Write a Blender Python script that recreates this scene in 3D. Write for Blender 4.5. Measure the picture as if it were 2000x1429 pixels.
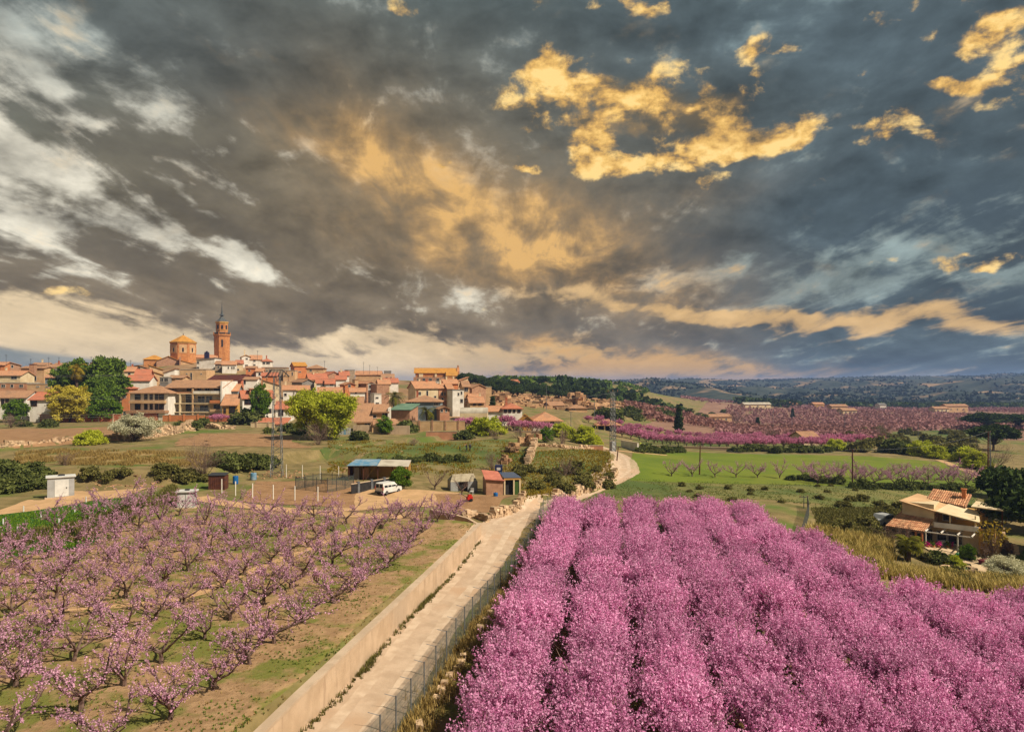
import bpy, math, random
import numpy as np
from mathutils import Vector, Matrix

# ------------------------------------------------------------------ set-up
for o in list(bpy.data.objects):
    bpy.data.objects.remove(o)
SC = bpy.context.scene
COL = SC.collection
F = 1350.0            # focal length in photograph pixels (2000 px wide)
CAM_Z = 15.0
HORIZON = 750.0
rad = math.radians

cam_d = bpy.data.cameras.new('camera')
cam = bpy.data.objects.new('camera', cam_d)
COL.objects.link(cam)
cam.location = (0, 0, CAM_Z)
cam.rotation_euler = (rad(90), 0, 0)
cam_d.sensor_width = 36
cam_d.lens = 36 * F / 2000
cam_d.shift_y = -(714.5 - HORIZON) / 2000
cam_d.clip_start = 0.5
cam_d.clip_end = 20000
SC.camera = cam

SUN_ELEV, SUN_AZ = 46.0, 116.0      # azimuth clockwise from +Y (the view direction)
SC.view_settings.view_transform = 'Standard'
SC.view_settings.look = 'None'
SC.view_settings.exposure = 0.4
SC.view_settings.gamma = 1.0
SC.view_settings.use_curve_mapping = False
SC.render.engine = 'CYCLES'
cy = SC.cycles
cy.max_bounces = 5
cy.diffuse_bounces = 2
cy.glossy_bounces = 2
cy.transmission_bounces = 3
cy.transparent_max_bounces = 6
cy.volume_bounces = 0
cy.caustics_reflective = False
cy.caustics_refractive = False
cy.use_adaptive_sampling = True
cy.adaptive_threshold = 0.012
cy.use_denoising = True
cy.denoiser = 'OPENIMAGEDENOISE'
cy.denoising_input_passes = 'RGB_ALBEDO_NORMAL'
cy.denoising_prefilter = 'ACCURATE'

# ------------------------------------------------------------------ node helpers
def lin(r, g, b):
    def f(c):
        c /= 255.0
        return c / 12.92 if c <= 0.04045 else ((c + 0.055) / 1.055) ** 2.4
    return (f(r), f(g), f(b), 1.0)

def nd(t, typ, ins=None, **props):
    n = t.nodes.new(typ)
    for k, v in props.items():
        setattr(n, k, v)
    for k, v in (ins or {}).items():
        s = n.inputs[k]
        if isinstance(v, bpy.types.NodeSocket):
            t.links.new(v, s)
        elif v is not None:
            s.default_value = v
    return n

def MA(t, op, a, b=None, c=None, clamp=False):
    n = nd(t, 'ShaderNodeMath', {0: a, 1: b, 2: c}, operation=op)
    n.use_clamp = clamp
    return n.outputs[0]

def MIX(t, fac, a, b, blend='MIX'):
    n = nd(t, 'ShaderNodeMix', {0: fac, 6: a, 7: b}, data_type='RGBA', blend_type=blend)
    return n.outputs[2]

def NOISE(t, vec, scale, detail=4.0, rough=0.55, dist=0.0, out='Fac'):
    return nd(t, 'ShaderNodeTexNoise', {'Vector': vec, 'Scale': scale, 'Detail': detail,
                                        'Roughness': rough, 'Distortion': dist}).outputs[out]

def MR(t, v, a, b, c=0.0, d=1.0, interp='SMOOTHSTEP'):
    n = nd(t, 'ShaderNodeMapRange', {'Value': v, 'From Min': a, 'From Max': b, 'To Min': c, 'To Max': d},
           interpolation_type=interp)
    return n.outputs['Result']

def RAMP(t, fac, stops):
    n = nd(t, 'ShaderNodeValToRGB', {'Fac': fac})
    el = n.color_ramp.elements
    while len(el) < len(stops):
        el.new(0.5)
    for e, (p, c) in zip(el, stops):
        e.position = p
        e.color = c if len(c) == 4 else (*c, 1)
    return n.outputs['Color']

def VM(t, op, a, b=None, scale=None):
    n = nd(t, 'ShaderNodeVectorMath', {0: a, 1: b}, operation=op)
    if scale is not None:
        if isinstance(scale, bpy.types.NodeSocket):
            t.links.new(scale, n.inputs['Scale'])
        else:
            n.inputs['Scale'].default_value = scale
    return n.outputs['Value' if op in ('LENGTH', 'DOT_PRODUCT', 'DISTANCE') else 'Vector']

# ------------------------------------------------------------------ sky
def build_world():
    w = bpy.data.worlds.new('World')
    SC.world = w
    w.use_nodes = True
    t = w.node_tree
    t.nodes.clear()
    d = nd(t, 'ShaderNodeTexCoord').outputs['Generated']
    s = nd(t, 'ShaderNodeSeparateXYZ', {0: d})
    x, y, z = s.outputs
    az = MA(t, 'ARCTAN2', x, y)
    el = MA(t, 'ARCSINE', z)
    A0 = nd(t, 'ShaderNodeCombineXYZ', {0: az, 1: el, 2: 0.0}).outputs[0]
    # cloud-deck plane: clouds get smaller and flatter towards the horizon
    zz = MA(t, 'ADD', MA(t, 'MAXIMUM', z, 0.0), 0.15)
    P = nd(t, 'ShaderNodeCombineXYZ', {0: MA(t, 'DIVIDE', x, zz), 1: MA(t, 'DIVIDE', y, zz), 2: 0.0}).outputs[0]
    wn = NOISE(t, d, 3.2, 5, 0.6, out='Color')
    wv = VM(t, 'SCALE', VM(t, 'SUBTRACT', wn, (0.5, 0.5, 0.5)), scale=0.22)
    A = VM(t, 'ADD', A0, VM(t, 'MULTIPLY', wv, (1.0, 0.55, 0.0)))

    def pos(px, py):
        a = math.atan((px - 1000) / F)
        return a, math.atan((HORIZON - py) / F * math.cos(a))

    # Placed cloud masks: each mask is a sum of soft blobs in azimuth/elevation, written as a few
    # products of one-dimensional curves so that the sky stays cheap to evaluate.
    AZ0, AZ1, EL0, EL1, NA, NE = -0.80, 0.80, -0.03, 0.66, 130, 84
    ga, ge_ = np.linspace(AZ0, AZ1, NA), np.linspace(EL0, EL1, NE)
    GA, GE = np.meshgrid(ga, ge_)
    win = np.clip((0.80 - np.abs(GA)) / 0.12, 0, 1) * np.clip((0.66 - GE) / 0.12, 0, 1) * np.clip((GE + 0.03) / 0.02, 0, 1)

    def curve_node(vec, fns):
        n = nd(t, 'ShaderNodeRGBCurve', {'Color': vec})
        m = n.mapping
        m.use_clip = False
        for k, f in enumerate(fns):
            c = m.curves[k]
            xs = np.linspace(0, 1, len(f))
            c.points[0].location = (0, float(f[0]))
            c.points[1].location = (1, float(f[-1]))
            for q in range(1, len(f) - 1):
                c.points.new(float(xs[q]), float(f[q]))
        m.update()
        return n.outputs[0]

    def chan(lst, vec, pairs=3):
        mask = np.zeros_like(GA)
        for q in lst:
            px, py, rx, ry = q[:4]
            ang = rad(q[4]) if len(q) > 4 else 0
            amp = q[5] if len(q) > 5 else 1.0
            a, e = pos(px, py)
            c_, s_ = math.cos(ang), math.sin(ang)
            u = ((GA - a) * c_ + (GE - e) * s_) * F / rx
            v = (-(GA - a) * s_ + (GE - e) * c_) * F / ry
            mask += amp * np.exp(-2.0 * (u * u + v * v))
        mask *= win
        return from_mask(mask, vec, pairs)

    def from_mask(mask, vec, pairs):
        U, S, V = np.linalg.svd(mask, full_matrices=False)
        az_c, el_c = coords[vec]
        tot = None
        for k in range(pairs):
            sl = range(3 * k, 3 * k + 3)
            fa = curve_node(az_c, [V[i] * math.sqrt(S[i]) for i in sl])
            fe = curve_node(el_c, [U[:, i] * math.sqrt(S[i]) for i in sl])
            dd = VM(t, 'DOT_PRODUCT', fa, fe)
            tot = dd if tot is None else MA(t, 'ADD', tot, dd)
        return tot

    def norm_coords(vec):
        sp = nd(t, 'ShaderNodeSeparateXYZ', {0: vec})
        ua = MR(t, sp.outputs[0], AZ0, AZ1, 0, 1, 'LINEAR')
        ue = MR(t, sp.outputs[1], EL0, EL1, 0, 1, 'LINEAR')
        return (nd(t, 'ShaderNodeCombineXYZ', {0: ua, 1: ua, 2: ua}).outputs[0],
                nd(t, 'ShaderNodeCombineXYZ', {0: ue, 1: ue, 2: ue}).outputs[0])
    coords = {A: norm_coords(A), A0: norm_coords(A0)}
    # textures
    Ps = nd(t, 'ShaderNodeMapping', {'Vector': P, 'Rotation': (0, 0, rad(-6)), 'Scale': (1.0, 0.36, 1.0)}).outputs[0]
    streak = NOISE(t, Ps, 1.5, 6, 0.56, 0.7)
    fine = NOISE(t, Ps, 5.2, 6, 0.60, 0.4)
    puff = NOISE(t, VM(t, 'MULTIPLY', d, (1, 1, 1.6)), 15.0, 8, 0.60, 0.15)
    puff2 = NOISE(t, VM(t, 'MULTIPLY', d, (1, 1, 2.0)), 7.0, 7, 0.56, 0.4)
    dl = VM(t, 'ADD', d, (0.006, 0.0, -0.016))
    puffl = NOISE(t, VM(t, 'MULTIPLY', dl, (1, 1, 1.6)), 15.0, 6, 0.60, 0.15)
    dl2 = VM(t, 'ADD', d, (0.012, 0.0, -0.034))
    puff2l = NOISE(t, VM(t, 'MULTIPLY', dl2, (1, 1, 2.0)), 7.0, 6, 0.56, 0.4)
    def nz(n):
        return MA(t, 'MULTIPLY', MA(t, 'SUBTRACT', n, 0.5), 6.5)
    puffn, puff2n, finen, streakn = nz(puff), nz(puff2), nz(fine), nz(streak)
    crisp = NOISE(t, d, 46.0, 5, 0.62)
    crispn = MA(t, 'MULTIPLY', MA(t, 'SUBTRACT', crisp, 0.5), 5.0)
    rel = MA(t, 'SUBTRACT', puff, puffl)          # > 0 on the side that faces the light
    rel2 = MA(t, 'SUBTRACT', puff2, puff2l)
    def wsum(first, *terms):
        for k, v in terms:
            first = MA(t, 'MULTIPLY_ADD', v, k, first)
        return first

    # base deck of grey cloud: teal at the top, warm grey in the middle and low left, slate blue right
    base = RAMP(t, MR(t, el, 0.0, 0.55, 0, 1, 'LINEAR'),
                [(0.0, lin(134, 118, 98)), (0.25, lin(110, 101, 86)), (0.55, lin(84, 90, 84)), (1.0, lin(66, 82, 86))])
    warm = chan([(850, 420, 900, 420, -12, 1.0), (500, 620, 700, 120, 0, .5)], A)
    base = MIX(t, MA(t, 'MULTIPLY', warm, 0.75, clamp=True), base, lin(124, 109, 86))
    blue = chan([(1950, 330, 760, 560, 0, 1.0), (1500, 60, 700, 200, 0, .6), (1950, 680, 620, 130, 0, .8),
                 (250, 60, 420, 150, 0, .45), (1650, 450, 420, 220, 0, .35)], A)
    base = MIX(t, MA(t, 'MULTIPLY', blue, 0.85, clamp=True), base, lin(78, 91, 97))
    sm = MA(t, 'ADD', MA(t, 'MULTIPLY', streak, 1.3), MA(t, 'MULTIPLY', fine, 0.55))
    mod = MR(t, MA(t, 'MULTIPLY_ADD', puff2, 0.5, sm), 0.78, 1.58, 0.60, 1.60, 'LINEAR')
    mod = MA(t, 'MULTIPLY', mod, MA(t, 'MAXIMUM', wsum(1.0, (1.25, rel2), (0.6, rel), (0.03, crispn)), 0.4))
    base = MIX(t, 1.0, base, nd(t, 'ShaderNodeCombineColor', {0: mod, 1: mod, 2: mod}).outputs[0], 'MULTIPLY')

    # dark banks of cloud
    dark = chan([(1930, 430, 230, 110, 10, 1), (1980, 560, 120, 40, 0, .9), (150, 250, 330, 90, -15, .7), (420, 400, 320, 60, -28, .55),
                 (160, 490, 330, 55, -6, .9), (500, 560, 420, 50, 0, .5), (1380, 470, 190, 55, 10, .7), (1700, 520, 300, 50, 4, .5),
                 (1330, 640, 460, 42, -3, .9), (430, 120, 420, 120, -10, .5), (1350, 230, 120, 60, -20, .6), (1120, 715, 80, 14, -4, .9),
                 (1940, 612, 110, 26, 0, .9), (60, 420, 120, 22, -8, 0.9), (330, 425, 180, 30, -10, 0.9), (880, 640, 170, 34, -3, .6)], A)
    dk = MR(t, wsum(dark, (0.4, puff2n), (0.25, puffn)), 0.3, 0.95)
    base = MIX(t, MA(t, 'MULTIPLY', dk, 0.45), base, MIX(t, MA(t, 'MULTIPLY', blue, 1.0, clamp=True), lin(82, 77, 69), lin(56, 67, 76)))

    # clear sky seen through the openings: the physical sky behind the clouds
    nish = nd(t, 'ShaderNodeTexSky', sky_type='NISHITA', sun_disc=False, sun_elevation=rad(SUN_ELEV), sun_rotation=rad(SUN_AZ),
              altitude=300, air_density=1.0, dust_density=2.5, ozone_density=1.0).outputs[0]
    clear = MIX(t, 0.92, MIX(t, 1.0, nish, (0.085, 0.085, 0.085, 1), 'MULTIPLY'), lin(212, 204, 183))
    gap = chan([(40, 285, 190, 26, -18, 1.0), (110, 350, 330, 40, -20, 1.35), (370, 400, 170, 16, -26, .85), (450, 450, 190, 18, -30, .85),
                (520, 505, 60, 26, -10, .9), (120, 440, 330, 24, -6, .8), (300, 480, 230, 26, -8, .75), (60, 385, 200, 24, -8, .8), (60, 105, 190, 60, -12, .42),
                (300, 60, 160, 60, -10, .4), (150, 150, 120, 44, -18, .55), (50, 165, 110, 34, -20, .5), (170, 245, 120, 22, -8, .66),
                (130, 60, 160, 40, 0, .35), (30, 555, 110, 12, 0, .85), (735, 508, 50, 14, -10, .9), (680, 541, 70, 12, 0, .8), (570, 312, 70, 14, 0, .75),
                (900, 560, 220, 22, -4, .72), (1000, 600, 250, 16, -2, .6), (560, 85, 120, 34, -14, .42), (930, 240, 60, 30, 0, .3),
                (1800, 500, 300, 36, 6, .62), (1900, 530, 260, 46, 0, .70), (1500, 480, 300, 44, 8, .5), (1780, 350, 190, 40, 18, .45), (1280, 540, 240, 40, -4, .66),
                (1800, 545, 300, 30, 0, .6), (1560, 585, 400, 24, -3, .55), (1630, 310, 120, 40, 16, .4), (1250, 410, 120, 30, 0, .4),
                (1560, 80, 160, 40, 10, .34), (1950, 640, 200, 26, 0, .5)], A)
    # beyond the frame the unseen deck is opened more, to raise the fill light
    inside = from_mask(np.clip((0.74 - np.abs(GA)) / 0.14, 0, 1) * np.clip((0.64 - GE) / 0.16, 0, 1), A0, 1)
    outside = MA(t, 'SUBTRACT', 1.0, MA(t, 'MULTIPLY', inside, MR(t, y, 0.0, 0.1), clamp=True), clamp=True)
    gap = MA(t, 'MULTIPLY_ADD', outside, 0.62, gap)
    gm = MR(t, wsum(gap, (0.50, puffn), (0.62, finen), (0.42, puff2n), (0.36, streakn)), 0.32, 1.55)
    clear_r = MIX(t, MA(t, 'MULTIPLY', blue, 1.2, clamp=True), clear, lin(128, 142, 140))
    topdim = MR(t, el, 0.26, 0.5, 0.0, 0.62)
    clear_r = MIX(t, topdim, clear_r, lin(104, 122, 126))
    gv = MA(t, 'MAXIMUM', wsum(0.94, (0.16, finen), (2.0, rel2), (1.0, rel)), 0.45)
    clear_r = MIX(t, 1.0, clear_r, nd(t, 'ShaderNodeCombineColor', {0: gv, 1: gv, 2: gv}).outputs[0], 'MULTIPLY')
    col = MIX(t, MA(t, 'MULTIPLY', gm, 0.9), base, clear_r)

    # orange veil in the middle
    glow = chan([(665, 285, 200, 80, -24, 1.0), (760, 330, 170, 90, -35, .7), (900, 420, 360, 125, -18, .85), (1060, 480, 340, 135, -16, .9), (1230, 540, 380, 85, -8, .8),
                 (760, 200, 260, 110, -20, .34), (1180, 400, 260, 90, 0, .36), (1400, 380, 180, 50, 0, .4), (820, 490, 260, 50, -14, .45)], A)
    gl = MA(t, 'MULTIPLY', MA(t, 'MULTIPLY', glow, MA(t, 'MAXIMUM', wsum(1.08, (1.9, rel2), (1.0, rel)), 0.15)), MR(t, MA(t, 'ADD', MA(t, 'MULTIPLY', streak, .8), MA(t, 'MULTIPLY', fine, .8)), 0.56, 1.06, 0.12, 1.15))
    col = MIX(t, MR(t, gl, 0.0, 1.5, 0, 0.9, 'LINEAR'), col, RAMP(t, MA(t, 'MULTIPLY', gl, 0.72), [(0.0, lin(140, 116, 84)), (0.5, lin(182, 143, 90)), (1.0, lin(226, 178, 108))]))

    # low cream and orange light along the horizon
    cream = chan([(60, 640, 420, 46, -9, 1.05), (330, 690, 560, 44, -6, 1.15), (620, 705, 520, 46, 0, 1.15), (800, 665, 200, 60, -4, .95), (700, 632, 120, 16, 6, .8), (880, 690, 260, 46, 0, .8),
                  (1520, 603, 460, 22, -4, .95), (1850, 630, 320, 22, -6, .8), (1150, 572, 320, 24, -5, .8), (100, 600, 360, 12, -8, .62), (1180, 690, 260, 30, -4, .7), (1640, 655, 90, 8, 4, .7)], A)
    cm = MR(t, wsum(cream, (0.35, finen), (0.22, puffn)), 0.30, 1.05)
    ccol = MIX(t, MR(t, az, -0.35, 0.25), lin(236, 210, 168), lin(216, 176, 118))
    gc = MA(t, 'MULTIPLY_ADD', gv, 0.38, 0.64)
    ccol = MIX(t, 1.0, ccol, nd(t, 'ShaderNodeCombineColor', {0: gc, 1: gc, 2: gc}).outputs[0], 'MULTIPLY')
    col = MIX(t, MA(t, 'MULTIPLY', cm, 0.86), col, ccol)
    lo = chan([(1190, 705, 380, 56, -3, .95), (1400, 715, 420, 34, -2, .9), (1000, 725, 300, 26, 0, .8), (1020, 660, 220, 26, -6, .4)], A)
    lm = MA(t, 'MULTIPLY', lo, MR(t, MA(t, 'ADD', MA(t, 'MULTIPLY', fine, .6), MA(t, 'MULTIPLY', puff2, .5)), 0.38, 0.72, 0.25, 1.0))
    col = MIX(t, MR(t, MA(t, 'MULTIPLY', lm, gv), 0.05, 0.95, 0, 0.85), col, lin(214, 166, 100))
    slate = chan([(10, 712, 330, 34, -7, 1.0), (200, 730, 420, 22, -4, .8)], A0)
    col = MIX(t, MR(t, slate, 0.12, 0.5, 0, 0.85), col, lin(136, 142, 138))

    # sun-gilded cumulus
    gold = chan([(1085, 150, 75, 40, 60, .9), (1045, 225, 75, 40, -10, 1.0), (1060, 160, 40, 30, 0, .6), (1145, 205, 85, 50, -45, .95), (1175, 280, 75, 50, -60, 1.0), (1195, 335, 75, 30, 0, 1.05),
                 (1300, 320, 150, 28, 8, 1.05), (1450, 300, 140, 28, 10, 1.05), (1550, 280, 50, 30, 20, .8), (1240, 205, 140, 75, -10, .8), (1330, 260, 170, 50, 5, .6), (1350, 165, 60, 30, 0, .8), (1350, 215, 45, 32, 0, .8), (1430, 195, 40, 34, 0, .9),
                 (1465, 225, 40, 40, 0, .7), (1435, 122, 55, 20, 25, .85), (1500, 115, 50, 14, 10, .6), (1395, 265, 60, 30, 0, .7), (1395, 360, 52, 12, 0, 1.0), (1710, 260, 62, 22, 5, .95), (1690, 292, 34, 12, 0, .9),
                 (1790, 275, 40, 10, 0, .6), (1607, 383, 22, 10, 0, .8), (1680, 147, 20, 13, 0, .9), (1830, 163, 80, 12, 0, .8), (1925, 148, 100, 18, 5, .9), (1955, 188, 50, 28, 20, .85), (1970, 112, 50, 14, 0, .75), (1880, 60, 110, 42, -20, .62),
                 (1750, 15, 110, 22, 0, .75), (1960, 20, 70, 40, 0, .8), (1190, 18, 42, 50, 0, .85), (1268, 22, 60, 36, 10, .75), (1015, 3, 60, 12, 0, .8), (848, 326, 40, 12, 10, .55),
                 (1008, 323, 30, 10, 0, .8), (1042, 338, 30, 12, 0, .85), (1510, 432, 24, 8, 0, .8), (1525, 453, 22, 10, 0, .8), (1920, 520, 80, 22, 6, .7), (1770, 530, 50, 12, 0, .6), (955, 594, 40, 14, 0, .6), (120, 594, 120, 8, 0, .55), (815, 4, 60, 10, 0, .6)], A, 5)
    ge = MA(t, 'ADD', gold, MA(t, 'MULTIPLY', wsum(MA(t, 'MULTIPLY', puffn, 0.95), (0.5, puff2n), (0.2, finen), (0.24, crispn)), MR(t, gold, 0.0, 0.35, 0.15, 1.0)))
    gk = MR(t, ge, 0.46, 1.5)
    hearts = chan([(1230, 215, 120, 55, -15, 1.0), (1330, 255, 150, 40, 5, .9), (1180, 175, 60, 30, 0, .4)], A)
    gsh = wsum(0.46, (2.8, rel), (1.9, rel2), (0.10, puffn), (0.17, crispn), (-0.16, hearts), (0.12, gold))
    gcol = RAMP(t, gsh, [(0.0, lin(104, 92, 72)), (0.28, lin(158, 128, 84)), (0.55, lin(214, 168, 94)), (0.8, lin(244, 198, 114)), (1.0, lin(255, 216, 138))])
    col = MIX(t, MR(t, MA(t, 'MULTIPLY_ADD', puffn, 0.3, hearts), 0.1, 1.1, 0, 0.8), col, MIX(t, MR(t, rel, -0.08, 0.1), lin(104, 92, 72), lin(158, 128, 84)))
    col = MIX(t, MA(t, 'MULTIPLY', gk, 0.94), col, gcol)
    # the lower half of the sphere is never seen: plain ground tone
    col = MIX(t, MR(t, el, -0.06, -0.01), lin(110, 95, 75), col)
    bg = nd(t, 'ShaderNodeBackground', {'Color': col, 'Strength': 0.86})
    out = nd(t, 'ShaderNodeOutputWorld')
    t.links.new(bg.outputs[0], out.inputs[0])
    w.cycles.sampling_method = 'MANUAL'
    w.cycles.sample_map_resolution = 512

build_world()

sun_d = bpy.data.lights.new('sun', 'SUN')
sun_d.energy = 4.8
sun_d.angle = rad(0.5)
sun_d.color = (1.0, 0.90, 0.74)
sun = bpy.data.objects.new('sun', sun_d)
COL.objects.link(sun)
_e, _a = rad(SUN_ELEV), rad(SUN_AZ)
SUN_DIR = Vector((math.cos(_e) * math.sin(_a), math.cos(_e) * math.cos(_a), math.sin(_e)))
sun.rotation_euler = SUN_DIR.to_track_quat('Z', 'Y').to_euler()

# ------------------------------------------------------------------ object helpers
def at(px, py, d):
    return Vector(((px - 1000) / F * d, d, CAM_Z + (HORIZON - py) / F * d))

def tag(o, label=None, cat=None, group=None, kind=None):
    if label: o['label'] = label
    if cat: o['category'] = cat
    if group: o['group'] = group
    if kind: o['kind'] = kind
    return o

def empty(name, loc=(0, 0, 0), rz=0.0):
    o = bpy.data.objects.new(name, None)
    o.empty_display_size = 0.3
    COL.objects.link(o)
    o.location = loc
    o.rotation_euler = (0, 0, rz)
    return o

class MB:
    """collects pieces of geometry and links them as one mesh object"""
    def __init__(s):
        s.v, s.f, s.m, s.a, s.n = [], [], [], [], 0
    def add(s, v, f, mat=0, val=0.5):
        v = np.asarray(v, float).reshape(-1, 3)
        f = np.asarray(f, int)
        s.v.append(v)
        s.f.append(f + s.n)
        s.n += len(v)
        s.m.append(np.full(len(f), mat, int))
        s.a.append(np.broadcast_to(np.asarray(val, float), (len(f),)))
        return s
    def box(s, x0, x1, y0, y1, z0, z1, mat=0, val=0.5, rz=0.0, c=(0, 0, 0)):
        v = np.array([(x, y, z) for z in (z0, z1) for (x, y) in ((x0, y0), (x1, y0), (x1, y1), (x0, y1))], float)
        if rz:
            ca, sa = math.cos(rz), math.sin(rz)
            v = np.c_[v[:, 0] * ca - v[:, 1] * sa, v[:, 0] * sa + v[:, 1] * ca, v[:, 2]]
        v = v + np.array(c)
        return s.add(v, [(0, 3, 2, 1), (4, 5, 6, 7), (0, 1, 5, 4), (1, 2, 6, 5), (2, 3, 7, 6), (3, 0, 4, 7)], mat, val)
    def tube(s, pts, rads, sides=4, mat=0, val=0.5, cap=False):
        pts = np.asarray(pts, float)
        n = len(pts)
        rads = np.broadcast_to(np.asarray(rads, float), (n,))
        tan = np.gradient(pts, axis=0)
        tan /= np.linalg.norm(tan, axis=1)[:, None] + 1e-9
        ref = np.array([1.0, 0.1, 0.05]) if abs(tan[0][2]) > 0.7 else np.array([0, 0.05, 1.0])
        e1 = np.cross(tan, ref)
        e1 /= np.linalg.norm(e1, axis=1)[:, None] + 1e-9
        e2 = np.cross(tan, e1)
        an = np.arange(sides) * 2 * math.pi / sides
        v = pts[:, None, :] + rads[:, None, None] * (np.cos(an)[None, :, None] * e1[:, None, :] + np.sin(an)[None, :, None] * e2[:, None, :])
        v = v.reshape(-1, 3)
        i = np.arange(n - 1)[:, None] * sides
        j = np.arange(sides)[None, :]
        k = (j + 1) % sides
        f = np.stack([i + j, i + k, i + sides + k, i + sides + j], -1).reshape(-1, 4)
        s.add(v, f, mat, val)
        if cap:
            s.add(v[:sides][::-1], [list(range(sides))], mat, val)
            s.add(v[-sides:], [list(range(sides))], mat, val)
        return s
    def quads(s, c, u, w, mat=0, val=0.5):
        """many quads: centres c, half-axes u and w (n,3)"""
        n = len(c)
        v = np.stack([c - u - w, c + u - w, c + u + w, c - u + w], 1).reshape(-1, 3)
        f = np.arange(4 * n).reshape(n, 4)
        return s.add(v, f, mat, val)
    def mesh(s, name, mats, smooth=False):
        me = bpy.data.meshes.new(name)
        V = np.concatenate(s.v) if s.v else np.zeros((0, 3))
        me.vertices.add(len(V))
        me.vertices.foreach_set('co', V.ravel())
        tot = np.concatenate([np.full(len(f), f.shape[1]) for f in s.f])
        idx = np.concatenate([f.ravel() for f in s.f])
        me.loops.add(len(idx))
        me.loops.foreach_set('vertex_index', idx)
        me.polygons.add(len(tot))
        me.polygons.foreach_set('loop_start', np.concatenate([[0], np.cumsum(tot)[:-1]]))
        me.polygons.foreach_set('loop_total', tot)
        for m in (mats if isinstance(mats, (list, tuple)) else [mats]):
            me.materials.append(m)
        me.polygons.foreach_set('material_index', np.concatenate(s.m))
        me.polygons.foreach_set('use_smooth', np.full(len(tot), bool(smooth)))
        at_ = me.attributes.new('v', 'FLOAT', 'FACE')
        at_.data.foreach_set('value', np.concatenate(s.a))
        me.update(calc_edges=True)
        return me
    def build(s, name, mats, parent=None, smooth=False, loc=None):
        return obj(name, s.mesh(name, mats, smooth), parent, loc)

def obj(name, me, parent=None, loc=None, rz=None):
    o = bpy.data.objects.new(name, me)
    COL.objects.link(o)
    if parent: o.parent = parent
    if loc is not None: o.location = loc
    if rz is not None: o.rotation_euler = (0, 0, rz)
    return o

def thing(name, label, cat, loc, rz=0.0, group=None):
    return tag(empty(name, loc, rz), label, cat, group)

# ------------------------------------------------------------------ materials
MATS = {}
def mat(name, c1, c2=None, scale=1.0, detail=5, bump=0.0, bscale=None, rough=0.9, spec=0.25, c3=None, c3r=(.48, .66), metal=0.0, attr=False, obrand=0.0, coord='Object', lo=0.35, hi=0.65):
    """plain weathered surface: colours mixed by noise, optional bump"""
    if name in MATS: return MATS[name]
    m = bpy.data.materials.new(name)
    MATS[name] = m
    m.use_nodes = True
    t = m.node_tree
    b = t.nodes['Principled BSDF']
    b.inputs['Roughness'].default_value = rough
    b.inputs['Specular IOR Level'].default_value = spec
    b.inputs['Metallic'].default_value = metal
    co = nd(t, 'ShaderNodeTexCoord').outputs[coord]
    c = c1
    if c2:
        n = NOISE(t, co, scale, detail, 0.6)
        c = MIX(t, MR(t, n, lo, hi), c1, c2)
        if c3:
            n3 = NOISE(t, co, scale * 0.23, 4, 0.6)
            c = MIX(t, MR(t, n3, *c3r), c, c3)
    if attr:
        av = nd(t, 'ShaderNodeAttribute', attribute_name='v').outputs['Fac']
        f = MR(t, av, 0, 1, 0.6, 1.4, 'LINEAR')
        c = MIX(t, 1.0, c, nd(t, 'ShaderNodeCombineColor', {0: f, 1: f, 2: f}).outputs[0], 'MULTIPLY')
    if obrand:
        r = MR(t, nd(t, 'ShaderNodeObjectInfo').outputs['Random'], 0, 1, 1 - obrand, 1 + obrand, 'LINEAR')
        c = MIX(t, 1.0, c, nd(t, 'ShaderNodeCombineColor', {0: r, 1: r, 2: r}).outputs[0], 'MULTIPLY')
    if isinstance(c, bpy.types.NodeSocket):
        t.links.new(c, b.inputs['Base Color'])
    else:
        b.inputs['Base Color'].default_value = c
    if bump:
        bn = NOISE(t, co, bscale or scale * 4, 6, 0.65)
        bp = nd(t, 'ShaderNodeBump', {'Height': bn, 'Strength': 1.0, 'Distance': bump})
        t.links.new(bp.outputs[0], b.inputs['Normal'])
    return m

def leafmat(name, c1, c2, trans=0.3, obrand=0.12):
    """leaves and petals: colour varies piece by piece and tree by tree, some light passes through"""
    if name in MATS: return MATS[name]
    m = bpy.data.materials.new(name)
    MATS[name] = m
    m.use_nodes = True
    t = m.node_tree
    t.nodes.clear()
    av = nd(t, 'ShaderNodeAttribute', attribute_name='v').outputs['Fac']
    c = MIX(t, av, c1, c2)
    r = MR(t, nd(t, 'ShaderNodeObjectInfo').outputs['Random'], 0, 1, 1 - obrand, 1 + obrand, 'LINEAR')
    c = MIX(t, 1.0, c, nd(t, 'ShaderNodeCombineColor', {0: r, 1: r, 2: r}).outputs[0], 'MULTIPLY')
    d = nd(t, 'ShaderNodeBsdfDiffuse', {'Color': c}).outputs[0]
    tr = nd(t, 'ShaderNodeBsdfTranslucent', {'Color': c}).outputs[0]
    mx = nd(t, 'ShaderNodeMixShader', {0: trans, 1: d, 2: tr}).outputs[0]
    out = nd(t, 'ShaderNodeOutputMaterial')
    t.links.new(mx, out.inputs[0])
    return m

def L(r, g, b, k=1.0):
    c = lin(r, g, b)
    return (c[0] * k, c[1] * k, c[2] * k, 1)

# ------------------------------------------------------------------ terrain
def cz(px, py, z):           # a ground point seen at a pixel and standing at height z -> (px, distance, z)
    return (px, (CAM_Z - z) * F / (py - HORIZON), z)

def W(px, py, z=0.0):        # the same as world x, y
    _, d, _ = cz(px, py, z)
    return ((px - 1000) / F * d, d)

STEPS = []                   # (polyline [(x,y)...], height, width, decay): ground rises on the left side of the line
def add_step(pts, dz, w, dec):
    STEPS.append((np.array(pts, float), dz, w, dec))

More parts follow.
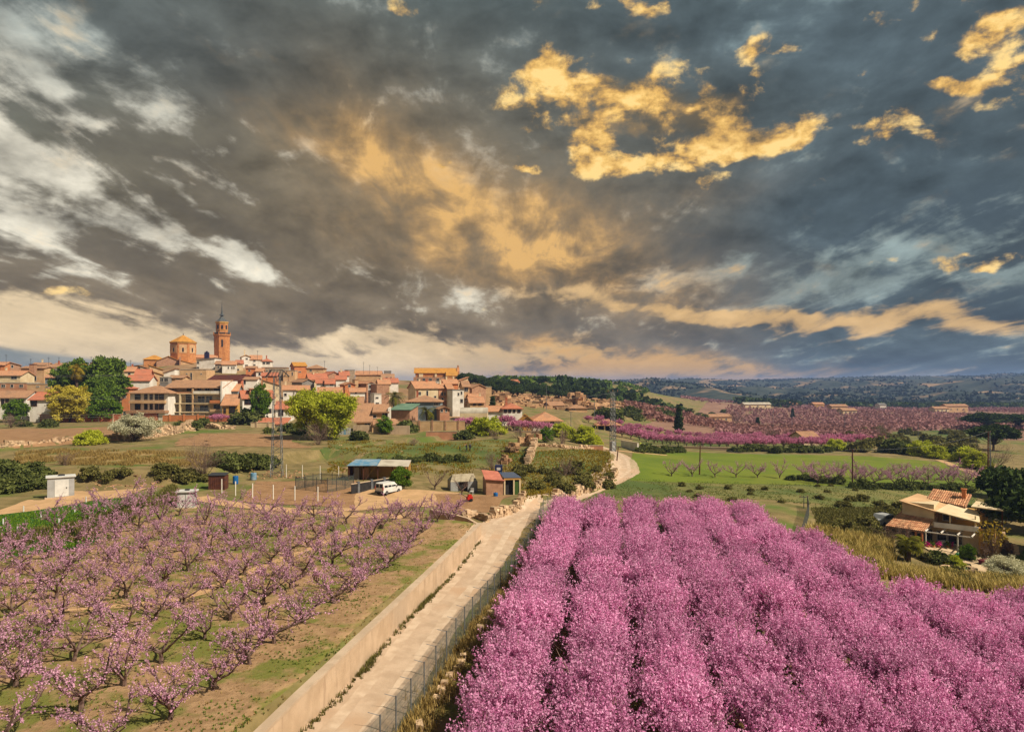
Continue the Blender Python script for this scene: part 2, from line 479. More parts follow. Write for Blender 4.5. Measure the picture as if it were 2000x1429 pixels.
def line_dist(pts, X, Y):
    best = np.full(X.shape, 1e9)
    sd = np.zeros(X.shape)
    over = np.zeros(X.shape)
    for k in range(len(pts) - 1):
        a, b = pts[k], pts[k + 1]
        ab = b - a
        Lk = np.hypot(*ab)
        s = ((X - a[0]) * ab[0] + (Y - a[1]) * ab[1]) / Lk ** 2
        sc = np.clip(s, 0, 1)
        dx, dy = X - a[0] - sc * ab[0], Y - a[1] - sc * ab[1]
        dd = np.hypot(dx, dy)
        cr = (ab[0] * (Y - a[1]) - ab[1] * (X - a[0])) / Lk
        m = dd < best
        best = np.where(m, dd, best)
        sd = np.where(m, cr, sd)
        ov = np.zeros(X.shape)
        if k == 0: ov = np.where(s < 0, -s * Lk, ov)
        if k == len(pts) - 2: ov = np.where(s > 1, (s - 1) * Lk, ov)
        over = np.where(m, ov, over)
    return sd, best, over

def sstep(x, a, b):
    t_ = np.clip((x - a) / (b - a), 0, 1)
    return t_ * t_ * (3 - 2 * t_)

def steps(X, Y):
    z = np.zeros(np.shape(X))
    for pts, dz, w, dec in STEPS:
        sd, best, over = line_dist(pts, X, Y)
        z = z + dz * sstep(sd, -w / 2, w / 2) * np.exp(-np.maximum(sd, 0) / dec) * np.exp(-(over / (w * 1.5 + 1)) ** 2)
    return z

WALL_Z = 1.35
WALL_PTS = [(-12.2, 8.0), (-9.05, 29.8), (-6.35, 46.5), (-3.0, 67.0)]
add_step([(x_ - .62, y_) for x_, y_ in WALL_PTS], WALL_Z, 0.25, 60)
BANK2 = [W(-40, 1085, 1.5), W(150, 1055, 1.5), W(260, 1018, 1.5), W(325, 985, 1.5), W(345, 968, 1.5)]
add_step(BANK2[::1], 1.0, 1.0, 25)
SCARP = [W(-20, 942, 2.3), W(170, 935, 2.3), W(300, 940, 2.2), W(400, 938, 2.0), W(500, 915, 1.8), W(580, 900, 1.6), W(640, 895, 1.4), W(760, 905, 1.2)]
add_step(SCARP, 1.6, 2.0, 30)
DRYWALL = [W(-30, 878, 3.3), W(110, 868, 3.3), W(250, 862, 3.3), W(330, 852, 3.4), W(380, 846, 3.5)]
add_step(DRYWALL, 0.9, 0.8, 40)
ROADBANK = [W(1035, 990, 0.2), W(1080, 972, 0.2), W(1130, 950, .2), W(1180, 935, .2), W(1203, 922, .2), W(1200, 900, .2)]
add_step(ROADBANK, 1.3, 1.0, 25)

CTRL = [cz(670, 1429, 0), cz(830, 1220, 0), cz(950, 1060, 0), cz(1060, 985, 0), cz(1140, 945, 0), cz(1222, 912, 0), cz(1205, 885, 0),
        cz(900, 1400, -.4), cz(1300, 1400, -.8), cz(1700, 1400, -1.8), cz(2000, 1400, -2.6), cz(1300, 1000, -.5), cz(1530, 1010, -.8),
        cz(1150, 1050, -.5), cz(1560, 1110, -1.4), cz(2000, 1160, -4.4), cz(1830, 1065, -4.1), cz(1900, 1130, -4.4), cz(1750, 1100, -3.7), cz(1400, 970, -.8), cz(1700, 985, -2.6),
        cz(1950, 1000, -4.0), cz(1250, 885, -1), cz(1550, 880, -3), cz(1900, 920, -3.5), cz(1600, 940, -2.5), cz(1280, 930, -1), cz(1300, 862, -4),
        cz(1500, 862, -4.5), cz(1900, 860, -6), cz(1400, 830, -7), cz(1900, 830, -8), cz(1600, 810, -10), cz(1300, 812, -8), cz(2000, 805, -11),
        cz(1600, 795, -13), (1600, 1100, -13), cz(300, 1300, 1.35), cz(0, 1200, 1.4), cz(500, 1100, 1.35), cz(700, 1040, 1.2), cz(600, 1200, 1.35), cz(880, 1010, 1.0),
        cz(100, 1020, 2.5), cz(0, 1045, 2.5), cz(280, 970, 2.4), cz(100, 985, 2.4), cz(600, 960, 1.2), cz(760, 978, .8), cz(900, 962, .8), cz(985, 970, .7), cz(450, 960, 1.5),
        cz(300, 905, 3.2), cz(100, 880, 3.3), cz(480, 880, 3.2), cz(150, 840, 4.1), cz(250, 827, 4.1), cz(450, 850, 3.9), cz(600, 850, 3.6),
        cz(700, 850, 3.4), cz(850, 852, 3.0), cz(900, 880, 2.3), cz(700, 885, 2.6), cz(780, 915, 1.6), cz(1050, 870, 2.3), cz(1140, 895, 1.8), cz(1000, 905, 1.5), cz(1000, 845, 2.8),
        (490, 215, 4.0), (290, 213, 4.0), (50, 213, 4.0), (100, 250, 7), (400, 280, 11), (400, 340, 21), (400, 400, 28), (250, 330, 16),
        (0, 330, 15), (0, 400, 18), (600, 260, 6), (600, 330, 15), (600, 400, 20), (750, 260, 6.5), (750, 330, 12), (760, 400, 16), (870, 270, 7),
        (870, 330, 11), (850, 400, 15.5), (950, 300, 7), (950, 400, 11), (1030, 230, 2.5), (1150, 235, 1.5), (1000, 430, 10.5), (1100, 480, 13.5), (1150, 330, 4), (1250, 400, 2),
        (1230, 600, 12.5), (1330, 420, -3), (1340, 600, -2), (1190, 240, 0.3), (400, 560, 18), (800, 600, 12), (0, 600, 10), (600, 900, 0), (0, 1200, 0), (1000, 1200, -8),
        (2000, 1200, -13), (1500, 2000, -13), (0, 3500, 0), (2000, 4500, -13), (1000, 4500, -8), (-400, 60, 2), (-400, 150, 4.5), (-400, 300, 12),
        (2400, 60, -5), (2400, 150, -6), (2400, 400, -11), (1000, 20, -.1), (300, 20, 1.3), (1700, 20, -1.5), (-400, 20, 1.4), (2400, 20, -2.5)]

def _uv(X, Y):
    Yc = np.maximum(Y, 20.0)
    return X / Yc, np.log(Yc)

_cp = np.array(CTRL, float)
_cx, _cy = (_cp[:, 0] - 1000) / F * _cp[:, 1], _cp[:, 1]
_cr = _cp[:, 2] - steps(_cx, _cy)
_cu, _cv = _uv(_cx, _cy)
def _phi(r2):
    return 0.5 * r2 * np.log(r2 + 1e-12)
_N = len(_cu)
_K = _phi((_cu[:, None] - _cu[None]) ** 2 + (_cv[:, None] - _cv[None]) ** 2) + np.eye(_N) * 2e-4
_Pm = np.c_[np.ones(_N), _cu, _cv]
_sol = np.linalg.solve(np.block([[_K, _Pm], [_Pm.T, np.zeros((3, 3))]]), np.r_[_cr, np.zeros(3)])
def ground_np(X, Y):
    X, Y = np.asarray(X, float), np.asarray(Y, float)
    sh = X.shape
    X, Y = X.ravel(), Y.ravel()
    out = np.empty(len(X))
    for i in range(0, len(X), 40000):
        x, y = X[i:i + 40000], Y[i:i + 40000]
        u, v = _uv(x, y)
        z = _sol[_N] + _sol[_N + 1] * u + _sol[_N + 2] * v
        z = z + _phi((u[:, None] - _cu[None]) ** 2 + (v[:, None] - _cv[None]) ** 2) @ _sol[:_N]
        out[i:i + 40000] = z + steps(x, y)
    return out.reshape(sh)
def gz(x, y):
    return float(ground_np(np.array([x]), np.array([y]))[0])
def gpt(px, d, dz=0.0):
    x = (px - 1000) / F * d
    return Vector((x, d, gz(x, d) + dz))
def gpix(px, py):
    """world point where the pixel's ray meets the ground"""
    ds = np.exp(np.linspace(math.log(18), math.log(900), 500))
    X = (px - 1000) / F * ds
    zr = CAM_Z + (HORIZON - py) / F * ds
    h = ground_np(X, ds)
    i = np.argmax(h >= zr)
    if h[i] < zr[i]: i = len(ds) - 1
    d = ds[i]
    if i:
        a, b = zr[i - 1] - h[i - 1], zr[i] - h[i]
        d = ds[i - 1] + (ds[i] - ds[i - 1]) * a / (a - b + 1e-9)
    x = (px - 1000) / F * d
    return Vector((x, d, gz(x, d)))

M_WILD = mat('wild_ground', L(112, 98, 58, .9), L(140, 120, 80, .95), 0.35, 6, bump=0.10, bscale=2.2, c3=L(98, 112, 44, .8))
def make_ground():
    us = np.linspace(-1.35, 1.35, 380)
    ys = np.r_[[-60, -30, -10, 2, 10, 15], np.exp(np.linspace(math.log(19), math.log(6000), 440))]
    Y = np.repeat(ys[:, None], len(us), 1)
    X = us[None, :] * np.maximum(Y, 45)
    Z = ground_np(X, Y)
    rs = np.random.RandomState(3)
    Z += rs.uniform(-1, 1, Z.shape) * 0.02
    n, m = Y.shape
    i = np.arange(n - 1)[:, None] * m + np.arange(m - 1)[None]
    f = np.stack([i, i + 1, i + m + 1, i + m], -1).reshape(-1, 4)
    o = MB().add(np.stack([X, Y, Z], -1).reshape(-1, 3), f).build('ground', M_WILD, smooth=True)
    tag(o, kind='structure')
make_ground()

def patch(name, c, m, nu=24, nv=24, dz=0.05, wob=0.0, seed=0, kind='structure'):
    """a field: quad given by four world xy corners, laid on the ground"""
    rs = np.random.RandomState(seed + 11)
    c = [np.array(q, float)[:2] for q in c]
    u, v = np.meshgrid(np.linspace(0, 1, nu + 1), np.linspace(0, 1, nv + 1))
    XY = (c[0][None, None] * ((1 - u) * (1 - v))[..., None] + c[1][None, None] * (u * (1 - v))[..., None]
          + c[2][None, None] * (u * v)[..., None] + c[3][None, None] * ((1 - u) * v)[..., None])
    if wob:
        ph = rs.uniform(0, 6, 6)
        XY[..., 0] += wob * (np.sin(v * 9 + ph[0]) + 0.6 * np.sin(v * 23 + ph[1]) + .4 * np.sin(v * 51 + ph[4]))
        XY[..., 1] += wob * (np.sin(u * 9 + ph[2]) + 0.6 * np.sin(u * 23 + ph[3]) + .4 * np.sin(u * 51 + ph[5]))
    Z = ground_np(XY[..., 0], XY[..., 1]) + dz
    n, k = u.shape
    i = np.arange(n - 1)[:, None] * k + np.arange(k - 1)[None]
    f = np.stack([i, i + 1, i + k + 1, i + k], -1).reshape(-1, 4)
    o = MB().add(np.concatenate([XY, Z[..., None]], -1).reshape(-1, 3), f).build(name, m, smooth=True)
    return tag(o, kind=kind)

def ribbon(name, pts, widths, m, dz=0.05, step=1.0, kind='structure', cross=6, edge=0.0):
    """a road or path: centre line in world xy with widths, laid on the ground"""
    P = np.array([p[:2] for p in pts], float)
    seg = np.r_[0, np.cumsum(np.hypot(*np.diff(P, axis=0).T))]
    s = np.arange(0, seg[-1], step)
    # smooth the line a little
    x, y = np.interp(s, seg, P[:, 0]), np.interp(s, seg, P[:, 1])
    k = max(3, int(6 / step)) | 1
    if len(x) > k * 2:
        ker = np.hanning(k + 2)[1:-1]
        ker /= ker.sum()
        xp, yp = np.pad(x, k // 2, 'reflect', reflect_type='odd'), np.pad(y, k // 2, 'reflect', reflect_type='odd')
        x, y = np.convolve(xp, ker, 'valid'), np.convolve(yp, ker, 'valid')
    wd = np.interp(s, seg, widths) / 2
    tx, ty = np.gradient(x), np.gradient(y)
    ln = np.hypot(tx, ty)
    nx, ny = -ty / ln, tx / ln
    rs = np.random.RandomState(5)
    e = np.linspace(1, -1, cross + 1)
    wl = wd + edge * (np.sin(s * 1.3) + .7 * np.sin(s * 3.7 + 1))
    XX = x[:, None] + nx[:, None] * wl[:, None] * e[None]
    YY = y[:, None] + ny[:, None] * wl[:, None] * e[None]
    ZZ = ground_np(XX, YY)
    ZZ = ZZ * .4 + .6 * ZZ.mean(1, keepdims=True) if cross > 2 and False else ZZ
    ZZ = ZZ + dz
    n, kk = XX.shape
    i = np.arange(n - 1)[:, None] * kk + np.arange(kk - 1)[None]
    f = np.stack([i, i + kk, i + kk + 1, i + 1], -1).reshape(-1, 4)
    o = MB().add(np.stack([XX, YY, ZZ], -1).reshape(-1, 3), f[:, ::-1]).build(name, m, smooth=True)
    return tag(o, kind=kind)

M_SLOPE = mat('village_earth', L(168, 134, 98, .85), L(140, 108, 76, .85), .12, 6, bump=.2, bscale=1, c3=L(120, 112, 66, .8))
patch('village_slope', [(-(700) / F * 226, 226), (-(60) / F * 226, 226), (-(40) / F * 440, 440), (-(900) / F * 440, 440)], M_SLOPE, 60, 40, .06)
# fields -----------------------------------------------------------
M_SOIL_L = mat('orchard_soil', L(150, 118, 84, .85), L(172, 138, 102, .88), 1.6, 8, bump=.09, bscale=4, c3=L(116, 116, 52, .85), c3r=(.44, .60))
M_SOIL_R = mat('orchard_floor', L(120, 88, 58, .8), L(96, 92, 40, .8), 0.6, 6, bump=.06, bscale=5)
M_ROAD = mat('dirt_road', L(198, 172, 146, .88), L(182, 156, 130, .86), 0.8, 8, bump=.02, bscale=9, c3=L(190, 158, 128, .86))
M_VERGE = mat('road_verge', L(200, 152, 116, .88), L(180, 136, 100, .86), 1.2, 6, bump=.03, bscale=7)
M_PLOUGH = mat('ploughed_earth', L(164, 126, 90, .86), L(146, 110, 76, .85), 0.6, 6, bump=.12, bscale=3)
M_WHEAT = mat('green_wheat', L(120, 134, 34, .7), L(104, 124, 30, .66), 0.12, 6, bump=.04, bscale=3, c3=L(132, 136, 46, .7))
M_MEADOW = mat('meadow_grass', L(104, 108, 54, .85), L(124, 116, 66, .9), 0.22, 7, bump=.12, bscale=2.5, c3=L(84, 100, 44, .8), c3r=(.46, .62))
M_ALFALFA = mat('alfalfa', L(46, 92, 34, .8), L(64, 104, 36, .8), 1.6, 6, bump=.1, bscale=4)
M_SAND = mat('bare_sandy_soil', L(200, 160, 118, .9), L(182, 146, 104, .9), 0.7, 6, bump=.04, bscale=5)
M_DRYGRASS = mat('dry_grass_ground', L(160, 132, 86, .9), L(134, 116, 66, .85), 0.5, 6, bump=.1, bscale=3, c3=L(104, 112, 50, .8))

patch('orchard_soil', [(-40, 14), (-11.6, 14), (-3.3, 66), (-46, 62)], M_SOIL_L, 60, 60, .04)
patch('orchard_soil', [(-44, 54), (-3.3, 66), W(900, 1000, 1), W(330, 990, 1.4)], M_SOIL_L, 40, 14, .03)
patch('orchard_floor', [(-7.0, 14), (50, 14), (50, 48), (3.0, 68)], M_SOIL_R, 50, 40, .03)
patch('orchard_floor', [(0.5, 52), (25, 50), (34, 74), (5.5, 82)], M_SOIL_R, 30, 20, .036)
patch('alfalfa_plot', [W(-60, 1078, 2.4), W(170, 1046, 2.4), W(315, 970, 2.4), W(-60, 1010, 2.4)], M_ALFALFA, 40, 24, .06, .15)
patch('bare_track', [W(-60, 1012, 2.4), W(230, 975, 2.4), W(290, 955, 2.3), W(150, 950, 2.3)], M_SAND, 30, 16, .04, .2)
patch('ploughed_field', [W(-60, 872, 3.9), W(240, 856, 4), W(245, 832, 4.1), W(-60, 836, 4.1)], M_PLOUGH, 40, 24, .06, .5)
patch('ploughed_field', [W(330, 872, 3.3), W(600, 872, 3.3), W(560, 850, 3.6), W(390, 848, 3.8)], M_PLOUGH, 30, 20, .05, .8)
patch('dry_grass_strip', [W(30, 912, 3.0), W(420, 912, 3.0), W(420, 885, 3.2), W(30, 880, 3.3)], M_DRYGRASS, 40, 20, .04, .8)
patch('grass_terrace', [W(640, 902, 2.2), W(1040, 905, 1.6), W(1000, 858, 2.6), W(640, 860, 3.3)], M_MEADOW, 40, 24, .04, .9)
patch('meadow', [W(1110, 975, -.3), W(1900, 1000, -3.5), W(1920, 945, -3.3), W(1225, 932, -.8)], M_MEADOW, 50, 30, .03, .4)
patch('grass_terrace', [W(1060, 960, 1.2), W(1195, 915, 1.2), W(1190, 884, 1.5), W(1000, 890, 1.9)], M_MEADOW, 30, 20, .04, .2)
patch('wheat_field', [W(1228, 938, -.9), W(1925, 952, -3.4), W(1880, 905, -3.4), W(1235, 884, -1)], M_WHEAT, 60, 40, .05, .25)
patch('wheat_field', [W(1235, 884.3, -1), W(1880, 905, -3.4), W(1700, 892, -3.2), W(1300, 879, -1.8)], M_WHEAT, 40, 10, .05, .1)
patch('kitchen_plot', [W(470, 982, 1.2), W(690, 990, 1.1), W(700, 942, 1.3), W(500, 940, 1.5)], M_PLOUGH, 24, 20, .05, .1)
patch('kitchen_plot', [W(860, 1000, .8), W(960, 1000, .6), W(1000, 966, .7), W(850, 968, .8)], M_PLOUGH, 24, 20, .05, .1)
patch('yard', [W(640, 1000, 1), W(860, 985, .9), W(900, 962, .8), W(700, 955, 1.2)], M_SAND, 24, 20, .04, .2)

ROAD = [(-11.2, 5), (-7.15, 29.8), (-6.9 + 1.6, 43), (-2.2, 63)] + [W(985, 1030), W(1060, 985), W(1140, 945), W(1190, 930), W(1220, 916), W(1217, 902), W(1203, 886), W(1180, 872, .5), W(1150, 862, 1)]
ROADW = [3.9, 3.9, 4.0, 4.2, 4.4, 3.8, 3.8, 4.2, 5.5, 5.0, 4.0, 3.6, 3.4]
ribbon('dirt_road', ROAD, ROADW, M_ROAD, .05, .7, edge=.06)
M_RUT = mat('worn_wheel_track', L(206, 182, 156, .89), L(186, 160, 134, .87), 0.9, 7, bump=.012, bscale=11)
def ruts():
    P = np.array(ROAD)
    tg = np.gradient(P, axis=0)
    tg /= np.hypot(tg[:, 0], tg[:, 1])[:, None]
    for o_ in (-.85, .8):
        Q = P + np.c_[-tg[:, 1], tg[:, 0]] * o_
        ribbon('wheel_track', [tuple(q) for q in Q], [.62] * len(Q), M_RUT, .056, .7, edge=.03, cross=2)
ruts()
ribbon('road_verge', [(-12.1, 5), (-8.42, 29.8), (-5.75, 46.5), (-2.6, 66)], [1.15, 1.15, 1.1, .7], M_VERGE, .035, .7, edge=.1)
ribbon('farm_track', [W(385, 975, 1.3), W(450, 985, 1.3), W(560, 993, 1.2), W(690, 1002, 1.1), W(800, 1010, 1.0)], [2.6, 2.4, 2.2, 2, 2], M_SAND, .05, .7, edge=.1)
ribbon('footpath', [W(1110, 870, 2), W(1200, 876, .2), W(1260, 884, -1), W(1310, 886, -1.2)], [2.5, 2.5, 2.0, 2.0], M_SAND, .06, 1.0)
ribbon('field_ditch', [W(40, 1200, 1.4), W(360, 1172, 1.4), W(500, 1112, 1.35), W(700, 1030, 1.3)], [.5, .9, .8, .7], M_SAND, .06, .7, edge=.1)
ribbon('footpath', [W(1835, 898, -3.4), W(1890, 920, -3.5), W(1935, 945, -3.6), W(1960, 975, -3.8)], [2, 2, 2, 2], M_SAND, .06, 1.0)

# ------------------------------------------------------------------ vegetation
M_BARK = mat('bark', L(74, 56, 46, .8), L(104, 84, 70, .9), 3.0, 5, bump=.02, bscale=18, attr=True)
M_BARK_P = mat('peach_bark', L(84, 60, 54, .75), L(134, 110, 98, .85), 3.5, 5, bump=.015, bscale=20, attr=True)
M_TWIG = mat('bare_twigs', L(112, 90, 78, .8), L(140, 116, 100, .9), 1.0, 3, attr=True)
M_PETAL_L = leafmat('pale_blossom', L(178, 124, 152), L(218, 170, 192), .25)
M_PETAL_R = leafmat('pink_blossom', L(206, 116, 170), L(248, 192, 224), .35, .13)
M_PETAL_W = leafmat('white_blossom', L(196, 190, 150, .8), L(226, 222, 190, .9), .25)
M_PINE = leafmat('pine_needles', L(58, 78, 30), L(112, 132, 48), .2)
M_PINE_D = leafmat('dark_pine_needles', L(44, 58, 34), L(84, 98, 50), .18)
M_LIME = leafmat('fresh_leaves', L(150, 160, 36), L(200, 200, 72), .4)
M_MIMOSA = leafmat('mimosa_bloom', L(176, 160, 44), L(216, 200, 90), .35)
M_GREEN = leafmat('green_leaves', L(66, 96, 26), L(118, 142, 46), .25)
M_SCRUB = leafmat('scrub_leaves', L(84, 84, 44), L(132, 124, 70), .2)
M_STRAW = leafmat('straw_blades', L(140, 116, 62, .85), L(188, 160, 100, .9), .25)
M_GRASS = leafmat('grass_blades', L(86, 108, 42), L(130, 138, 66), .25)
M_REED = leafmat('reed_blades', L(136, 122, 60), L(196, 172, 108), .25)
M_PALM = leafmat('palm_fronds', L(78, 84, 28, .8), L(136, 128, 50, .9), .2)
M_OCHRE = leafmat('ochre_leaves', L(120, 104, 30, .8), L(176, 148, 54, .9), .25)

def unit(v):
    return v / (np.linalg.norm(v, axis=-1, keepdims=True) + 1e-9)

def limb(rs, p, d, length, n, up=0.0, jit=0.15):
    pts = [np.array(p, float)]
    d = unit(np.array(d, float))
    for k in range(n):
        d = unit(d + np.array([0, 0, up]) + rs.normal(0, jit, 3))
        pts.append(pts[-1] + d * length / n)
    return np.array(pts), d

def sprinkle(mb, rs, C, size, mat=0, aspect=1.0, vbias=0.0, vlo=0.0, vhi=1.0, upright=0.0):
    """small leaf or petal quads at points C"""
    n = len(C)
    if n == 0: return
    u = rs.normal(0, 1, (n, 3))
    u[:, 2] += upright * np.sign(rs.normal(0, 1, n)) * 1.0
    u = unit(u)
    w = unit(np.cross(u, rs.normal(0, 1, (n, 3))))
    s = size * rs.uniform(.6, 1.35, n)[:, None]
    mb.quads(C, u * s * aspect, w * s, mat, np.clip(rs.uniform(vlo, vhi, n) + vbias, 0, 1))

def along(rs, pts, n, spread):
    t_ = rs.uniform(0, len(pts) - 1.001, n)
    i = t_.astype(int)
    f = (t_ - i)[:, None]
    return pts[i] * (1 - f) + pts[i + 1] * f + rs.normal(0, spread, (n, 3))

def peach_open(seed, flowers=17, petal=.028):
    rs = np.random.RandomState(seed)
    T, Cn = MB(), MB()
    h = rs.uniform(.45, .7)
    tr, _ = limb(rs, (0, 0, -.15), (rs.normal(0, .08), rs.normal(0, .08), 1), h + .15, 3, 0, .05)
    T.tube(tr, [.15, .13, .12, .13], 6)
    ns = rs.randint(4, 6)
    a0 = rs.uniform(0, 6.28)
    for k in range(ns):
        a = a0 + k * 6.283 / ns + rs.normal(0, .2)
        e = rs.uniform(.45, .85)
        ln = rs.uniform(1.9, 2.7)
        sc, sd = limb(rs, tr[-1] - (0, 0, .05), (math.cos(a) * math.cos(e), math.sin(a) * math.cos(e), math.sin(e)), ln, 7, .07, .16)
        T.tube(sc, np.linspace(.085, .028, 8), 5, val=rs.uniform(.2, .9))
        for q in range(rs.randint(4, 6)):
            i = rs.randint(2, 8)
            a2 = a + rs.choice([-1, 1]) * rs.uniform(.4, 1.3)
            e2 = rs.uniform(.25, 1.0)
            sb, d2 = limb(rs, sc[i], (math.cos(a2) * math.cos(e2), math.sin(a2) * math.cos(e2), math.sin(e2)), rs.uniform(.7, 1.35), 4, .06, .2)
            T.tube(sb, np.linspace(.032, .012, 5), 4, val=rs.uniform(.1, .9))
            for w in range(rs.randint(4, 7)):
                j = rs.randint(1, 5)
                tw, _ = limb(rs, sb[j], unit(d2 + rs.normal(0, .75, 3) + (0, 0, .25)), rs.uniform(.35, .85), 3, .05, .15)
                T.tube(tw, [.011, .008, .006, .004], 3, val=rs.uniform(0, .8))
                sprinkle(Cn, rs, along(rs, tw, int(flowers * rs.uniform(.4, 1.4)), .035), petal)
            sprinkle(Cn, rs, along(rs, sb, int(flowers * .8), .05), petal)
    return dict(trunk=T.mesh('trunk', M_BARK_P), crown=Cn.mesh('crown', M_PETAL_L))

def peach_dense(seed, nsh=400, per=38, petal=.026, mpet=None, hgt=3.2, wid=1.34):
    rs = np.random.RandomState(seed)
    T, Cn = MB(), MB()
    tr, _ = limb(rs, (0, 0, -.3), (0, 0, 1), .8, 3, 0, .04)
    T.tube(tr, [.14, .12, .12, .12], 6)
    ends = []
    ns = rs.randint(4, 6)
    a0 = rs.uniform(0, 6.28)
    for k in range(ns):
        a = a0 + k * 6.283 / ns + rs.normal(0, .2)
        e = rs.uniform(.75, 1.1)
        sc, _ = limb(rs, tr[-1], (math.cos(a) * math.cos(e), math.sin(a) * math.cos(e), math.sin(e)), hgt * .62, 6, .04, .14)
        T.tube(sc, np.linspace(.075, .03, 7), 5, val=rs.uniform(.2, .8))
        for q in range(6):
            i = rs.randint(2, 7)
            a2 = a + rs.choice([-1, 1]) * rs.uniform(.3, 1.5)
            e2 = rs.uniform(.2, .9)
            sb, _ = limb(rs, sc[i], (math.cos(a2) * math.cos(e2), math.sin(a2) * math.cos(e2), math.sin(e2)), rs.uniform(.8, 1.5), 4, .08, .16)
            T.tube(sb, np.linspace(.03, .012, 5), 3, val=rs.uniform(.1, .8))
            ends.append(sb)
        ends.append(sc[3:])
    for k in range(nsh):
        # a flowering shoot: root in the outer part of the crown, pointing up and out
        a, r = rs.uniform(0, 6.283), wid * math.sqrt(rs.uniform(0.0, 1.0))
        lump = 1 + .18 * math.sin(3 * a + seed) + .12 * math.sin(5 * a + seed * 2.1)
        zt = .9 + (hgt - 1.6) * (1 - .30 * (r / wid) ** 2.2) * rs.uniform(.15, 1.0) ** .65
        p = np.array([math.cos(a) * r * lump, math.sin(a) * r * lump, zt])
        d = unit(np.array([math.cos(a) * .42 * r / wid, math.sin(a) * .42 * r / wid, 1.0]) + rs.normal(0, .32, 3))
        ln = rs.uniform(.5, 1.3)
        sh, _ = limb(rs, p, d, ln, 2, .03, .08)
        if rs.rand() < .7:
            T.tube(sh, [.010, .007, .004], 3, val=rs.uniform(0, .6))
        # deep pink buds on some shoots, paler open flowers on others
        lo = rs.choice([0.0, .15, .3], p=[.3, .4, .3])
        sprinkle(Cn, rs, along(rs, sh, int(per * rs.uniform(.7, 1.3)), .05), petal, aspect=1.25, vlo=lo, vhi=min(1, lo + .65), upright=.6)
    return dict(trunk=T.mesh('trunk', M_BARK_P), crown=Cn.mesh('crown', mpet or M_PETAL_R))

def leafy(seed, mleaf, rx=2.5, rz=2.2, trunk_h=1.5, clumps=46, per=70, leaf=.14, aspect=1.5, shape='round', bare=0.0, mbark=None, spread=None, trunk_r=.16, fill=.35):
    """a tree or bush: trunk, limbs to every clump, clumps of leaves with gaps between them"""
    rs = np.random.RandomState(seed)
    T, Cn = MB(), MB()
    H = trunk_h
    tr, _ = limb(rs, (0, 0, -.4), (rs.normal(0, .06), rs.normal(0, .06), 1), H + .4 + rz * .4, 5, 0, .04)
    T.tube(tr, np.linspace(trunk_r, trunk_r * .45, 6), 6)
    cz_ = H + rz * {'umbrella': .5, 'bush': .28}.get(shape, 1.0)
    for k in range(clumps):
        v = unit(rs.normal(0, 1, 3))
        if shape == 'umbrella': v[2] = abs(v[2]) * .8 - .15
        if shape == 'bush': v[2] = abs(v[2]) * 1.1 - .25
        r = rs.uniform(fill, 1.0) ** .5
        lump = 1 + .16 * math.sin(3 * math.atan2(v[1], v[0]) + seed) + .13 * math.sin(4 * v[2] + seed * 1.7)
        c = np.array([v[0] * rx * lump, v[1] * rx * lump, v[2] * rz * lump]) * r
        if shape == 'cone':
            tz = rs.uniform(0, 1)
            rr = rx * (1 - tz) ** .75 * rs.uniform(.25, 1) ** .5 * min(1, .35 + tz * 5)
            a = rs.uniform(0, 6.283)
            c = np.array([math.cos(a) * rr, math.sin(a) * rr, (tz * 2 - 1) * rz])
        c = c + (0, 0, cz_)
        j = rs.randint(2, 6)
        if shape != 'cone' or rs.rand() < .2:
            mid = (tr[j] + c) / 2 + rs.normal(0, .12 * rx, 3) * .5
            T.tube([tr[j], mid, c], [trunk_r * .32, trunk_r * .2, trunk_r * .07], 3, val=rs.uniform(.1, .8))
        sp = (spread or .30) * rx * rs.uniform(.7, 1.2)
        n = int(per * rs.uniform(.6, 1.3))
        pts = c + rs.normal(0, 1, (n, 3)) * np.array([sp, sp, sp * .62]) * .62
        sprinkle(Cn, rs, pts, leaf, aspect=aspect, vbias=rs.uniform(-.18, .18), vlo=.1, vhi=.9)
    return dict(trunk=T.mesh('trunk', mbark or M_BARK), crown=Cn.mesh('crown', mleaf))

def bare_shrub(seed, h=2.5, r=1.8, stems=14, leafm=None, leaves=0):
    rs = np.random.RandomState(seed)
    T, Cn = MB(), MB()
    for k in range(stems):
        a, e = rs.uniform(0, 6.283), rs.uniform(.55, 1.45)
        st, d = limb(rs, (rs.normal(0, .12), rs.normal(0, .12), -.2), (math.cos(a) * math.cos(e) * r / h * 1.3, math.sin(a) * math.cos(e) * r / h * 1.3, math.sin(e)), h * rs.uniform(.6, .95), 5, .03, .14)
        T.tube(st, np.linspace(.045, .012, 6), 4, val=rs.uniform(.2, .8))
        for q in range(9):
            i = rs.randint(2, 6)
            sb, d2 = limb(rs, st[i], unit(d + rs.normal(0, .6, 3)), h * rs.uniform(.2, .42), 3, .05, .16)
            T.tube(sb, [.014, .010, .008, .005], 3, val=rs.uniform(.1, .9))
            for w in range(4):
                j = rs.randint(1, 4)
                tw, _ = limb(rs, sb[j], unit(d2 + rs.normal(0, .8, 3)), h * rs.uniform(.1, .2), 2, .04, .15)
                T.tube(tw, [.009, .007, .004], 3, val=rs.uniform(.1, 1))
                if leaves: sprinkle(Cn, rs, along(rs, tw, leaves, .06), .06)
    out = dict(trunk=T.mesh('trunk', M_TWIG))
    if leaves: out['crown'] = Cn.mesh('crown', leafm)
    return out

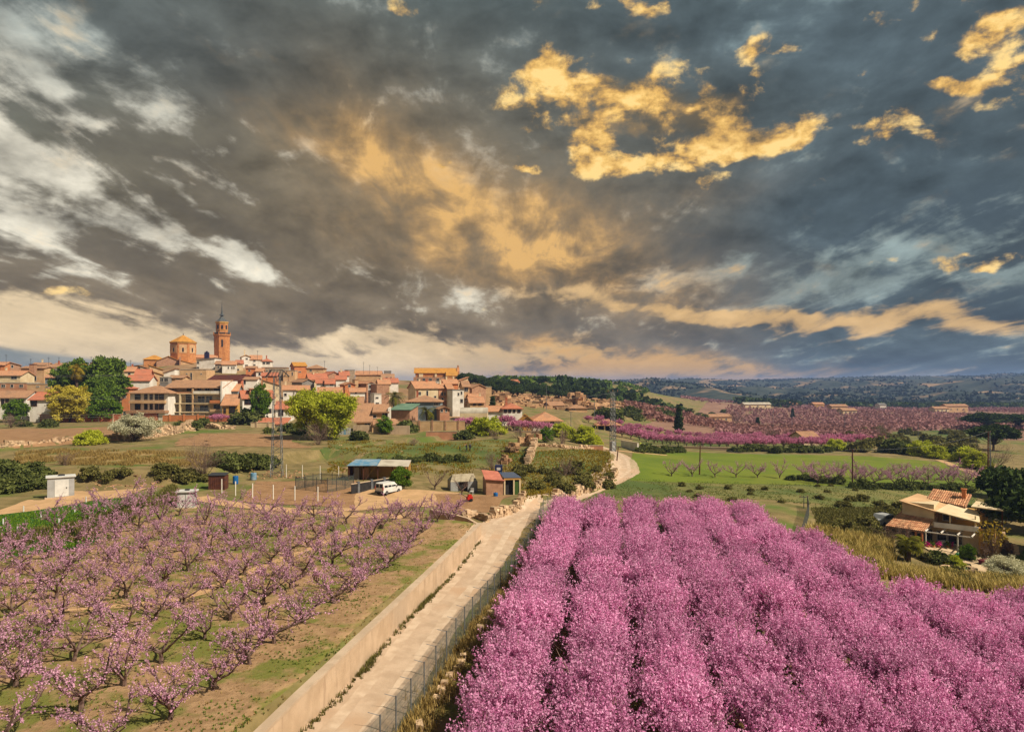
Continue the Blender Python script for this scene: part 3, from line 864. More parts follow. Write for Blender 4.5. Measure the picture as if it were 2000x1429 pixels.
def palm(seed, h=6, fr=2.6, n=46, mleaf=None):
    rs = np.random.RandomState(seed)
    T, Cn = MB(), MB()
    tr, _ = limb(rs, (0, 0, -.4), (0, 0, 1), h + .4, 6, 0, .02)
    T.tube(tr, np.r_[.36, np.linspace(.28, .24, 4), .30, .34], 8)
    for k in range(n):
        a, e = rs.uniform(0, 6.283), rs.uniform(-.5, 1.35)
        L_ = fr * rs.uniform(.8, 1.1)
        p = [np.array([0, 0, h - .1])]
        for q in range(7):
            p.append(p[-1] + np.array([math.cos(a) * math.cos(e), math.sin(a) * math.cos(e), math.sin(e)]) * L_ / 7)
            e -= .24
        p = np.array(p)
        Cn.tube(p, np.linspace(.035, .01, 8), 3, val=.5)
        sd = np.array([-math.sin(a), math.cos(a), 0])
        for q in range(16):
            t_ = .8 + q / 16 * 6.1
            i = min(int(t_), 6)
            b = p[i] + (p[i + 1] - p[i]) * (t_ - i)
            fw = unit(p[i + 1] - p[i])
            ll = .62 * math.sin(.35 + q / 16 * 2.5) + .1
            for s in (-1, 1):
                tip = b + (sd * s * .8 + fw * .55 + np.array([0, 0, -.25])) * ll
                w_ = fw * .045
                Cn.add([b - w_, b + w_, tip], [(0, 1, 2)], 0, rs.uniform(0, .9))
    return dict(trunk=T.mesh('trunk', M_BARK), crown=Cn.mesh('crown', mleaf or M_PALM))

def place(proto, name, label, cat, loc, rz=0.0, sc=1.0, group=None, scz=None):
    o = thing(name, label, cat, loc, rz, group)
    o.scale = (sc, sc, scz or sc)
    for part, me in proto.items():
        obj(part, me, o)
    return o

RNG = random.Random(77)
ORD = ['first', 'second', 'third', 'fourth', 'fifth', 'sixth', 'seventh', 'eighth', 'ninth', 'tenth', 'eleventh', 'twelfth', 'thirteenth', 'fourteenth', 'fifteenth', 'sixteenth', 'seventeenth', 'eighteenth', 'nineteenth', 'twentieth', 'twenty-first', 'twenty-second', 'twenty-third', 'twenty-fourth']

# dense pink orchard, right of the road -----------------------------
DENSE = [peach_dense(100 + k) for k in range(6)]
FENCE = [(-7.75, 12), (-5.0, 29.8), (-2.6, 43), (0.6, 58.5), (2.2, 67), W(1062, 1004), W(1110, 982), W(1135, 972)]
fence_np = np.array(FENCE)
DIRX = 0.14
def in_view(x, d, z, h, rad_=2.2):
    return (abs(x) - rad_ < d * 1000 / F) and HORIZON + (CAM_Z - z - h) / d * F < 1435
def right_orchard():
    n = 0
    row0 = -7.2
    for r in range(0, 17):
        off = row0 + r * 3.75
        k = 0
        d = 19.0 + RNG.uniform(0, 1)
        while d < 79:
            d += 2.5 + RNG.uniform(-.25, .25)
            x = off + DIRX * d - .9 + RNG.uniform(-.25, .25)
            fx = np.interp(d, fence_np[:, 1], fence_np[:, 0])
            if x < fx + 1.7: continue
            # far edge, and the house garden cut out of the right side
            if d > 76 - 0.02 * x: continue
            if x > 26.8 and d > 50.5: continue
            if x > 1.05 * d * 1000 / F + 8: continue
            z = gz(x, d)
            if not in_view(x, d, z, 3.9, 6.0): continue
            seen = in_view(x, d, z, 3.9, 1.2)
            s = RNG.uniform(.9, 1.12)
            lb = f'dense pink peach tree, {ORD[k]} from the near end, {ORD[r]} row from the wire fence' if seen else f'dense pink peach tree beyond the frame edge, {ORD[r]} row from the wire fence'
            place(RNG.choice(DENSE), 'peach_tree', lb, 'tree',
                  (x, d, z), RNG.uniform(0, 6.28), s, f'peach trees of the {ORD[r]} row of the dense orchard', s * RNG.uniform(.92, 1.1))
            k += seen
            n += 1
    return n

# open orchard, left of the road --------------------------------------
OPEN = [peach_open(300 + k) for k in range(10)]
def left_orchard():
    n = 0
    wall = np.array(WALL_PTS)
    bank = np.array(BANK2)
    # rows run parallel to the retaining wall
    dx, dy = 0.159, 1.0
    for r in range(0, 14):
        k = 0
        d = 21.0 + (r % 2) * 1.2
        while d < 80:
            d += 3.1 + RNG.uniform(-.35, .35)
            x = -13.4 + .159 * (d - 14) - 2.4 - r * 4.35 + RNG.uniform(-.45, .45)
            if abs(x) > d * .80 + 6: continue
            far = 74 if x > -14 else 70
            if d > far: continue
            sd, best, over = line_dist(bank, np.array([x]), np.array([d]))
            if x < bank[-1, 0] + 1 and sd[0] > -5.5 and x < bank[-1, 0] + .5: continue
            z = gz(x, d)
            if not in_view(x, d, z, 3.3, 5.0): continue
            seen = in_view(x, d, z, 3.3, 1.4)
            s = RNG.uniform(.68, .95)
            place(RNG.choice(OPEN), 'open_peach_tree', f'open-branched sparse peach tree, {ORD[k]} from the near end, {ORD[r]} row from the concrete wall' if seen else f'open-branched sparse peach tree beyond the frame edge, {ORD[r]} row from the concrete wall', 'tree',
                  (x, d, z), RNG.uniform(0, 6.28), s, f'open peach trees of the {ORD[r]} row from the concrete wall')
            k += seen
            n += 1
    return n
print('right orchard', right_orchard(), 'left orchard', left_orchard())

# ------------------------------------------------------------------ village
WALLS = {
 'white': mat('white_render', L(238, 230, 218, .9), L(222, 212, 198, .88), .6, 5, c3=L(210, 198, 180, .86)),
 'cream': mat('cream_render', L(228, 206, 168, .87), L(210, 184, 144, .85), .5, 5),
 'tan': mat('tan_render', L(216, 176, 132, .85), L(196, 156, 114, .84), .5, 5, bump=.02, bscale=3),
 'ochre': mat('ochre_render', L(212, 164, 90, .84), L(196, 146, 78, .82), .6, 5),
 'orange': mat('orange_render', L(216, 138, 88, .84), L(200, 122, 76, .82), .6, 5),
 'brick': mat('red_brick', L(196, 116, 84, .84), L(172, 98, 70, .82), 1.6, 4, bump=.01, bscale=12),
 'brown': mat('brown_brick', L(186, 142, 112, .85), L(162, 120, 94, .84), 1.2, 5, bump=.02, bscale=6),
 'stone': mat('grey_stone', L(174, 154, 130, .84), L(148, 128, 106, .82), .9, 6, bump=.04, bscale=4),
 'grey': mat('grey_render', L(150, 142, 134, .8), L(132, 124, 116, .78), .5, 5),
 'bluegrey': mat('bluegrey_render', L(140, 152, 158, .8), L(120, 134, 140, .78), .5, 5),
 'church': mat('church_brick', L(204, 140, 86, .86), L(180, 118, 70, .84), .8, 6, bump=.02, bscale=6),
 'pink': mat('pink_render', L(206, 150, 116, .82), L(188, 132, 100, .8), .5, 5),
}
def tilemat(name, a, b, c):
    """clay tiles: rows across the slope, mixed tones, bump in columns"""
    m = bpy.data.materials.new(name)
    m.use_nodes = True
    t = m.node_tree
    p = t.nodes['Principled BSDF']
    p.inputs['Roughness'].default_value = .85
    p.inputs['Specular IOR Level'].default_value = .2
    co = nd(t, 'ShaderNodeTexCoord').outputs['Object']
    st = nd(t, 'ShaderNodeMapping', {'Vector': co, 'Scale': (3.2, .8, .8)}).outputs[0]
    n1 = NOISE(t, st, 1.3, 4, .65)
    n2 = NOISE(t, co, .5, 4, .6)
    col = MIX(t, MR(t, n1, .35, .65), a, b)
    col = MIX(t, MR(t, n2, .5, .7, 0, .8), col, c)
    wv = nd(t, 'ShaderNodeTexWave', {'Vector': co, 'Scale': 1.25, 'Distortion': .2}, bands_direction='X').outputs['Fac']
    col = MIX(t, MA(t, 'MULTIPLY', wv, .28), col, c)
    t.links.new(col, p.inputs['Base Color'])
    bp = nd(t, 'ShaderNodeBump', {'Height': wv, 'Strength': .8, 'Distance': .08})
    t.links.new(bp.outputs[0], p.inputs['Normal'])
    return m
ROOFS = {
 'red': tilemat('red_tiles', L(206, 128, 96, .88), L(190, 114, 84, .88), L(172, 114, 90, .84)),
 'orange': tilemat('orange_tiles', L(212, 156, 116, .88), L(198, 138, 100, .88), L(176, 134, 104, .84)),
 'brown': tilemat('brown_tiles', L(192, 146, 110, .88), L(174, 128, 96, .88), L(156, 122, 96, .84)),
 'ochre': tilemat('ochre_tiles', L(214, 156, 70, .9), L(200, 136, 58, .9), L(170, 120, 60, .85)),
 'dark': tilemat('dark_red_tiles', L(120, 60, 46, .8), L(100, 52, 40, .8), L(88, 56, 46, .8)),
 'grey': mat('grey_roof', L(140, 136, 128, .8), L(116, 112, 106, .8), .8, 5),
 'pale': mat('pale_sheet_roof', L(196, 186, 168, .85), L(172, 160, 142, .82), .6, 5),
 'green': mat('green_sheet_roof', L(120, 146, 122, .8), L(100, 130, 106, .78), .6, 5),
}
M_GLASS = mat('window_dark', L(34, 34, 40, .7), L(52, 50, 54, .8), 1.5, 2, rough=.25, spec=.5)
M_FRAME = mat('window_frame', L(206, 196, 180, .85))
M_WOOD = mat('brown_wood', L(104, 62, 40, .8), L(84, 50, 32, .8), 3, 4)
M_METAL = mat('galvanised_metal', L(128, 130, 132, .8), L(108, 108, 112, .8), 2, 3, rough=.55, spec=.4, metal=.3)
M_DARKMETAL = mat('dark_metal', L(60, 60, 64, .8), rough=.6)
def concmat():
    m = mat('concrete', L(204, 176, 146, .86), L(188, 160, 130, .84), .7, 6, bump=.012, bscale=6, c3=L(184, 160, 134, .86))
    t = m.node_tree
    b = t.nodes['Principled BSDF']
    src = b.inputs['Base Color'].links[0].from_socket
    co = nd(t, 'ShaderNodeTexCoord').outputs['Object']
    st = nd(t, 'ShaderNodeMapping', {'Vector': co, 'Scale': (1.6, 1.6, .22)}).outputs[0]
    n = NOISE(t, st, 1.4, 6, .65)
    c = MIX(t, MR(t, n, .52, .72, 0, .55), src, L(150, 122, 98, .85))     # run-off stains
    t.links.new(c, b.inputs['Base Color'])
    return m
M_CONC = concmat()

WCACHE = {}
def window(parent, x, z, w, h, y=0.0, shutter=False, side=None):
    """window in a front wall at y: frame that stands proud, pane set back in it"""
    k = (round(w, 1), round(h, 1), shutter)
    w, h = max(k[0], .3), max(k[1], .3)
    if k not in WCACHE:
        m = MB()
        t_ = .09
        m.box(-w / 2 - t_, w / 2 + t_, -.10, .02, -.14, 0)
        m.box(-w / 2 - t_, w / 2 + t_, -.08, .02, h, h + t_)
        m.box(-w / 2 - t_, -w / 2, -.08, .02, 0, h)
        m.box(w / 2, w / 2 + t_, -.08, .02, 0, h)
        p = MB().box(-w / 2, w / 2, -.03, .01, 0, h)
        if w > .9: m.box(-.03, .03, -.06, -.03, 0, h)
        WCACHE[k] = (m.mesh('window', M_WOOD if shutter else M_FRAME), p.mesh('pane', M_GLASS))
    a, b = WCACHE[k]
    o = obj('window', a, parent, (x, y, z))
    if side:
        o.location = side[0]
        o.rotation_euler = (0, 0, side[1])
    obj('pane', b, o)
    return o

def roof_mesh(kind, w, dep, pitch, over=.45, th=.22):
    m = MB()
    x0, x1, y0, y1 = -w / 2 - over, w / 2 + over, -over, dep + over
    tn = math.tan(rad(pitch))
    def slab(q):            # thick sheet from 3-4 top points
        q = np.array(q, float)
        n = len(q)
        v = np.r_[q, q - (0, 0, th)]
        m.add(v, [list(range(n))])
        m.add(v, [list(range(2 * n - 1, n - 1, -1))])
        m.add(v, [(i, i + n, (i + 1) % n + n, (i + 1) % n) for i in range(n)])
    if kind == 'gx':
        ym, zr = dep / 2, (dep / 2) * tn
        ze = -over * tn
        slab([(x0, y0, ze), (x1, y0, ze), (x1, ym, zr), (x0, ym, zr)])
        slab([(x0, ym, zr), (x1, ym, zr), (x1, y1, ze), (x0, y1, ze)])
        m.tube([(x0, ym, zr), (x1, ym, zr)], .13, 5)
    elif kind == 'gy':
        zr, ze = (w / 2) * tn, -over * tn
        slab([(x0, y0, ze), (0, y0, zr), (0, y1, zr), (x0, y1, ze)][::-1])
        slab([(0, y0, zr), (x1, y0, ze), (x1, y1, ze), (0, y1, zr)][::-1])
        m.tube([(0, y0, zr), (0, y1, zr)], .13, 5)
    elif kind == 'hip':
        zr, ze = (min(dep, w) / 2) * tn, -over * tn
        r = min(dep, w) / 2
        if w >= dep: A, B = (-w / 2 + r, dep / 2, zr), (w / 2 - r + .01, dep / 2, zr)
        else: A, B = (0, r, zr), (0, dep - r, zr)
        c = [(x0, y0, ze), (x1, y0, ze), (x1, y1, ze), (x0, y1, ze)]
        if w >= dep:
            slab([c[0], c[1], B, A]); slab([c[1], c[2], B]); slab([c[2], c[3], A, B]); slab([c[3], c[0], A])
        else:
            slab([c[0], c[1], A]); slab([c[1], c[2], B, A]); slab([c[2], c[3], B]); slab([c[3], c[0], A, B])
    elif kind == 'mono':    # rises towards the back
        slab([(x0, y0, -over * tn), (x1, y0, -over * tn), (x1, y1, (dep + over) * tn), (x0, y1, (dep + over) * tn)])
    elif kind == 'sl':      # rises to the right
        slab([(x0, y0, -over * tn), (x1, y0, (w + over) * tn), (x1, y1, (w + over) * tn), (x0, y1, -over * tn)])
    elif kind == 'sr':      # rises to the left
        slab([(x0, y0, (w + over) * tn), (x1, y0, -over * tn), (x1, y1, -over * tn), (x0, y1, (w + over) * tn)])
    elif kind == 'flat':
        m.box(x0 + over * .7, x1 - over * .7, y0 + over * .7, y1 - over * .7, 0.01, .25)
    return m

def wall_mesh(kind, w, h, dep, pitch, found):
    m = MB()
    z0 = -found
    tn = math.tan(rad(pitch))
    m.box(-w / 2, w / 2, 0, dep, z0, h)
    e = .02
    if kind == 'gx':
        z = h + dep / 2 * tn - .14
        for x in (-w / 2, w / 2 - .3):
            v = [(x, 0, h), (x, dep, h), (x, dep / 2, z), (x + .3, 0, h), (x + .3, dep, h), (x + .3, dep / 2, z)]
            m.add(v, [(0, 2, 1), (3, 4, 5)]); m.add(v, [(0, 3, 5, 2), (1, 2, 5, 4)])
    elif kind == 'gy':
        z = h + w / 2 * tn - .14
        for y in (0, dep - .3):
            v = [(-w / 2, y, h), (w / 2, y, h), (0, y, z), (-w / 2, y + .3, h), (w / 2, y + .3, h), (0, y + .3, z)]
            m.add(v, [(0, 1, 2), (3, 5, 4)]); m.add(v, [(0, 2, 5, 3), (1, 4, 5, 2)])
    elif kind == 'mono':
        z = h + dep * tn - .14
        v = [(-w / 2, 0, h), (w / 2, 0, h), (-w / 2, dep, h), (w / 2, dep, h), (-w / 2, dep, z), (w / 2, dep, z)]
        m.add(v, [(0, 4, 2), (1, 3, 5)]); m.add(v, [(2, 4, 5, 3)])
    elif kind in ('sl', 'sr'):
        s = 1 if kind == 'sl' else -1
        z = h + w * tn - .14
        v = [(-s * w / 2, 0, h), (s * w / 2, 0, h), (s * w / 2, 0, z), (-s * w / 2, dep, h), (s * w / 2, dep, h), (s * w / 2, dep, z)]
        m.add(v, [(0, 1, 2), (3, 5, 4)]); m.add(v, [(1, 4, 5, 2)])
    return m

HOUSES = []
def H(x0, x1, ye, yb, d, roof, wall, rf, label, wins=(), yaw=0, dep=8.0, pitch=22, chim=0, auto=None, over=.45, found=5.0, sidewins=0, shut=False):
    """house whose front wall spans pixels x0..x1, eaves at ye, foot at yb, at distance d"""
    xm = (x0 + x1) / 2
    c = at(xm, yb, d)
    az = math.atan2((xm - 1000) / F, 1)
    vis = max(.35, math.cos(rad(yaw) + az)) / max(.5, math.cos(az))
    w = (x1 - x0) / F * d / vis
    h = (yb - ye) / F * d
    t_ = thing('house', label, 'house', c, rad(yaw), 'houses of the hill village')
    hw = wall_mesh(roof, w, h, dep, pitch, found).build('wall', WALLS[wall], t_)
    r = roof_mesh(roof, w, dep, pitch, over).build('roof', ROOFS[rf], t_)
    r.location = (0, 0, h + .03)
    rng = random.Random(int(x0 * 7 + ye * 13))
    if chim:
        for k in range(chim):
            cx, cyy = rng.uniform(-w * .35, w * .35), dep * rng.uniform(.35, .6)
            ch = MB().box(-.3, .3, -.25, .25, -.6, 1.5 + dep * .12).box(-.38, .38, -.33, .33, 1.5 + dep * .12, 1.62 + dep * .12)
            ch.build('chimney', WALLS['brick' if rng.random() < .5 else 'cream'], r, loc=(cx, cyy, .2))
    for q in wins:
        xa, xb, ya, yb_ = q[:4]
        window(t_, ((xa + xb) / 2 - xm) / (x1 - x0) * w, (yb - yb_) / F * d, (xb - xa) / (x1 - x0) * w, (yb_ - ya) / F * d, shutter=shut)
    if auto:
        nc, nr = auto
        for i in range(nc):
            for j in range(nr):
                if rng.random() < .12: continue
                ww, hh = min(1.1, w / nc * .5), 1.3
                window(t_, (-.5 + (i + .5) / nc) * w + rng.uniform(-.2, .2), h - (j + 1) * h / nr + h / nr * .22, ww, min(hh, h / nr * .5), shutter=rng.random() < .4)
    for j in range(sidewins):
        zz = h * (.3 + .45 * j)
        window(t_, 0, 0, .9, 1.1, side=((-w / 2, dep * .45, zz), rad(-90)))
    HOUSES.append(t_)
    return t_

# far left
H(-40, 51, 775, 818, 213, 'gx', 'white', 'brown', 'long white house with brown tiled roof at the edge of the photo', [(3, 8, 779, 790), (11, 17, 778, 785), (37, 46, 778, 786)], 4, 8, 26, shut=True)
H(58, 126, 779, 820, 206, 'gx', 'white', 'red', 'white house with brown window behind the yellow mimosa tree', [(61, 72, 782, 792)], 4, 9, 24, shut=True)
H(-30, 52, 748, 764, 238, 'flat', 'pink', 'pale', 'pinkish terrace house with three small windows above the long white house', [(3, 10, 751, 756), (21, 26, 751, 756), (38, 45, 751, 756)], 3, 7)
H(53, 100, 750, 766, 236, 'flat', 'tan', 'pale', 'low tan wall house with two slit vents behind the mimosa', [(71, 77, 754, 755.5), (89, 94, 754, 755.5)], 3, 5)
H(-15, 40, 732, 752, 258, 'gx', 'cream', 'orange', 'cream house with green awning and orange roof, far end of village', [(22, 33, 734, 740)], 6, 9, 20, chim=1)
H(41, 86, 718, 752, 272, 'gx', 'tan', 'brown', 'blank tan gable house with one white-framed window', [(59, 71, 734, 743)], 6, 7, 10)
H(57, 67, 712, 722, 268, 'flat', 'brown', 'dark', 'small dark brick roof hut on the tan gable house', (), 10, 2, found=2)
H(20, 40, 712, 722, 302, 'sr', 'brown', 'orange', 'dark brown brick house with sloping orange roof on the skyline', [(14 + 8, 26, 713, 718)], 34, 10, 18)
H(88, 110, 736, 752, 252, 'gx', 'bluegrey', 'orange', 'small blue grey house with orange roof beside the pines', [(94, 98, 739, 746)], 10, 7, 18)
H(88, 126, 716, 735, 300, 'gx', 'white', 'brown', 'white house with dark glazed gallery below the skyline', [(89, 105, 721, 728)], 8, 7, 16, chim=1)
H(62, 92, 712, 722, 335, 'gx', 'cream', 'brown', 'cream house under brown tiles on the skyline left of pines', (), 12, 7, 16, 1)
H(-12, 9, 712, 722, 312, 'gx', 'orange', 'orange', 'orange rendered house at the upper left photo edge', (), 10, 7, 20)
H(104, 130, 712, 722, 350, 'gx', 'white', 'brown', 'low white house with television mast behind the tall pines', (), 8, 7, 14)
H(176, 190, 711, 720, 345, 'gx', 'white', 'orange', 'little white house peeping over the pine crowns', (), 8, 6, 20)
# below the church
H(238, 252, 757, 820, 224, 'hip', 'orange', 'red', 'orange house with arched ground floor and white terrace posts', [(240, 246, 764, 776), (241, 247, 803, 815)], 12, 9, 20)
H(246, 292, 742, 760, 250, 'gx', 'white', 'red', 'white house under a bright red roof above the arched house', (), 10, 8, 24)
H(243, 262, 724, 745, 276, 'gx', 'cream', 'orange', 'small cream house with orange gable beside the pines', [(250, 255, 728, 732)], 18, 8, 22, 1)
H(264, 292, 731, 745, 262, 'gx', 'pink', 'red', 'pink house with wide red roof below the brown gable', (), 20, 9, 24)
H(274, 288, 718, 735, 290, 'sr', 'stone', 'brown', 'dark slate-grey gable house with roof mast left of church', (), 42, 9, 18)
H(292, 318, 721, 733, 312, 'sr', 'tan', 'ochre', 'tan barn with upper sloping ochre roof below the church', (), 30, 8, 20)
H(286, 318, 731, 742, 298, 'sr', 'tan', 'ochre', 'tan barn with lower sloping ochre roof below the church', (), 30, 7, 20)
H(312, 329, 737, 756, 240, 'flat', 'grey', 'pale', 'grey house with two wide dark windows under the church', [(313, 319, 739, 745), (321, 328, 739, 745)], 4, 6)
H(329, 356, 737, 756, 243, 'gx', 'tan', 'brown', 'tan house with a pair of white-framed windows under church', [(345, 347, 738, 741), (348, 350, 738, 741)], 6, 7, 12)
H(320, 341, 727, 742, 292, 'sl', 'white', 'brown', 'small white shed with slanting roof against the church wall', (), 8, 6, 20)
H(352, 403, 722, 752, 318, 'flat', 'tan', 'pale', 'big blank tan building with two tiny windows below church', [(364, 366, 729, 731), (392, 394, 729, 731), (372, 375, 728, 742)], 6, 12, found=8)
H(384, 419, 702, 728, 352, 'sl', 'white', 'grey', 'tall blank white house with slanting top between church and tower', [(385, 389, 706, 710), (385, 389, 716, 720)], 2, 9, 6, found=8)
# right of the tower
H(420, 434, 710, 732, 345, 'gx', 'stone', 'brown', 'narrow stone house at the foot of the bell tower', [(425, 428, 715, 719)], 12, 8, 20)
H(434, 461, 711, 738, 338, 'gx', 'white', 'orange', 'white house with three small windows below the bell tower', [(445, 447, 716, 720), (452, 454, 716, 720), (456, 458, 716, 720), (446, 448, 729, 733)], 18, 8, 22)
H(461, 474, 709, 732, 352, 'gx', 'cream', 'red', 'cream house with red roof between tower and white terrace', [(464, 469, 708, 712), (463, 467, 720, 725)], 20, 8, 22)
H(472, 489, 696, 722, 372, 'gy', 'white', 'ochre', 'tall white gabled house at left of the white terrace row', [(480, 484, 699, 702), (479, 484, 712, 715)], 24, 16, 22, 1)
H(489, 511, 701, 722, 374, 'gx', 'white', 'orange', 'middle white house of the terrace row right of the tower', [(495, 499, 702, 706), (495, 499, 711, 714)], 20, 9, 26)
H(511, 531, 704, 722, 376, 'hip', 'white', 'red', 'white house with red roof ending the terrace row', [(513, 518, 707, 711), (520, 527, 707, 711)], 16, 9, 26, 1)
H(480, 500, 718, 740, 330, 'gx', 'orange', 'brown', 'orange brick house with open loft under the white terrace', [(485, 489, 722, 725), (482, 484, 732, 735), (492, 496, 732, 735)], 16, 9, 10)
H(500, 514, 724, 742, 325, 'gx', 'white', 'orange', 'narrow white house beside the orange brick loft house', [(505, 509, 728, 733)], 16, 8, 18)
H(511, 560, 718, 742, 335, 'flat', 'stone', 'brown', 'long stone coloured house front with one small window', [(520, 523, 723, 726), (526, 527, 720, 727)], 10, 8)
H(511, 541, 733, 746, 305, 'gx', 'orange', 'red', 'low orange house under a red roof behind the pylon', [(517, 523, 734, 737)], 14, 7, 20)
H(553, 576, 724, 745, 330, 'flat', 'tan', 'pale', 'blank tan wall building left of the orange hall', [(570, 572, 727, 733)], 8, 8)
H(575, 599, 714, 742, 350, 'gx', 'orange', 'ochre', 'tall orange hall with blank front wall on the skyline', [(583, 588, 725, 727)], 26, 13, 16)
H(599, 632, 718, 742, 352, 'hip', 'tan', 'brown', 'tan hall with broad brown roof on the skyline', [(605, 609, 721, 725)], 8, 12, 22)
H(404, 470, 742, 756, 300, 'gx', 'brick', 'dark', 'long dark red barn roof in the shade below the tower', (), -22, 9, 26)
H(476, 502, 740, 756, 285, 'gx', 'white', 'brown', 'white house with open dark porch beside the red barn', [(476, 480, 742, 750)], 10, 8, 12)
H(438, 464, 762, 790, 224, 'gx', 'bluegrey', 'orange', 'house with new orange roof and blue grey upper wall', [(448, 452, 765, 772)], 10, 8, 26)
# front row
H(434, 463, 789, 826, 214, 'gx', 'ochre', 'orange', 'yellow house with round attic vent and arched doorway', [(448, 459, 794, 806), (437, 441, 797, 806), (440, 457, 813, 824)], 4, 8, 36, shut=True)
big = H(474, 535, 776, 824, 206, 'gx', 'white', 'red', 'large white house with red roof, dormer and blank grey side', [(478, 492, 780, 789), (517, 529, 780, 788), (481, 490, 799, 805), (524, 530, 799, 806), (502, 511, 781, 788)], 27, 8, 27, 1, shut=True)
H(538, 568, 797, 822, 210, 'gx', 'white', 'red', 'white cottage with red roof half hidden by willow', [(544, 553, 800, 811), (566, 574, 801, 808)], 10, 8, 26, shut=True)
H(502, 556, 827, 842, 186, 'mono', 'white', 'red', 'low white garage with red roof and grey door', [(503, 515, 828, 838)], 4, 5, 14)
H(553, 578, 760, 790, 240, 'gx', 'white', 'orange', 'cream white house with square windows right of the pylon', [(555, 560, 768, 773), (573, 575, 765, 770), (556, 561, 782, 787)], 16, 9, 16, 1)
H(579, 604, 761, 792, 242, 'gx', 'cream', 'orange', 'cream house under shallow orange roof behind willow top', [(580, 584, 764, 768), (592, 598, 766, 770)], 18, 9, 18)
H(514, 546, 751, 764, 262, 'sr', 'cream', 'orange', 'low cream house with sloping orange roof behind the pylon', (), 22, 8, 18)
H(590, 614, 745, 764, 272, 'gy', 'grey', 'brown', 'grey gabled house in shadow with dark eaves', (), 40, 10, 24)
H(604, 640, 740, 752, 300, 'gx', 'cream', 'red', 'house with broad red brown roof and two chimneys', (), 24, 10, 26, 2)
H(618, 636, 747, 762, 270, 'gx', 'white', 'red', 'white house left half of a pair under red roofs', [(630, 633, 750, 754)], 14, 7, 24)
H(636, 653, 748, 764, 268, 'gx', 'white', 'red', 'white house right half of a pair under red roofs', [(645, 650, 749, 753)], 14, 7, 26)
H(641, 664, 731, 745, 328, 'gy', 'brown', 'red', 'dark brown house with twin bright red roofs', (), 36, 10, 26)
H(664, 682, 732, 742, 326, 'gx', 'white', 'red', 'small white house with red roof and black chimney', [(668, 674, 733, 737)], 18, 8, 24, 1)
H(656, 676, 740, 752, 300, 'gx', 'white', 'red', 'white row house with low red roof in mid village', (), 14, 7, 24)
H(622, 668, 765, 784, 232, 'gx', 'white', 'orange', 'low wide house with orange roof above willow', [(650, 655, 768, 773)], 16, 9, 18)
H(674, 694, 750, 772, 254, 'gy', 'orange', 'orange', 'salmon gable house with one dark square window', [(680, 685, 751, 756)], 26, 9, 20)
H(684, 713, 764, 778, 246, 'gx', 'white', 'orange', 'white house with orange roof below the salmon gable', [(693, 697, 765, 769)], 14, 6, 22)
H(693, 700, 742, 762, 270, 'flat', 'tan', 'brown', 'blank tan party wall beside the salmon gable', (), 20, 8)
H(694, 744, 731, 745, 396, 'gx', 'tan', 'orange', 'long house on the skyline with ribbed orange roof', (), 6, 9, 24)
H(679, 693, 723, 738, 392, 'flat', 'stone', 'grey', 'flat topped grey block on the skyline with yellow side', (), 26, 8)
H(746, 770, 738, 752, 370, 'gx', 'white', 'brown', 'white house with grey-brown roof right end of skyline row', [(753, 757, 736, 739), (762, 765, 736, 739)], 14, 9, 26)
H(750, 764, 725, 738, 388, 'flat', 'grey', 'grey', 'small flat grey roof house on skyline', (), 10, 7)
H(752, 778, 746, 760, 318, 'gx', 'white', 'red', 'white house with dull red roof below skyline row', [(760, 764, 748, 752)], 16, 8, 24)
H(716, 732, 748, 772, 268, 'gy', 'brown', 'orange', 'dark brown gabled house with twin orange roofs', (), 40, 12, 20)
H(719, 732, 750, 785, 258, 'flat', 'white', 'pale', 'tall narrow white house with stacked balconies', [(721, 729, 752, 758), (722, 728, 763, 768)], 10, 6)
H(731, 745, 770, 795, 232, 'flat', 'white', 'pale', 'small white cube house right of grey wall', [(734, 739, 775, 778), (734, 740, 786, 790)], 22, 7)
H(736, 760, 751, 790, 248, 'flat', 'brown', 'brown', 'tall bare brown brick house with yellow side', (), 24, 10)
H(740, 762, 749, 760, 284, 'gx', 'cream', 'orange', 'cream house with orange roof above brown brick house', (), 18, 8, 24, 1)
H(664, 708, 787, 806, 214, 'gx', 'tan', 'brown', 'low tan shed with wide brown roof above the tan villa', (), 10, 9, 22)
# middle right
H(792, 860, 783, 806, 204, 'hip', 'bluegrey', 'brown', 'blue green house with broad hipped roof behind palms', [(795, 803, 785, 792), (804, 814, 785, 792), (848, 851, 786, 792), (852, 855, 786, 792)], 2, 10, 18, 1)
H(764, 800, 799, 816, 186, 'mono', 'brown', 'green', 'long brick outbuilding with pale green sheet roof', (), -14, 6, 12)
H(812, 856, 757, 782, 242, 'gx', 'cream', 'orange', 'large beige house with tall slit window and dark side', [(815, 822, 765, 771), (833, 836, 763, 773), (848, 852, 773, 777)], 22, 11, 22, 2)
H(857, 875, 757, 795, 246, 'gx', 'pink', 'orange', 'tall pinkish tenement with red washing on its front', [(862, 865, 766, 772), (868, 870, 766, 772), (862, 866, 777, 783)], 16, 9, 18, 2)
H(875, 885, 758, 796, 244, 'gx', 'cream', 'orange', 'slim cream tenement beside the pink one', [(878, 881, 768, 773)], 16, 9, 18)
H(884, 906, 762, 800, 236, 'flat', 'white', 'grey', 'pale grey block house with blue top terrace', [(894, 897, 767, 772), (900, 903, 764, 770), (899, 904, 779, 786)], 20, 7)
H(905, 917, 754, 800, 246, 'gx', 'tan', 'brown', 'tall brown house with wooden balcony tower', [(907, 914, 756, 764), (909, 913, 777, 786)], 12, 9, 22)
H(868, 895, 748, 760, 282, 'gx', 'orange', 'orange', 'orange roofed house below the long monastery', (), 18, 8, 22, 2)
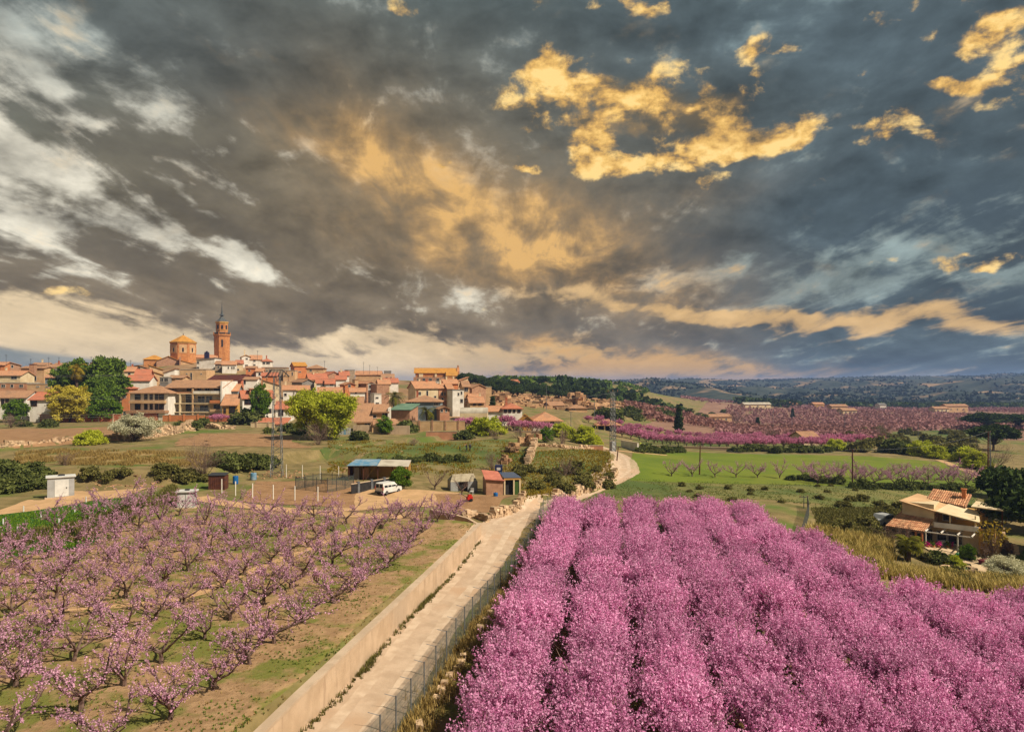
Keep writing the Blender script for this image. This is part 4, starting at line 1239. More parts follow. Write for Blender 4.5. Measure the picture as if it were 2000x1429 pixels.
H(842, 862, 745, 760, 300, 'flat', 'white', 'pale', 'whitewashed arcade terrace below the long monastery', [(844, 847, 747, 752), (850, 853, 747, 752)], 8, 6)
H(893, 914, 744, 758, 290, 'sl', 'cream', 'orange', 'cream house with stepped orange gable below pines', (), 12, 8, 20)
H(922, 949, 756, 800, 258, 'gy', 'brown', 'brown', 'big dark brown gable house standing alone beside pines', (), 34, 9, 22, found=7)
H(948, 960, 756, 768, 280, 'flat', 'tan', 'pale', 'low tan wall house at the foot of the pines', (), 8, 6)
H(918, 945, 785, 800, 222, 'gx', 'tan', 'orange', 'small tan house with orange roof and two brown windows', [(924, 929, 787, 791), (935, 940, 786, 791)], 10, 8, 22, 1, shut=True)
H(918, 938, 775, 786, 240, 'gx', 'brown', 'orange', 'tiny house with orange roof above the small tan house', (), 14, 6, 20)
H(859, 878, 797, 810, 198, 'gy', 'pink', 'brown', 'little pink gabled house with two windows behind palm', [(861, 865, 799, 804), (870, 873, 799, 804)], 14, 7, 22)
H(982, 1020, 796, 824, 205, 'hip', 'white', 'red', 'white two-storey house with four windows and balcony', [(984, 990, 799, 805), (993, 998, 799, 805), (1002, 1006, 800, 805), (1011, 1016, 800, 805)], 6, 9, 24, 1, shut=True)
H(952, 983, 802, 824, 205, 'gx', 'white', 'orange', 'low white wing with garage doors beside the white house', [(956, 964, 803, 805), (969, 977, 803, 805), (968, 971, 811, 818), (982, 985, 811, 817)], 6, 8, 18)
H(1040, 1098, 820, 832, 202, 'hip', 'white', 'orange', 'single-storey house with long orange roof and white walls', [(1060, 1064, 821, 826), (1075, 1082, 821, 827)], 4, 12, 26)
H(1019, 1040, 820, 832, 198, 'gy', 'ochre', 'ochre', 'yellow gabled extension of the long orange roofed house', [(1030, 1034, 822, 827)], 4, 9, 40)
H(1074, 1102, 791, 806, 300, 'gx', 'brown', 'brown', 'brown farm building with long pale roof below the rocks', [(1088, 1098, 793, 800)], 14, 9, 18)
H(1112, 1147, 796, 806, 290, 'hip', 'tan', 'brown', 'low house with tan hipped roof below the rock spur', [(1116, 1124, 797, 800)], 8, 9, 18)
H(1002, 1014, 746, 754, 426, 'gx', 'orange', 'red', 'small red house among the hilltop pines', (), 20, 7, 24)
H(1096, 1110, 794, 803, 330, 'gx', 'stone', 'grey', 'small grey barn left of the rock spur', (), 16, 7, 20)

# white house: dormer on the roof
def dormer():
    r = [c for c in big.children if c.name.startswith('roof')][0]
    m = MB().box(-1.9, 1.9, 1.0, 4.2, 0, 2.2).box(-2.2, 2.2, .7, 4.6, 2.2, 2.4)
    dm = m.build('dormer', [WALLS['pink']], r, loc=(-.3, 0, .3))
    for x in (-1.0, 1.0):
        p = MB().box(x - .6, x + .6, .95, 1.0, .5, 1.9)
        p.build('dormer_window', M_GLASS, big, loc=(-.3, 0, r.location.z + .3))
dormer()

# hipped white-grey house with two rows of windows, front and centre of the village
def front_house():
    d = 213
    t_ = H(254, 328, 765, 824, d, 'hip', 'white', 'brown', 'three-storey white house with two rows of five windows', [], 0, 10, 20, over=.9)
    w, X = (328 - 254) / F * d, lambda px: (px - 291) / F * d
    Z = lambda py: (824 - py) / F * d
    for (a, b) in ((264, 274), (282, 288), (293, 298), (303, 309), (311, 320)):
        for (ya, yb) in ((770, 780), (789, 799)):
            window(t_, X((a + b) / 2), Z(yb), (b - a) / F * d, (yb - ya) / F * d, shutter=True)
    MB().box(X(255), X(325), -1.1, -.02, Z(787), Z(782)).build('balcony', WALLS['tan'], t_)
    MB().box(X(254), X(330), -2.6, -.02, Z(806), Z(801)).build('lower_roof', ROOFS['brown'], t_)
    MB().box(X(257), X(314), -2.2, -.03, -3, Z(806.2)).build('brick_base', WALLS['brick'], t_)
    MB().box(X(316), X(328), -2.0, -.03, -3, Z(806.2)).build('white_base', WALLS['white'], t_)
    window(t_, X(273), Z(813), 1.1, .9, y=-2.22)
front_house()

# open-fronted apartment block: floor slabs, columns, recessed rooms
def flats():
    d = 217
    x0, x1, yb = 328, 434, 826
    xm = (x0 + x1) / 2
    t_ = thing('house', 'four-storey block of flats with open concrete balconies', 'house', at(xm, yb, d), 0, 'houses of the hill village')
    X, Z = lambda px: (px - xm) / F * d, lambda py: (yb - py) / F * d
    MB().box(X(328), X(434), 2.4, 12, -4, Z(756)).build('wall', WALLS['cream'], t_)
    for k, py in enumerate((768, 787, 804)):
        MB().box(X(328), X(434), 0, 2.38, Z(py) - .25, Z(py)).build('floor_slab', WALLS['cream'], t_)
    for px in (328.5, 351, 376, 432):
        MB().box(X(px) - .25, X(px) + .25, .05, .5, -4, Z(768) - .26 if px < 370 else Z(758)).build('column', WALLS['tan' if px == 376 else 'cream'], t_)
    MB().box(X(431.5), X(434.5), -.3, 12, -4, Z(744)).build('party_wall', WALLS['white'], t_)
    MB().box(X(377), X(431), 0.02, .25, Z(768), Z(763.5)).build('parapet', WALLS['white'], t_)
    MB().box(X(410), X(430), -.2, .15, Z(787), Z(781.5)).build('parapet', WALLS['orange'], t_)
    MB().box(X(410), X(430), -.2, .15, Z(804), Z(799)).build('parapet', WALLS['tan'], t_)
    for py in (785, 802):
        m = MB()
        for q in range(16):
            xx = X(378) + (X(409) - X(378)) * q / 15
            m.box(xx - .03, xx + .03, .05, .11, Z(py) - .3, Z(py) + .9)
        m.box(X(378), X(409), .04, .12, Z(py) + .9, Z(py) + .97)
        m.build('balcony_railing', M_METAL, t_)
    for (a, b, ya, ye) in ((380, 393, 774, 785), (396, 408, 774, 785), (384, 400, 792, 802), (356, 374, 770, 786), (356, 374, 788, 803), (357, 370, 808, 823), (379, 395, 810, 822), (404, 424, 810, 822),
                           (379, 386, 758, 763), (394, 403, 758, 763), (411, 428, 758, 763), (411, 424, 790, 799), (333, 347, 806, 822)):
        window(t_, X((a + b) / 2), Z(ye), (b - a) / F * d, (ye - ya) / F * d, y=2.38)
    for (a, b, ye, nm) in ((322, 376, 756, 'brown'), (376, 432, 757, 'brown')):
        ro = roof_mesh('mono', X(b) - X(a), 7, 17, .5).build('roof', ROOFS[nm], t_, loc=((X(a) + X(b)) / 2, .6, Z(ye) + (0.05 if a < 330 else .2)))
    MB().box(X(358), X(372), 2.2, 2.37, Z(763), Z(757)).build('shutter', M_DARKMETAL, t_)
    MB().box(X(328), X(374), .3, 2.3, Z(768.2), Z(765.5)).build('tile_ledge', ROOFS['orange'], t_)
flats()

# tan villa with a steep left roof and a porch
def tan_villa():
    d = 170
    yb = 846
    t_ = thing('house', 'tan brick villa with steep roof and tiled porch above grass terrace', 'house', at(738, yb, d), rad(8), 'houses of the hill village')
    X, Z = lambda px: (px - 738) / F * d, lambda py: (yb - py) / F * d
    MB().box(X(697), X(727), 0, 9, -3, Z(822)).build('wall', WALLS['tan'], t_)
    MB().box(X(727), X(758), 1.5, 9, -3, Z(803)).build('upper_wall', WALLS['tan'], t_)
    MB().box(X(757), X(761), 1.0, 9, -3, Z(797)).build('white_pier', WALLS['white'], t_)
    r = MB()
    def slab(q, m=r, th=.3):
        q = np.array(q, float); n = len(q); v = np.r_[q, q - (0, 0, th)]
        m.add(v, [list(range(n))]); m.add(v, [list(range(2 * n - 1, n - 1, -1))]); m.add(v, [(i, i + n, (i + 1) % n + n, (i + 1) % n) for i in range(n)])
    slab([(X(693), -.6, Z(823)), (X(728), -.6, Z(823)), (X(728), 6, Z(788)), (X(690), 6, Z(788))])
    slab([(X(690), 6, Z(788)), (X(728), 6, Z(788)), (X(728), 10, Z(800)), (X(693), 10, Z(800))])
    r.build('roof', ROOFS['brown'], t_)
    r2 = MB()
    slab([(X(727), .9, Z(804)), (X(760), .9, Z(804)), (X(758), 6, Z(790)), (X(727), 6, Z(790))], r2)
    r2.build('upper_roof', ROOFS['brown'], t_)
    r3 = MB()
    slab([(X(728.2), -1.2, Z(828)), (X(790), -1.2, Z(828)), (X(770), 2.2, Z(818)), (X(728.2), 2.2, Z(818))], r3)
    r3.build('porch_roof', ROOFS['brown'], t_)
    for px in (729, 748, 768, 785):
        MB().box(X(px) - .2, X(px) + .2, -.9, -.5, -3, Z(829)).build('porch_pillar', WALLS['tan'], t_)
    MB().box(X(728), X(782), 1.0, 2.2, -3, Z(829)).build('porch_wall', WALLS['ochre'], t_)
    window(t_, X(751), Z(817), 1.2, 1.3, y=1.5)
    window(t_, X(731), Z(816), .8, .7, y=1.5)
    window(t_, X(718), Z(836), 1.3, 1.2)
    window(t_, X(740), Z(838), 1.5, 1.4, y=1.0)
    window(t_, X(768), Z(838), 1.5, 1.4, y=1.0)
    for k, (a, b) in enumerate(((690, 721), (729, 800))):
        c0 = at(a, 858, d - 6); c1 = at(b, 858, d - 6)
        m = MB().box(0, c1.x - c0.x, 0, .3, -1.5, 1.9)
        o = m.build('garden_wall', M_CONC, None, loc=(c0.x, d - 6, gz(c0.x, d - 6)))
        tag(o, ['pale garden wall section left of the villa gate', 'pale garden wall section right of the villa gate'][k], 'wall')
tan_villa()

# monastery on the ridge
def monastery():
    d = 400
    t_ = thing('monastery', 'long brick monastery church with glowing orange roof on the ridge', 'church', at(853, 748, d), rad(6))
    X, Z = lambda px: (px - 853) / F * d, lambda py: (748 - py) / F * d
    MB().box(X(811), X(893), 6, 18, -8, Z(727)).build('nave_wall', WALLS['church'], t_)
    MB().box(X(808), X(894), 0, 5.98, -8, Z(736)).build('aisle_wall', WALLS['brown'], t_)
    roof_mesh('gx', X(894) - X(810), 12, 24, .6).build('roof', ROOFS['ochre'], t_, loc=((X(810) + X(894)) / 2, 6, Z(727) + .05))
    roof_mesh('mono', X(893) - X(872), 6, 22, .4).build('chapel_roof', ROOFS['ochre'], t_, loc=((X(872) + X(893)) / 2, -.2, Z(733)))
    MB().box(X(871), X(893), -.4, 5.9, -8, Z(733)).build('chapel_wall', WALLS['church'], t_)
    m = MB()
    v = [(X(893), 6, -8), (X(893), 18, -8), (X(893), 18, Z(725)), (X(893), 12, Z(716)), (X(893), 6, Z(725))]
    v += [(x + 1.5, y, z) for x, y, z in v]
    m.add(v, [(0, 1, 2, 3, 4)]); m.add(v, [(9, 8, 7, 6, 5)]); m.add(v, [(0, 5, 6, 1), (1, 6, 7, 2), (2, 7, 8, 3), (3, 8, 9, 4), (4, 9, 5, 0)])
    m.build('gable', WALLS['church'], t_)
    MB().box(X(893) + .2, X(893) + 1.3, 11.4, 12.6, Z(716) - .5, Z(712)).build('bell_cote', WALLS['brown'], t_)
    for px in (824, 851, 820):
        MB().box(X(px) - .6, X(px) + .6, 5.2, 6.5, Z(736), Z(730)).build('buttress', WALLS['cream'], t_)
    for px in (818, 828, 841, 855, 866):
        window(t_, X(px), Z(744), 1.4, 1.6)
monastery()

# church with octagonal drum
def ngon_prism(m, n, r, z0, z1, ph=0.0, r1=None, mat_=0, cap=True):
    a = ph + np.arange(n) * 2 * math.pi / n
    r1 = r if r1 is None else r1
    v = np.r_[np.c_[np.cos(a) * r, np.sin(a) * r, np.full(n, z0)], np.c_[np.cos(a) * r1, np.sin(a) * r1, np.full(n, z1)]]
    m.add(v, [(i, (i + 1) % n, (i + 1) % n + n, i + n) for i in range(n)], mat_)
    if cap:
        m.add(v, [list(range(n - 1, -1, -1))], mat_); m.add(v, [list(range(n, 2 * n))], mat_)
    return m
def church():
    d = 385
    t_ = thing('church', 'brick parish church with octagonal drum and tiled pyramid roof', 'church', at(358, 728, d), rad(24))
    K = d / F
    Z = lambda py: (728 - py) * K
    r = 24.5 * K
    ngon_prism(MB(), 8, r, -6, Z(669), rad(22.5)).build('drum_wall', WALLS['church'], t_)
    m = MB()
    ngon_prism(m, 8, r * 1.05, Z(671), Z(669), rad(22.5))
    m.build('cornice', WALLS['ochre'], t_)
    m = MB()
    ngon_prism(m, 8, r * 1.09, Z(669) + .05, Z(654), rad(22.5), .15)
    m.build('drum_roof', ROOFS['ochre'], t_)
    m = MB()
    ngon_prism(m, 6, .3, Z(655), Z(651), 0, .12)
    m.build('finial', M_DARKMETAL, t_)
    for k in range(8):      # tall blind panels and slit windows of the drum
        a = rad(22.5 + 22.5 + 45 * k)
        rr = r * math.cos(rad(22.5))
        q = MB().box(-.08, .12, -1.9, 1.9, Z(690), Z(674), rz=a, c=(math.cos(a) * rr, math.sin(a) * rr, 0))
        q.build('drum_panel', WALLS['tan'], t_)
        q = MB().box(-.05, .16, -.45, .45, Z(688), Z(680), rz=a, c=(math.cos(a) * rr, math.sin(a) * rr, 0))
        q.build('slit_window', M_GLASS, t_)
    # nave with gable, left chapel, right annex
    t2 = at(329, 728, d - 14) - at(358, 728, d)
    c, s_ = math.cos(rad(-24)), math.sin(rad(-24))
    lx, ly = t2.x * c - t2.y * s_, t2.x * s_ + t2.y * c
    w = 42 * (d - 14) / F
    n = wall_mesh('gy', w, Z(706), 16, 24, 6).build('nave_wall', WALLS['brown'], t_, loc=(lx, ly, 0))
    roof_mesh('gy', w, 16, 24, .5).build('nave_roof', ROOFS['ochre'], t_, loc=(lx, ly, Z(706) + .05))
    wall_mesh('hip', 10, Z(702), 9, 20, 6).build('chapel_wall', WALLS['church'], t_, loc=(lx - w / 2 - 1.5, ly + 7, 0))
    roof_mesh('hip', 10, 9, 26, .5).build('chapel_roof', ROOFS['ochre'], t_, loc=(lx - w / 2 - 1.5, ly + 7, Z(702)))
    wall_mesh('sr', 8.5, Z(713), 14, 16, 6).build('annex_wall', WALLS['tan'], t_, loc=(lx + w / 2 + 4.5, ly - 2, 0))
    roof_mesh('sr', 8.5, 14, 16, .4).build('annex_roof', ROOFS['ochre'], t_, loc=(lx + w / 2 + 4.5, ly - 2, Z(713)))
    MB().box(lx + w / 2 - .4, lx + w / 2 + .25, ly - 3, ly + 6, -6, Z(699)).build('buttress', WALLS['brown'], t_)
    wall_mesh('gx', 14, Z(697), 10, 16, 6).build('transept_wall', WALLS['tan'], t_, loc=(10.5, 1, 0))
    roof_mesh('gx', 14, 10, 18, .4).build('transept_roof', ROOFS['orange'], t_, loc=(10.5, 1, Z(697)))
    b = at(404, 700, 380)
    m = MB().box(-1.1, 1.1, -.8, .8, 0, 3.0).box(-.9, -.4, -.8, .8, 3.0, 3.6).box(.4, .9, -.8, .8, 3.0, 3.6)
    ngon_prism(m, 8, .5, 3, 4.1)
    o = m.build('dark_cistern', mat('violet_paint', L(46, 40, 72, .8)), None, loc=b)
    tag(o, 'small dark violet water tank on roof beside the bell tower', 'tank')
church()

def tower():
    d = 400
    K = d / F
    t_ = thing('bell_tower', 'tall brick bell tower with octagonal belfry and slender curved spire', 'tower', at(433.5, 702, d), rad(-8))
    Z = lambda py: (702 - py) * K
    rb = 15.2 * K
    ngon_prism(MB(), 8, rb, -12, Z(654), rad(10)).build('shaft', WALLS['church'], t_)
    m = ngon_prism(MB(), 8, rb * 1.12, Z(655.5), Z(653), rad(10))
    ngon_prism(m, 8, rb * 1.04, Z(657.5), Z(655.5), rad(10))
    m.build('cornice', WALLS['church'], t_)
    for k in range(8):
        a = rad(10 + 45 * k)
        m = ngon_prism(MB(), 6, .28, Z(653), Z(650), 0, .22)
        ngon_prism(m, 6, .34, Z(650), Z(649), 0, .05)
        m.build('pinnacle', WALLS['church'], t_, loc=(math.cos(a) * rb * 1.06, math.sin(a) * rb * 1.06, 0))
    m = MB()
    ngon_prism(m, 8, rb * 1.06, Z(650.4), Z(650), rad(10)); ngon_prism(m, 8, rb * 1.055, Z(651.8), Z(651.5), rad(10))
    m.build('gallery_rail', M_METAL, t_)
    ru = 11.4 * K
    ngon_prism(MB(), 8, ru, Z(653), Z(631), rad(10)).build('belfry', WALLS['church'], t_)
    m = ngon_prism(MB(), 8, ru * 1.14, Z(630.5), Z(628.6), rad(10))
    ngon_prism(m, 8, ru * 1.05, Z(633), Z(630.5), rad(10))
    ngon_prism(m, 8, ru * 1.05, Z(645), Z(644), rad(10))
    m.build('belfry_cornice', WALLS['ochre'], t_)
    for k in range(8):
        a = rad(32.5 + 45 * k)
        rr = ru * math.cos(rad(22.5))
        m = MB().box(-.10, .14, -.55, .55, Z(643), Z(635.5), rz=a, c=(math.cos(a) * rr, math.sin(a) * rr, 0))
        m.build('bell_opening', M_GLASS, t_)
        rr2 = rb * math.cos(rad(22.5))
        if k % 2 == 0:
            MB().box(-.10, .14, -.45, .45, Z(678), Z(664), rz=a, c=(math.cos(a) * rr2, math.sin(a) * rr2, 0)).build('slit_window', M_GLASS, t_)
    # slate spire: flared skirt, collar, needle
    m = MB()
    prof = [(12.6, 628.6), (9.5, 626.5), (5.2, 622.0), (3.0, 618.5), (2.4, 616.2), (5.4, 615.8), (4.8, 615.0), (2.4, 613.5), (1.6, 608), (.9, 601), (.45, 594), (.12, 585)]
    for (r0, y0), (r1, y1) in zip(prof[:-1], prof[1:]):
        ngon_prism(m, 8, r0 * K, Z(y0), Z(y1), rad(10), r1 * K, cap=False)
    m.build('spire', mat('slate', L(96, 98, 96, .8), L(74, 78, 80, .8), .6, 4, rough=.5, spec=.4), t_)
tower()

# ------------------------------------------------------------------ walls and fences
M_RUBBLE = mat('rubble_stone', L(206, 176, 142, .88), L(176, 144, 112, .84), 1.4, 6, bump=.02, bscale=9, attr=True)
M_ROCK = mat('orange_rock', L(196, 156, 116, .88), L(160, 120, 86, .84), .5, 7, bump=.25, bscale=1.5, attr=True)

def stone(mb, rs, c, sx, sy, sz, rz):
    v = np.array([(x, y, z) for z in (-1, 1) for (x, y) in ((-1, -1), (1, -1), (1, 1), (-1, 1))], float)
    v *= rs.uniform(.72, 1.05, v.shape)
    v *= (sx / 2, sy / 2, sz / 2)
    ca, sa = math.cos(rz), math.sin(rz)
    v = np.c_[v[:, 0] * ca - v[:, 1] * sa, v[:, 0] * sa + v[:, 1] * ca, v[:, 2]] + c
    mb.add(v, [(0, 3, 2, 1), (4, 5, 6, 7), (0, 1, 5, 4), (1, 2, 6, 5), (2, 3, 7, 6), (3, 0, 4, 7)], 0, rs.uniform(.1, .95))

def rubble_wall(label, pts, h, size=.38, thick=.5, seed=0, base=-.2, gaps=0.0, m=None):
    rs = np.random.RandomState(seed)
    P = np.array([p[:2] for p in pts], float)
    seg = np.r_[0, np.cumsum(np.hypot(*np.diff(P, axis=0).T))]
    t_ = thing('dry_stone_wall', label, 'wall', (P[0, 0], P[0, 1], gz(*P[0])))
    mb = MB()
    s = 0.0
    while s < seg[-1]:
        x, y = np.interp(s, seg, P[:, 0]), np.interp(s, seg, P[:, 1])
        k = min(np.searchsorted(seg, s, 'right') - 1, len(P) - 2)
        an = math.atan2(P[k + 1, 1] - P[k, 1], P[k + 1, 0] - P[k, 0])
        z0 = gz(x + math.sin(an) * thick * .8, y - math.cos(an) * thick * .8) + base
        hh = h * (1 + .25 * math.sin(s * .7 + seed) + rs.uniform(-.15, .15))
        z = z0
        if rs.rand() >= gaps:
            while z < z0 + hh:
                sz = size * rs.uniform(.55, 1.0)
                stone(mb, rs, np.array([x + rs.normal(0, .06), y + rs.normal(0, .06), z + sz / 2]) - (P[0, 0], P[0, 1], t_.location.z),
                      size * rs.uniform(.9, 1.6), thick * rs.uniform(.8, 1.15), sz, an + rs.normal(0, .12))
                z += sz * .92
        s += size * rs.uniform(.95, 1.25)
    o = mb.build('stones', m or M_RUBBLE, t_)
    o['kind'] = 'stuff'
    return t_

def path_wall(name, label, pts, h, thick, m, cop=None, cat='wall', seg_len=1.5, zfun=None):
    """plastered wall along a line, standing on the ground; coping as a part"""
    P = np.array([p[:2] for p in pts], float)
    sg = np.r_[0, np.cumsum(np.hypot(*np.diff(P, axis=0).T))]
    n = max(2, int(sg[-1] / seg_len))
    s = np.linspace(0, sg[-1], n)
    x, y = np.interp(s, sg, P[:, 0]), np.interp(s, sg, P[:, 1])
    tx, ty = np.gradient(x), np.gradient(y)
    ln = np.hypot(tx, ty)
    nx, ny = -ty / ln, tx / ln
    zb = zfun(s / sg[-1]) if zfun else ground_np(x, y)
    hh = np.broadcast_to(h, (n,)) if not callable(h) else h(s / sg[-1])
    root = thing(name, label, cat, (x[0], y[0], zb[0]))
    def strip(tt, z0, z1):
        a = np.stack([np.c_[x + nx * tt / 2, y + ny * tt / 2, z0], np.c_[x - nx * tt / 2, y - ny * tt / 2, z0],
                      np.c_[x - nx * tt / 2, y - ny * tt / 2, z1], np.c_[x + nx * tt / 2, y + ny * tt / 2, z1]], 1).reshape(-1, 3)
        a = a - (x[0], y[0], zb[0])
        i = np.arange(n - 1)[:, None] * 4
        f = np.concatenate([np.stack([i[:, 0] + k, i[:, 0] + (k + 1) % 4, i[:, 0] + 4 + (k + 1) % 4, i[:, 0] + 4 + k], 1) for k in range(4)])
        mb = MB().add(a, f[:, ::-1])
        mb.add(a[:4], [(0, 1, 2, 3)]); mb.add(a[-4:], [(3, 2, 1, 0)])
        return mb
    strip(thick, zb - .8, zb + hh - (.12 if cop else 0)).build('wall_face', m, root)
    if cop:
        strip(thick + .10, zb + hh - .118, zb + hh).build('coping', cop, root)
    return root

M_COPING = mat('concrete_coping', L(196, 172, 146, .9), L(180, 156, 130, .9), .9, 5, bump=.01, bscale=6)
path_wall('retaining_wall', 'long pale concrete retaining wall along the dirt road', [(-12.45, 8.0), (-9.22, 29.8), (-6.5, 46.5), (-3.15, 67.2)],
          lambda s: 1.75 - .2 * s, .34, M_CONC, M_COPING, zfun=lambda s: np.zeros_like(s))
path_wall('orchard_wall', 'short concrete wall closing the far end of the open orchard', [(-3.2, 67.6), (-4.8, 70.2), (-8.5, 72.0)], .9, .3, M_CONC, zfun=lambda s: .4 + .7 * s)

# wire fence along the dense orchard
def netmat():
    m = bpy.data.materials.new('wire_netting')
    m.use_nodes = True
    t = m.node_tree
    t.nodes.clear()
    co = nd(t, 'ShaderNodeTexCoord').outputs['Object']
    n = NOISE(t, co, 3.0, 3, .5)
    f = MR(t, n, .3, .7, .26, .50)
    d = nd(t, 'ShaderNodeBsdfDiffuse', {'Color': L(96, 104, 96, .8)}).outputs[0]
    tr = nd(t, 'ShaderNodeBsdfTransparent').outputs[0]
    mx = nd(t, 'ShaderNodeMixShader', {0: f, 1: tr, 2: d}).outputs[0]
    t.links.new(mx, nd(t, 'ShaderNodeOutputMaterial').inputs[0])
    return m
M_NET = netmat()
M_NETD = mat('shade_cloth', L(62, 58, 56, .7), L(46, 44, 44, .7), 2, 3)

def wire_fence(label, pts, h, gap, arm=None, net=True, d0=0, m=None, rad_=.035, wires=4):
    P = np.array([p[:2] for p in pts], float)
    sg = np.r_[0, np.cumsum(np.hypot(*np.diff(P, axis=0).T))]
    s = np.arange(0, sg[-1], gap)
    x, y = np.interp(s, sg, P[:, 0]), np.interp(s, sg, P[:, 1])
    z = ground_np(x, y)
    r = thing('wire_fence', label, 'fence', (x[0], y[0], z[0]))
    o0 = np.array([x[0], y[0], z[0]])
    pm = MB()
    pm.tube([(0, 0, -.4), (0, 0, h)], rad_, 6, cap=True)
    pme = pm.mesh('post', m or M_METAL)
    am = MB().tube([(0, 0, 0), (arm[0], arm[1], .12)], .014, 4).mesh('arm', m or M_METAL) if arm else None
    for k in range(len(s)):
        po = obj('post', pme, r, (x[k] - o0[0], y[k] - o0[1], z[k] - o0[2]))
        if am: obj('arm', am, po, (0, 0, h - .04))
    for w in range(wires):
        hh = h * (w + 1) / wires - .03
        MB().tube(np.c_[x, y, z + hh] - o0, .006, 3).build('wire', M_DARKMETAL, r)
    if net:
        v = np.concatenate([np.c_[x, y, z + .02], np.c_[x, y, z + h - .05]]) - o0
        n = len(s)
        MB().add(v, [(i, i + 1, i + 1 + n, i + n) for i in range(n - 1)]).build('netting', M_NET, r)
    return r
wire_fence('long grey wire fence with steel posts between road and pink orchard', FENCE[:-1], 1.75, 2.0, arm=(-.5, .02))
kerb = [(fx + .75, fy) for fx, fy in FENCE[:5]]
rubble_wall('low pale rubble kerb at the foot of the orchard fence', kerb, .28, .42, .4, 3, -.25, gaps=.25)

rubble_wall('long pale dry stone wall below the ploughed field', DRYWALL, 1.15, .5, .7, 5, -.2, gaps=.05)
rubble_wall('high pale stone bank wall right of the white blossom tree', [W(245, 862, 3.5), W(300, 856, 3.6), W(345, 849, 3.7), W(382, 842, 3.8)], 1.9, .5, .8, 6, -.2)
rubble_wall('sunlit stone bank along the bend of the road', [W(1080, 972, .2), W(1130, 950, .2), W(1180, 935, .2), W(1203, 922, .2)], 1.2, .55, .8, 7, -.2)
rubble_wall('pale stone revetment beside the track junction', [W(962, 1016, .4), W(985, 1008, .4), W(1008, 994, .5), W(1022, 985, .5)], 1.1, .42, .7, 8, -.2)
rubble_wall('crumbling stone wall behind the road junction', [W(905, 1014, .8), W(930, 1016, .5), W(952, 1027, .2)], .9, .45, .6, 9, -.2)
rubble_wall('ruined stone wall at the top of the grass bank', [W(1030, 905, 1.8), W(1040, 888, 2.0), W(1046, 872, 2.2)], 1.6, .6, 1.0, 10, -.3)
rubble_wall('low stone wall along the upper grass terrace', [W(1052, 872, 2.2), W(1100, 874, 2.0), W(1165, 868, 1.6)], .6, .5, .6, 11, -.2)
rubble_wall('small stone heap wall below the apartment block', [W(405, 836, 4.0), W(432, 838, 4), W(460, 837, 4)], 1.0, .6, 1.2, 12, -.2)
rubble_wall('stone edging beside the field path far right', [W(1985, 1075, -4.3), W(1960, 1060, -4.2), W(1955, 1030, -4.2)], .9, .4, .5, 13, -.2)

def pix_wall(name, label, a, b, d, h, thick, m, posts=0, pm=None, cat='wall', z=None):
    """straight wall between two pixel columns at distance d, standing on the ground"""
    p0, p1 = gpt(a, d if not isinstance(d, tuple) else d[0]), gpt(b, d if not isinstance(d, tuple) else d[1])
    L_ = math.hypot(p1.x - p0.x, p1.y - p0.y)
    an = math.atan2(p1.y - p0.y, p1.x - p0.x)
    zb = min(p0.z, p1.z) if z is None else z
    r = thing(name, label, cat, (p0.x, p0.y, zb), an)
    MB().box(0, L_, -thick / 2, thick / 2, -1.5, h).build('wall_face', m, r)
    MB().box(-.05, L_ + .05, -thick / 2 - .06, thick / 2 + .06, h + .002, h + .1).build('coping', M_COPING, r)
    for k in range(posts):
        xx = L_ * (k + .5) / posts
        MB().box(xx - .2, xx + .2, -thick / 2 - .12, thick / 2 + .12, -1.5, h + .25).build('pier', pm or M_CONC, r)
    return r
pix_wall('garden_wall', 'red brick garden wall with four panels behind ploughed field', 122, 236, 204, 2.3, .3, WALLS['brick'], 4)
pix_wall('garden_wall', 'dark brown shaded garden wall below the white houses', 62, 121, 206, 2.2, .3, WALLS['brown'])
pix_wall('garden_wall', 'orange brick yard wall in front of the block of flats', 318, 400, 205, 1.9, .3, WALLS['orange'], 3, WALLS['orange'])
pix_wall('garden_wall', 'long red brick yard wall below the yellow house', 402, 486, 205, 1.7, .3, WALLS['brick'])
pix_wall('garden_wall', 'cream wall piece with gate pier beside white garage', 490, 536, 178, 1.3, .3, WALLS['cream'], 2)
pix_wall('garden_wall', 'tan block wall with piers right of the tan villa', 806, 908, 172, 2.6, .3, WALLS['tan'], 4, WALLS['brown'])
pix_wall('garden_wall', 'old low brick wall with rusty patches below the block wall', 832, 904, 160, 1.7, .3, WALLS['pink'])
pix_wall('garden_wall', 'long pale wall below the white greenhouse roof', 878, 985, 186, 1.3, .3, M_CONC, 3)
pix_wall('garden_wall', 'cream terrace wall left of the bare brown trees', 1005, 1092, 182, 1.2, .3, WALLS['tan'])
pix_wall('garden_wall', 'long block retaining wall below the valley blossom rows', 1326, 1428, (190, 186), 2.3, .4, M_CONC, z=-4.4)
pix_wall('garden_wall', 'whitewashed block ruin wall beside second pylon', 1214, 1246, (172, 164), 2.0, .4, WALLS['white'])
pix_wall('garden_wall', 'small ruined hut wall at the end of grass terrace', 1142, 1178, 152, 1.1, .5, WALLS['pink'])
pix_wall('garden_wall', 'low terrace wall edging the valley blossom rows', 1246, 1326, (196, 190), 1.3, .4, M_CONC, z=-3.4)

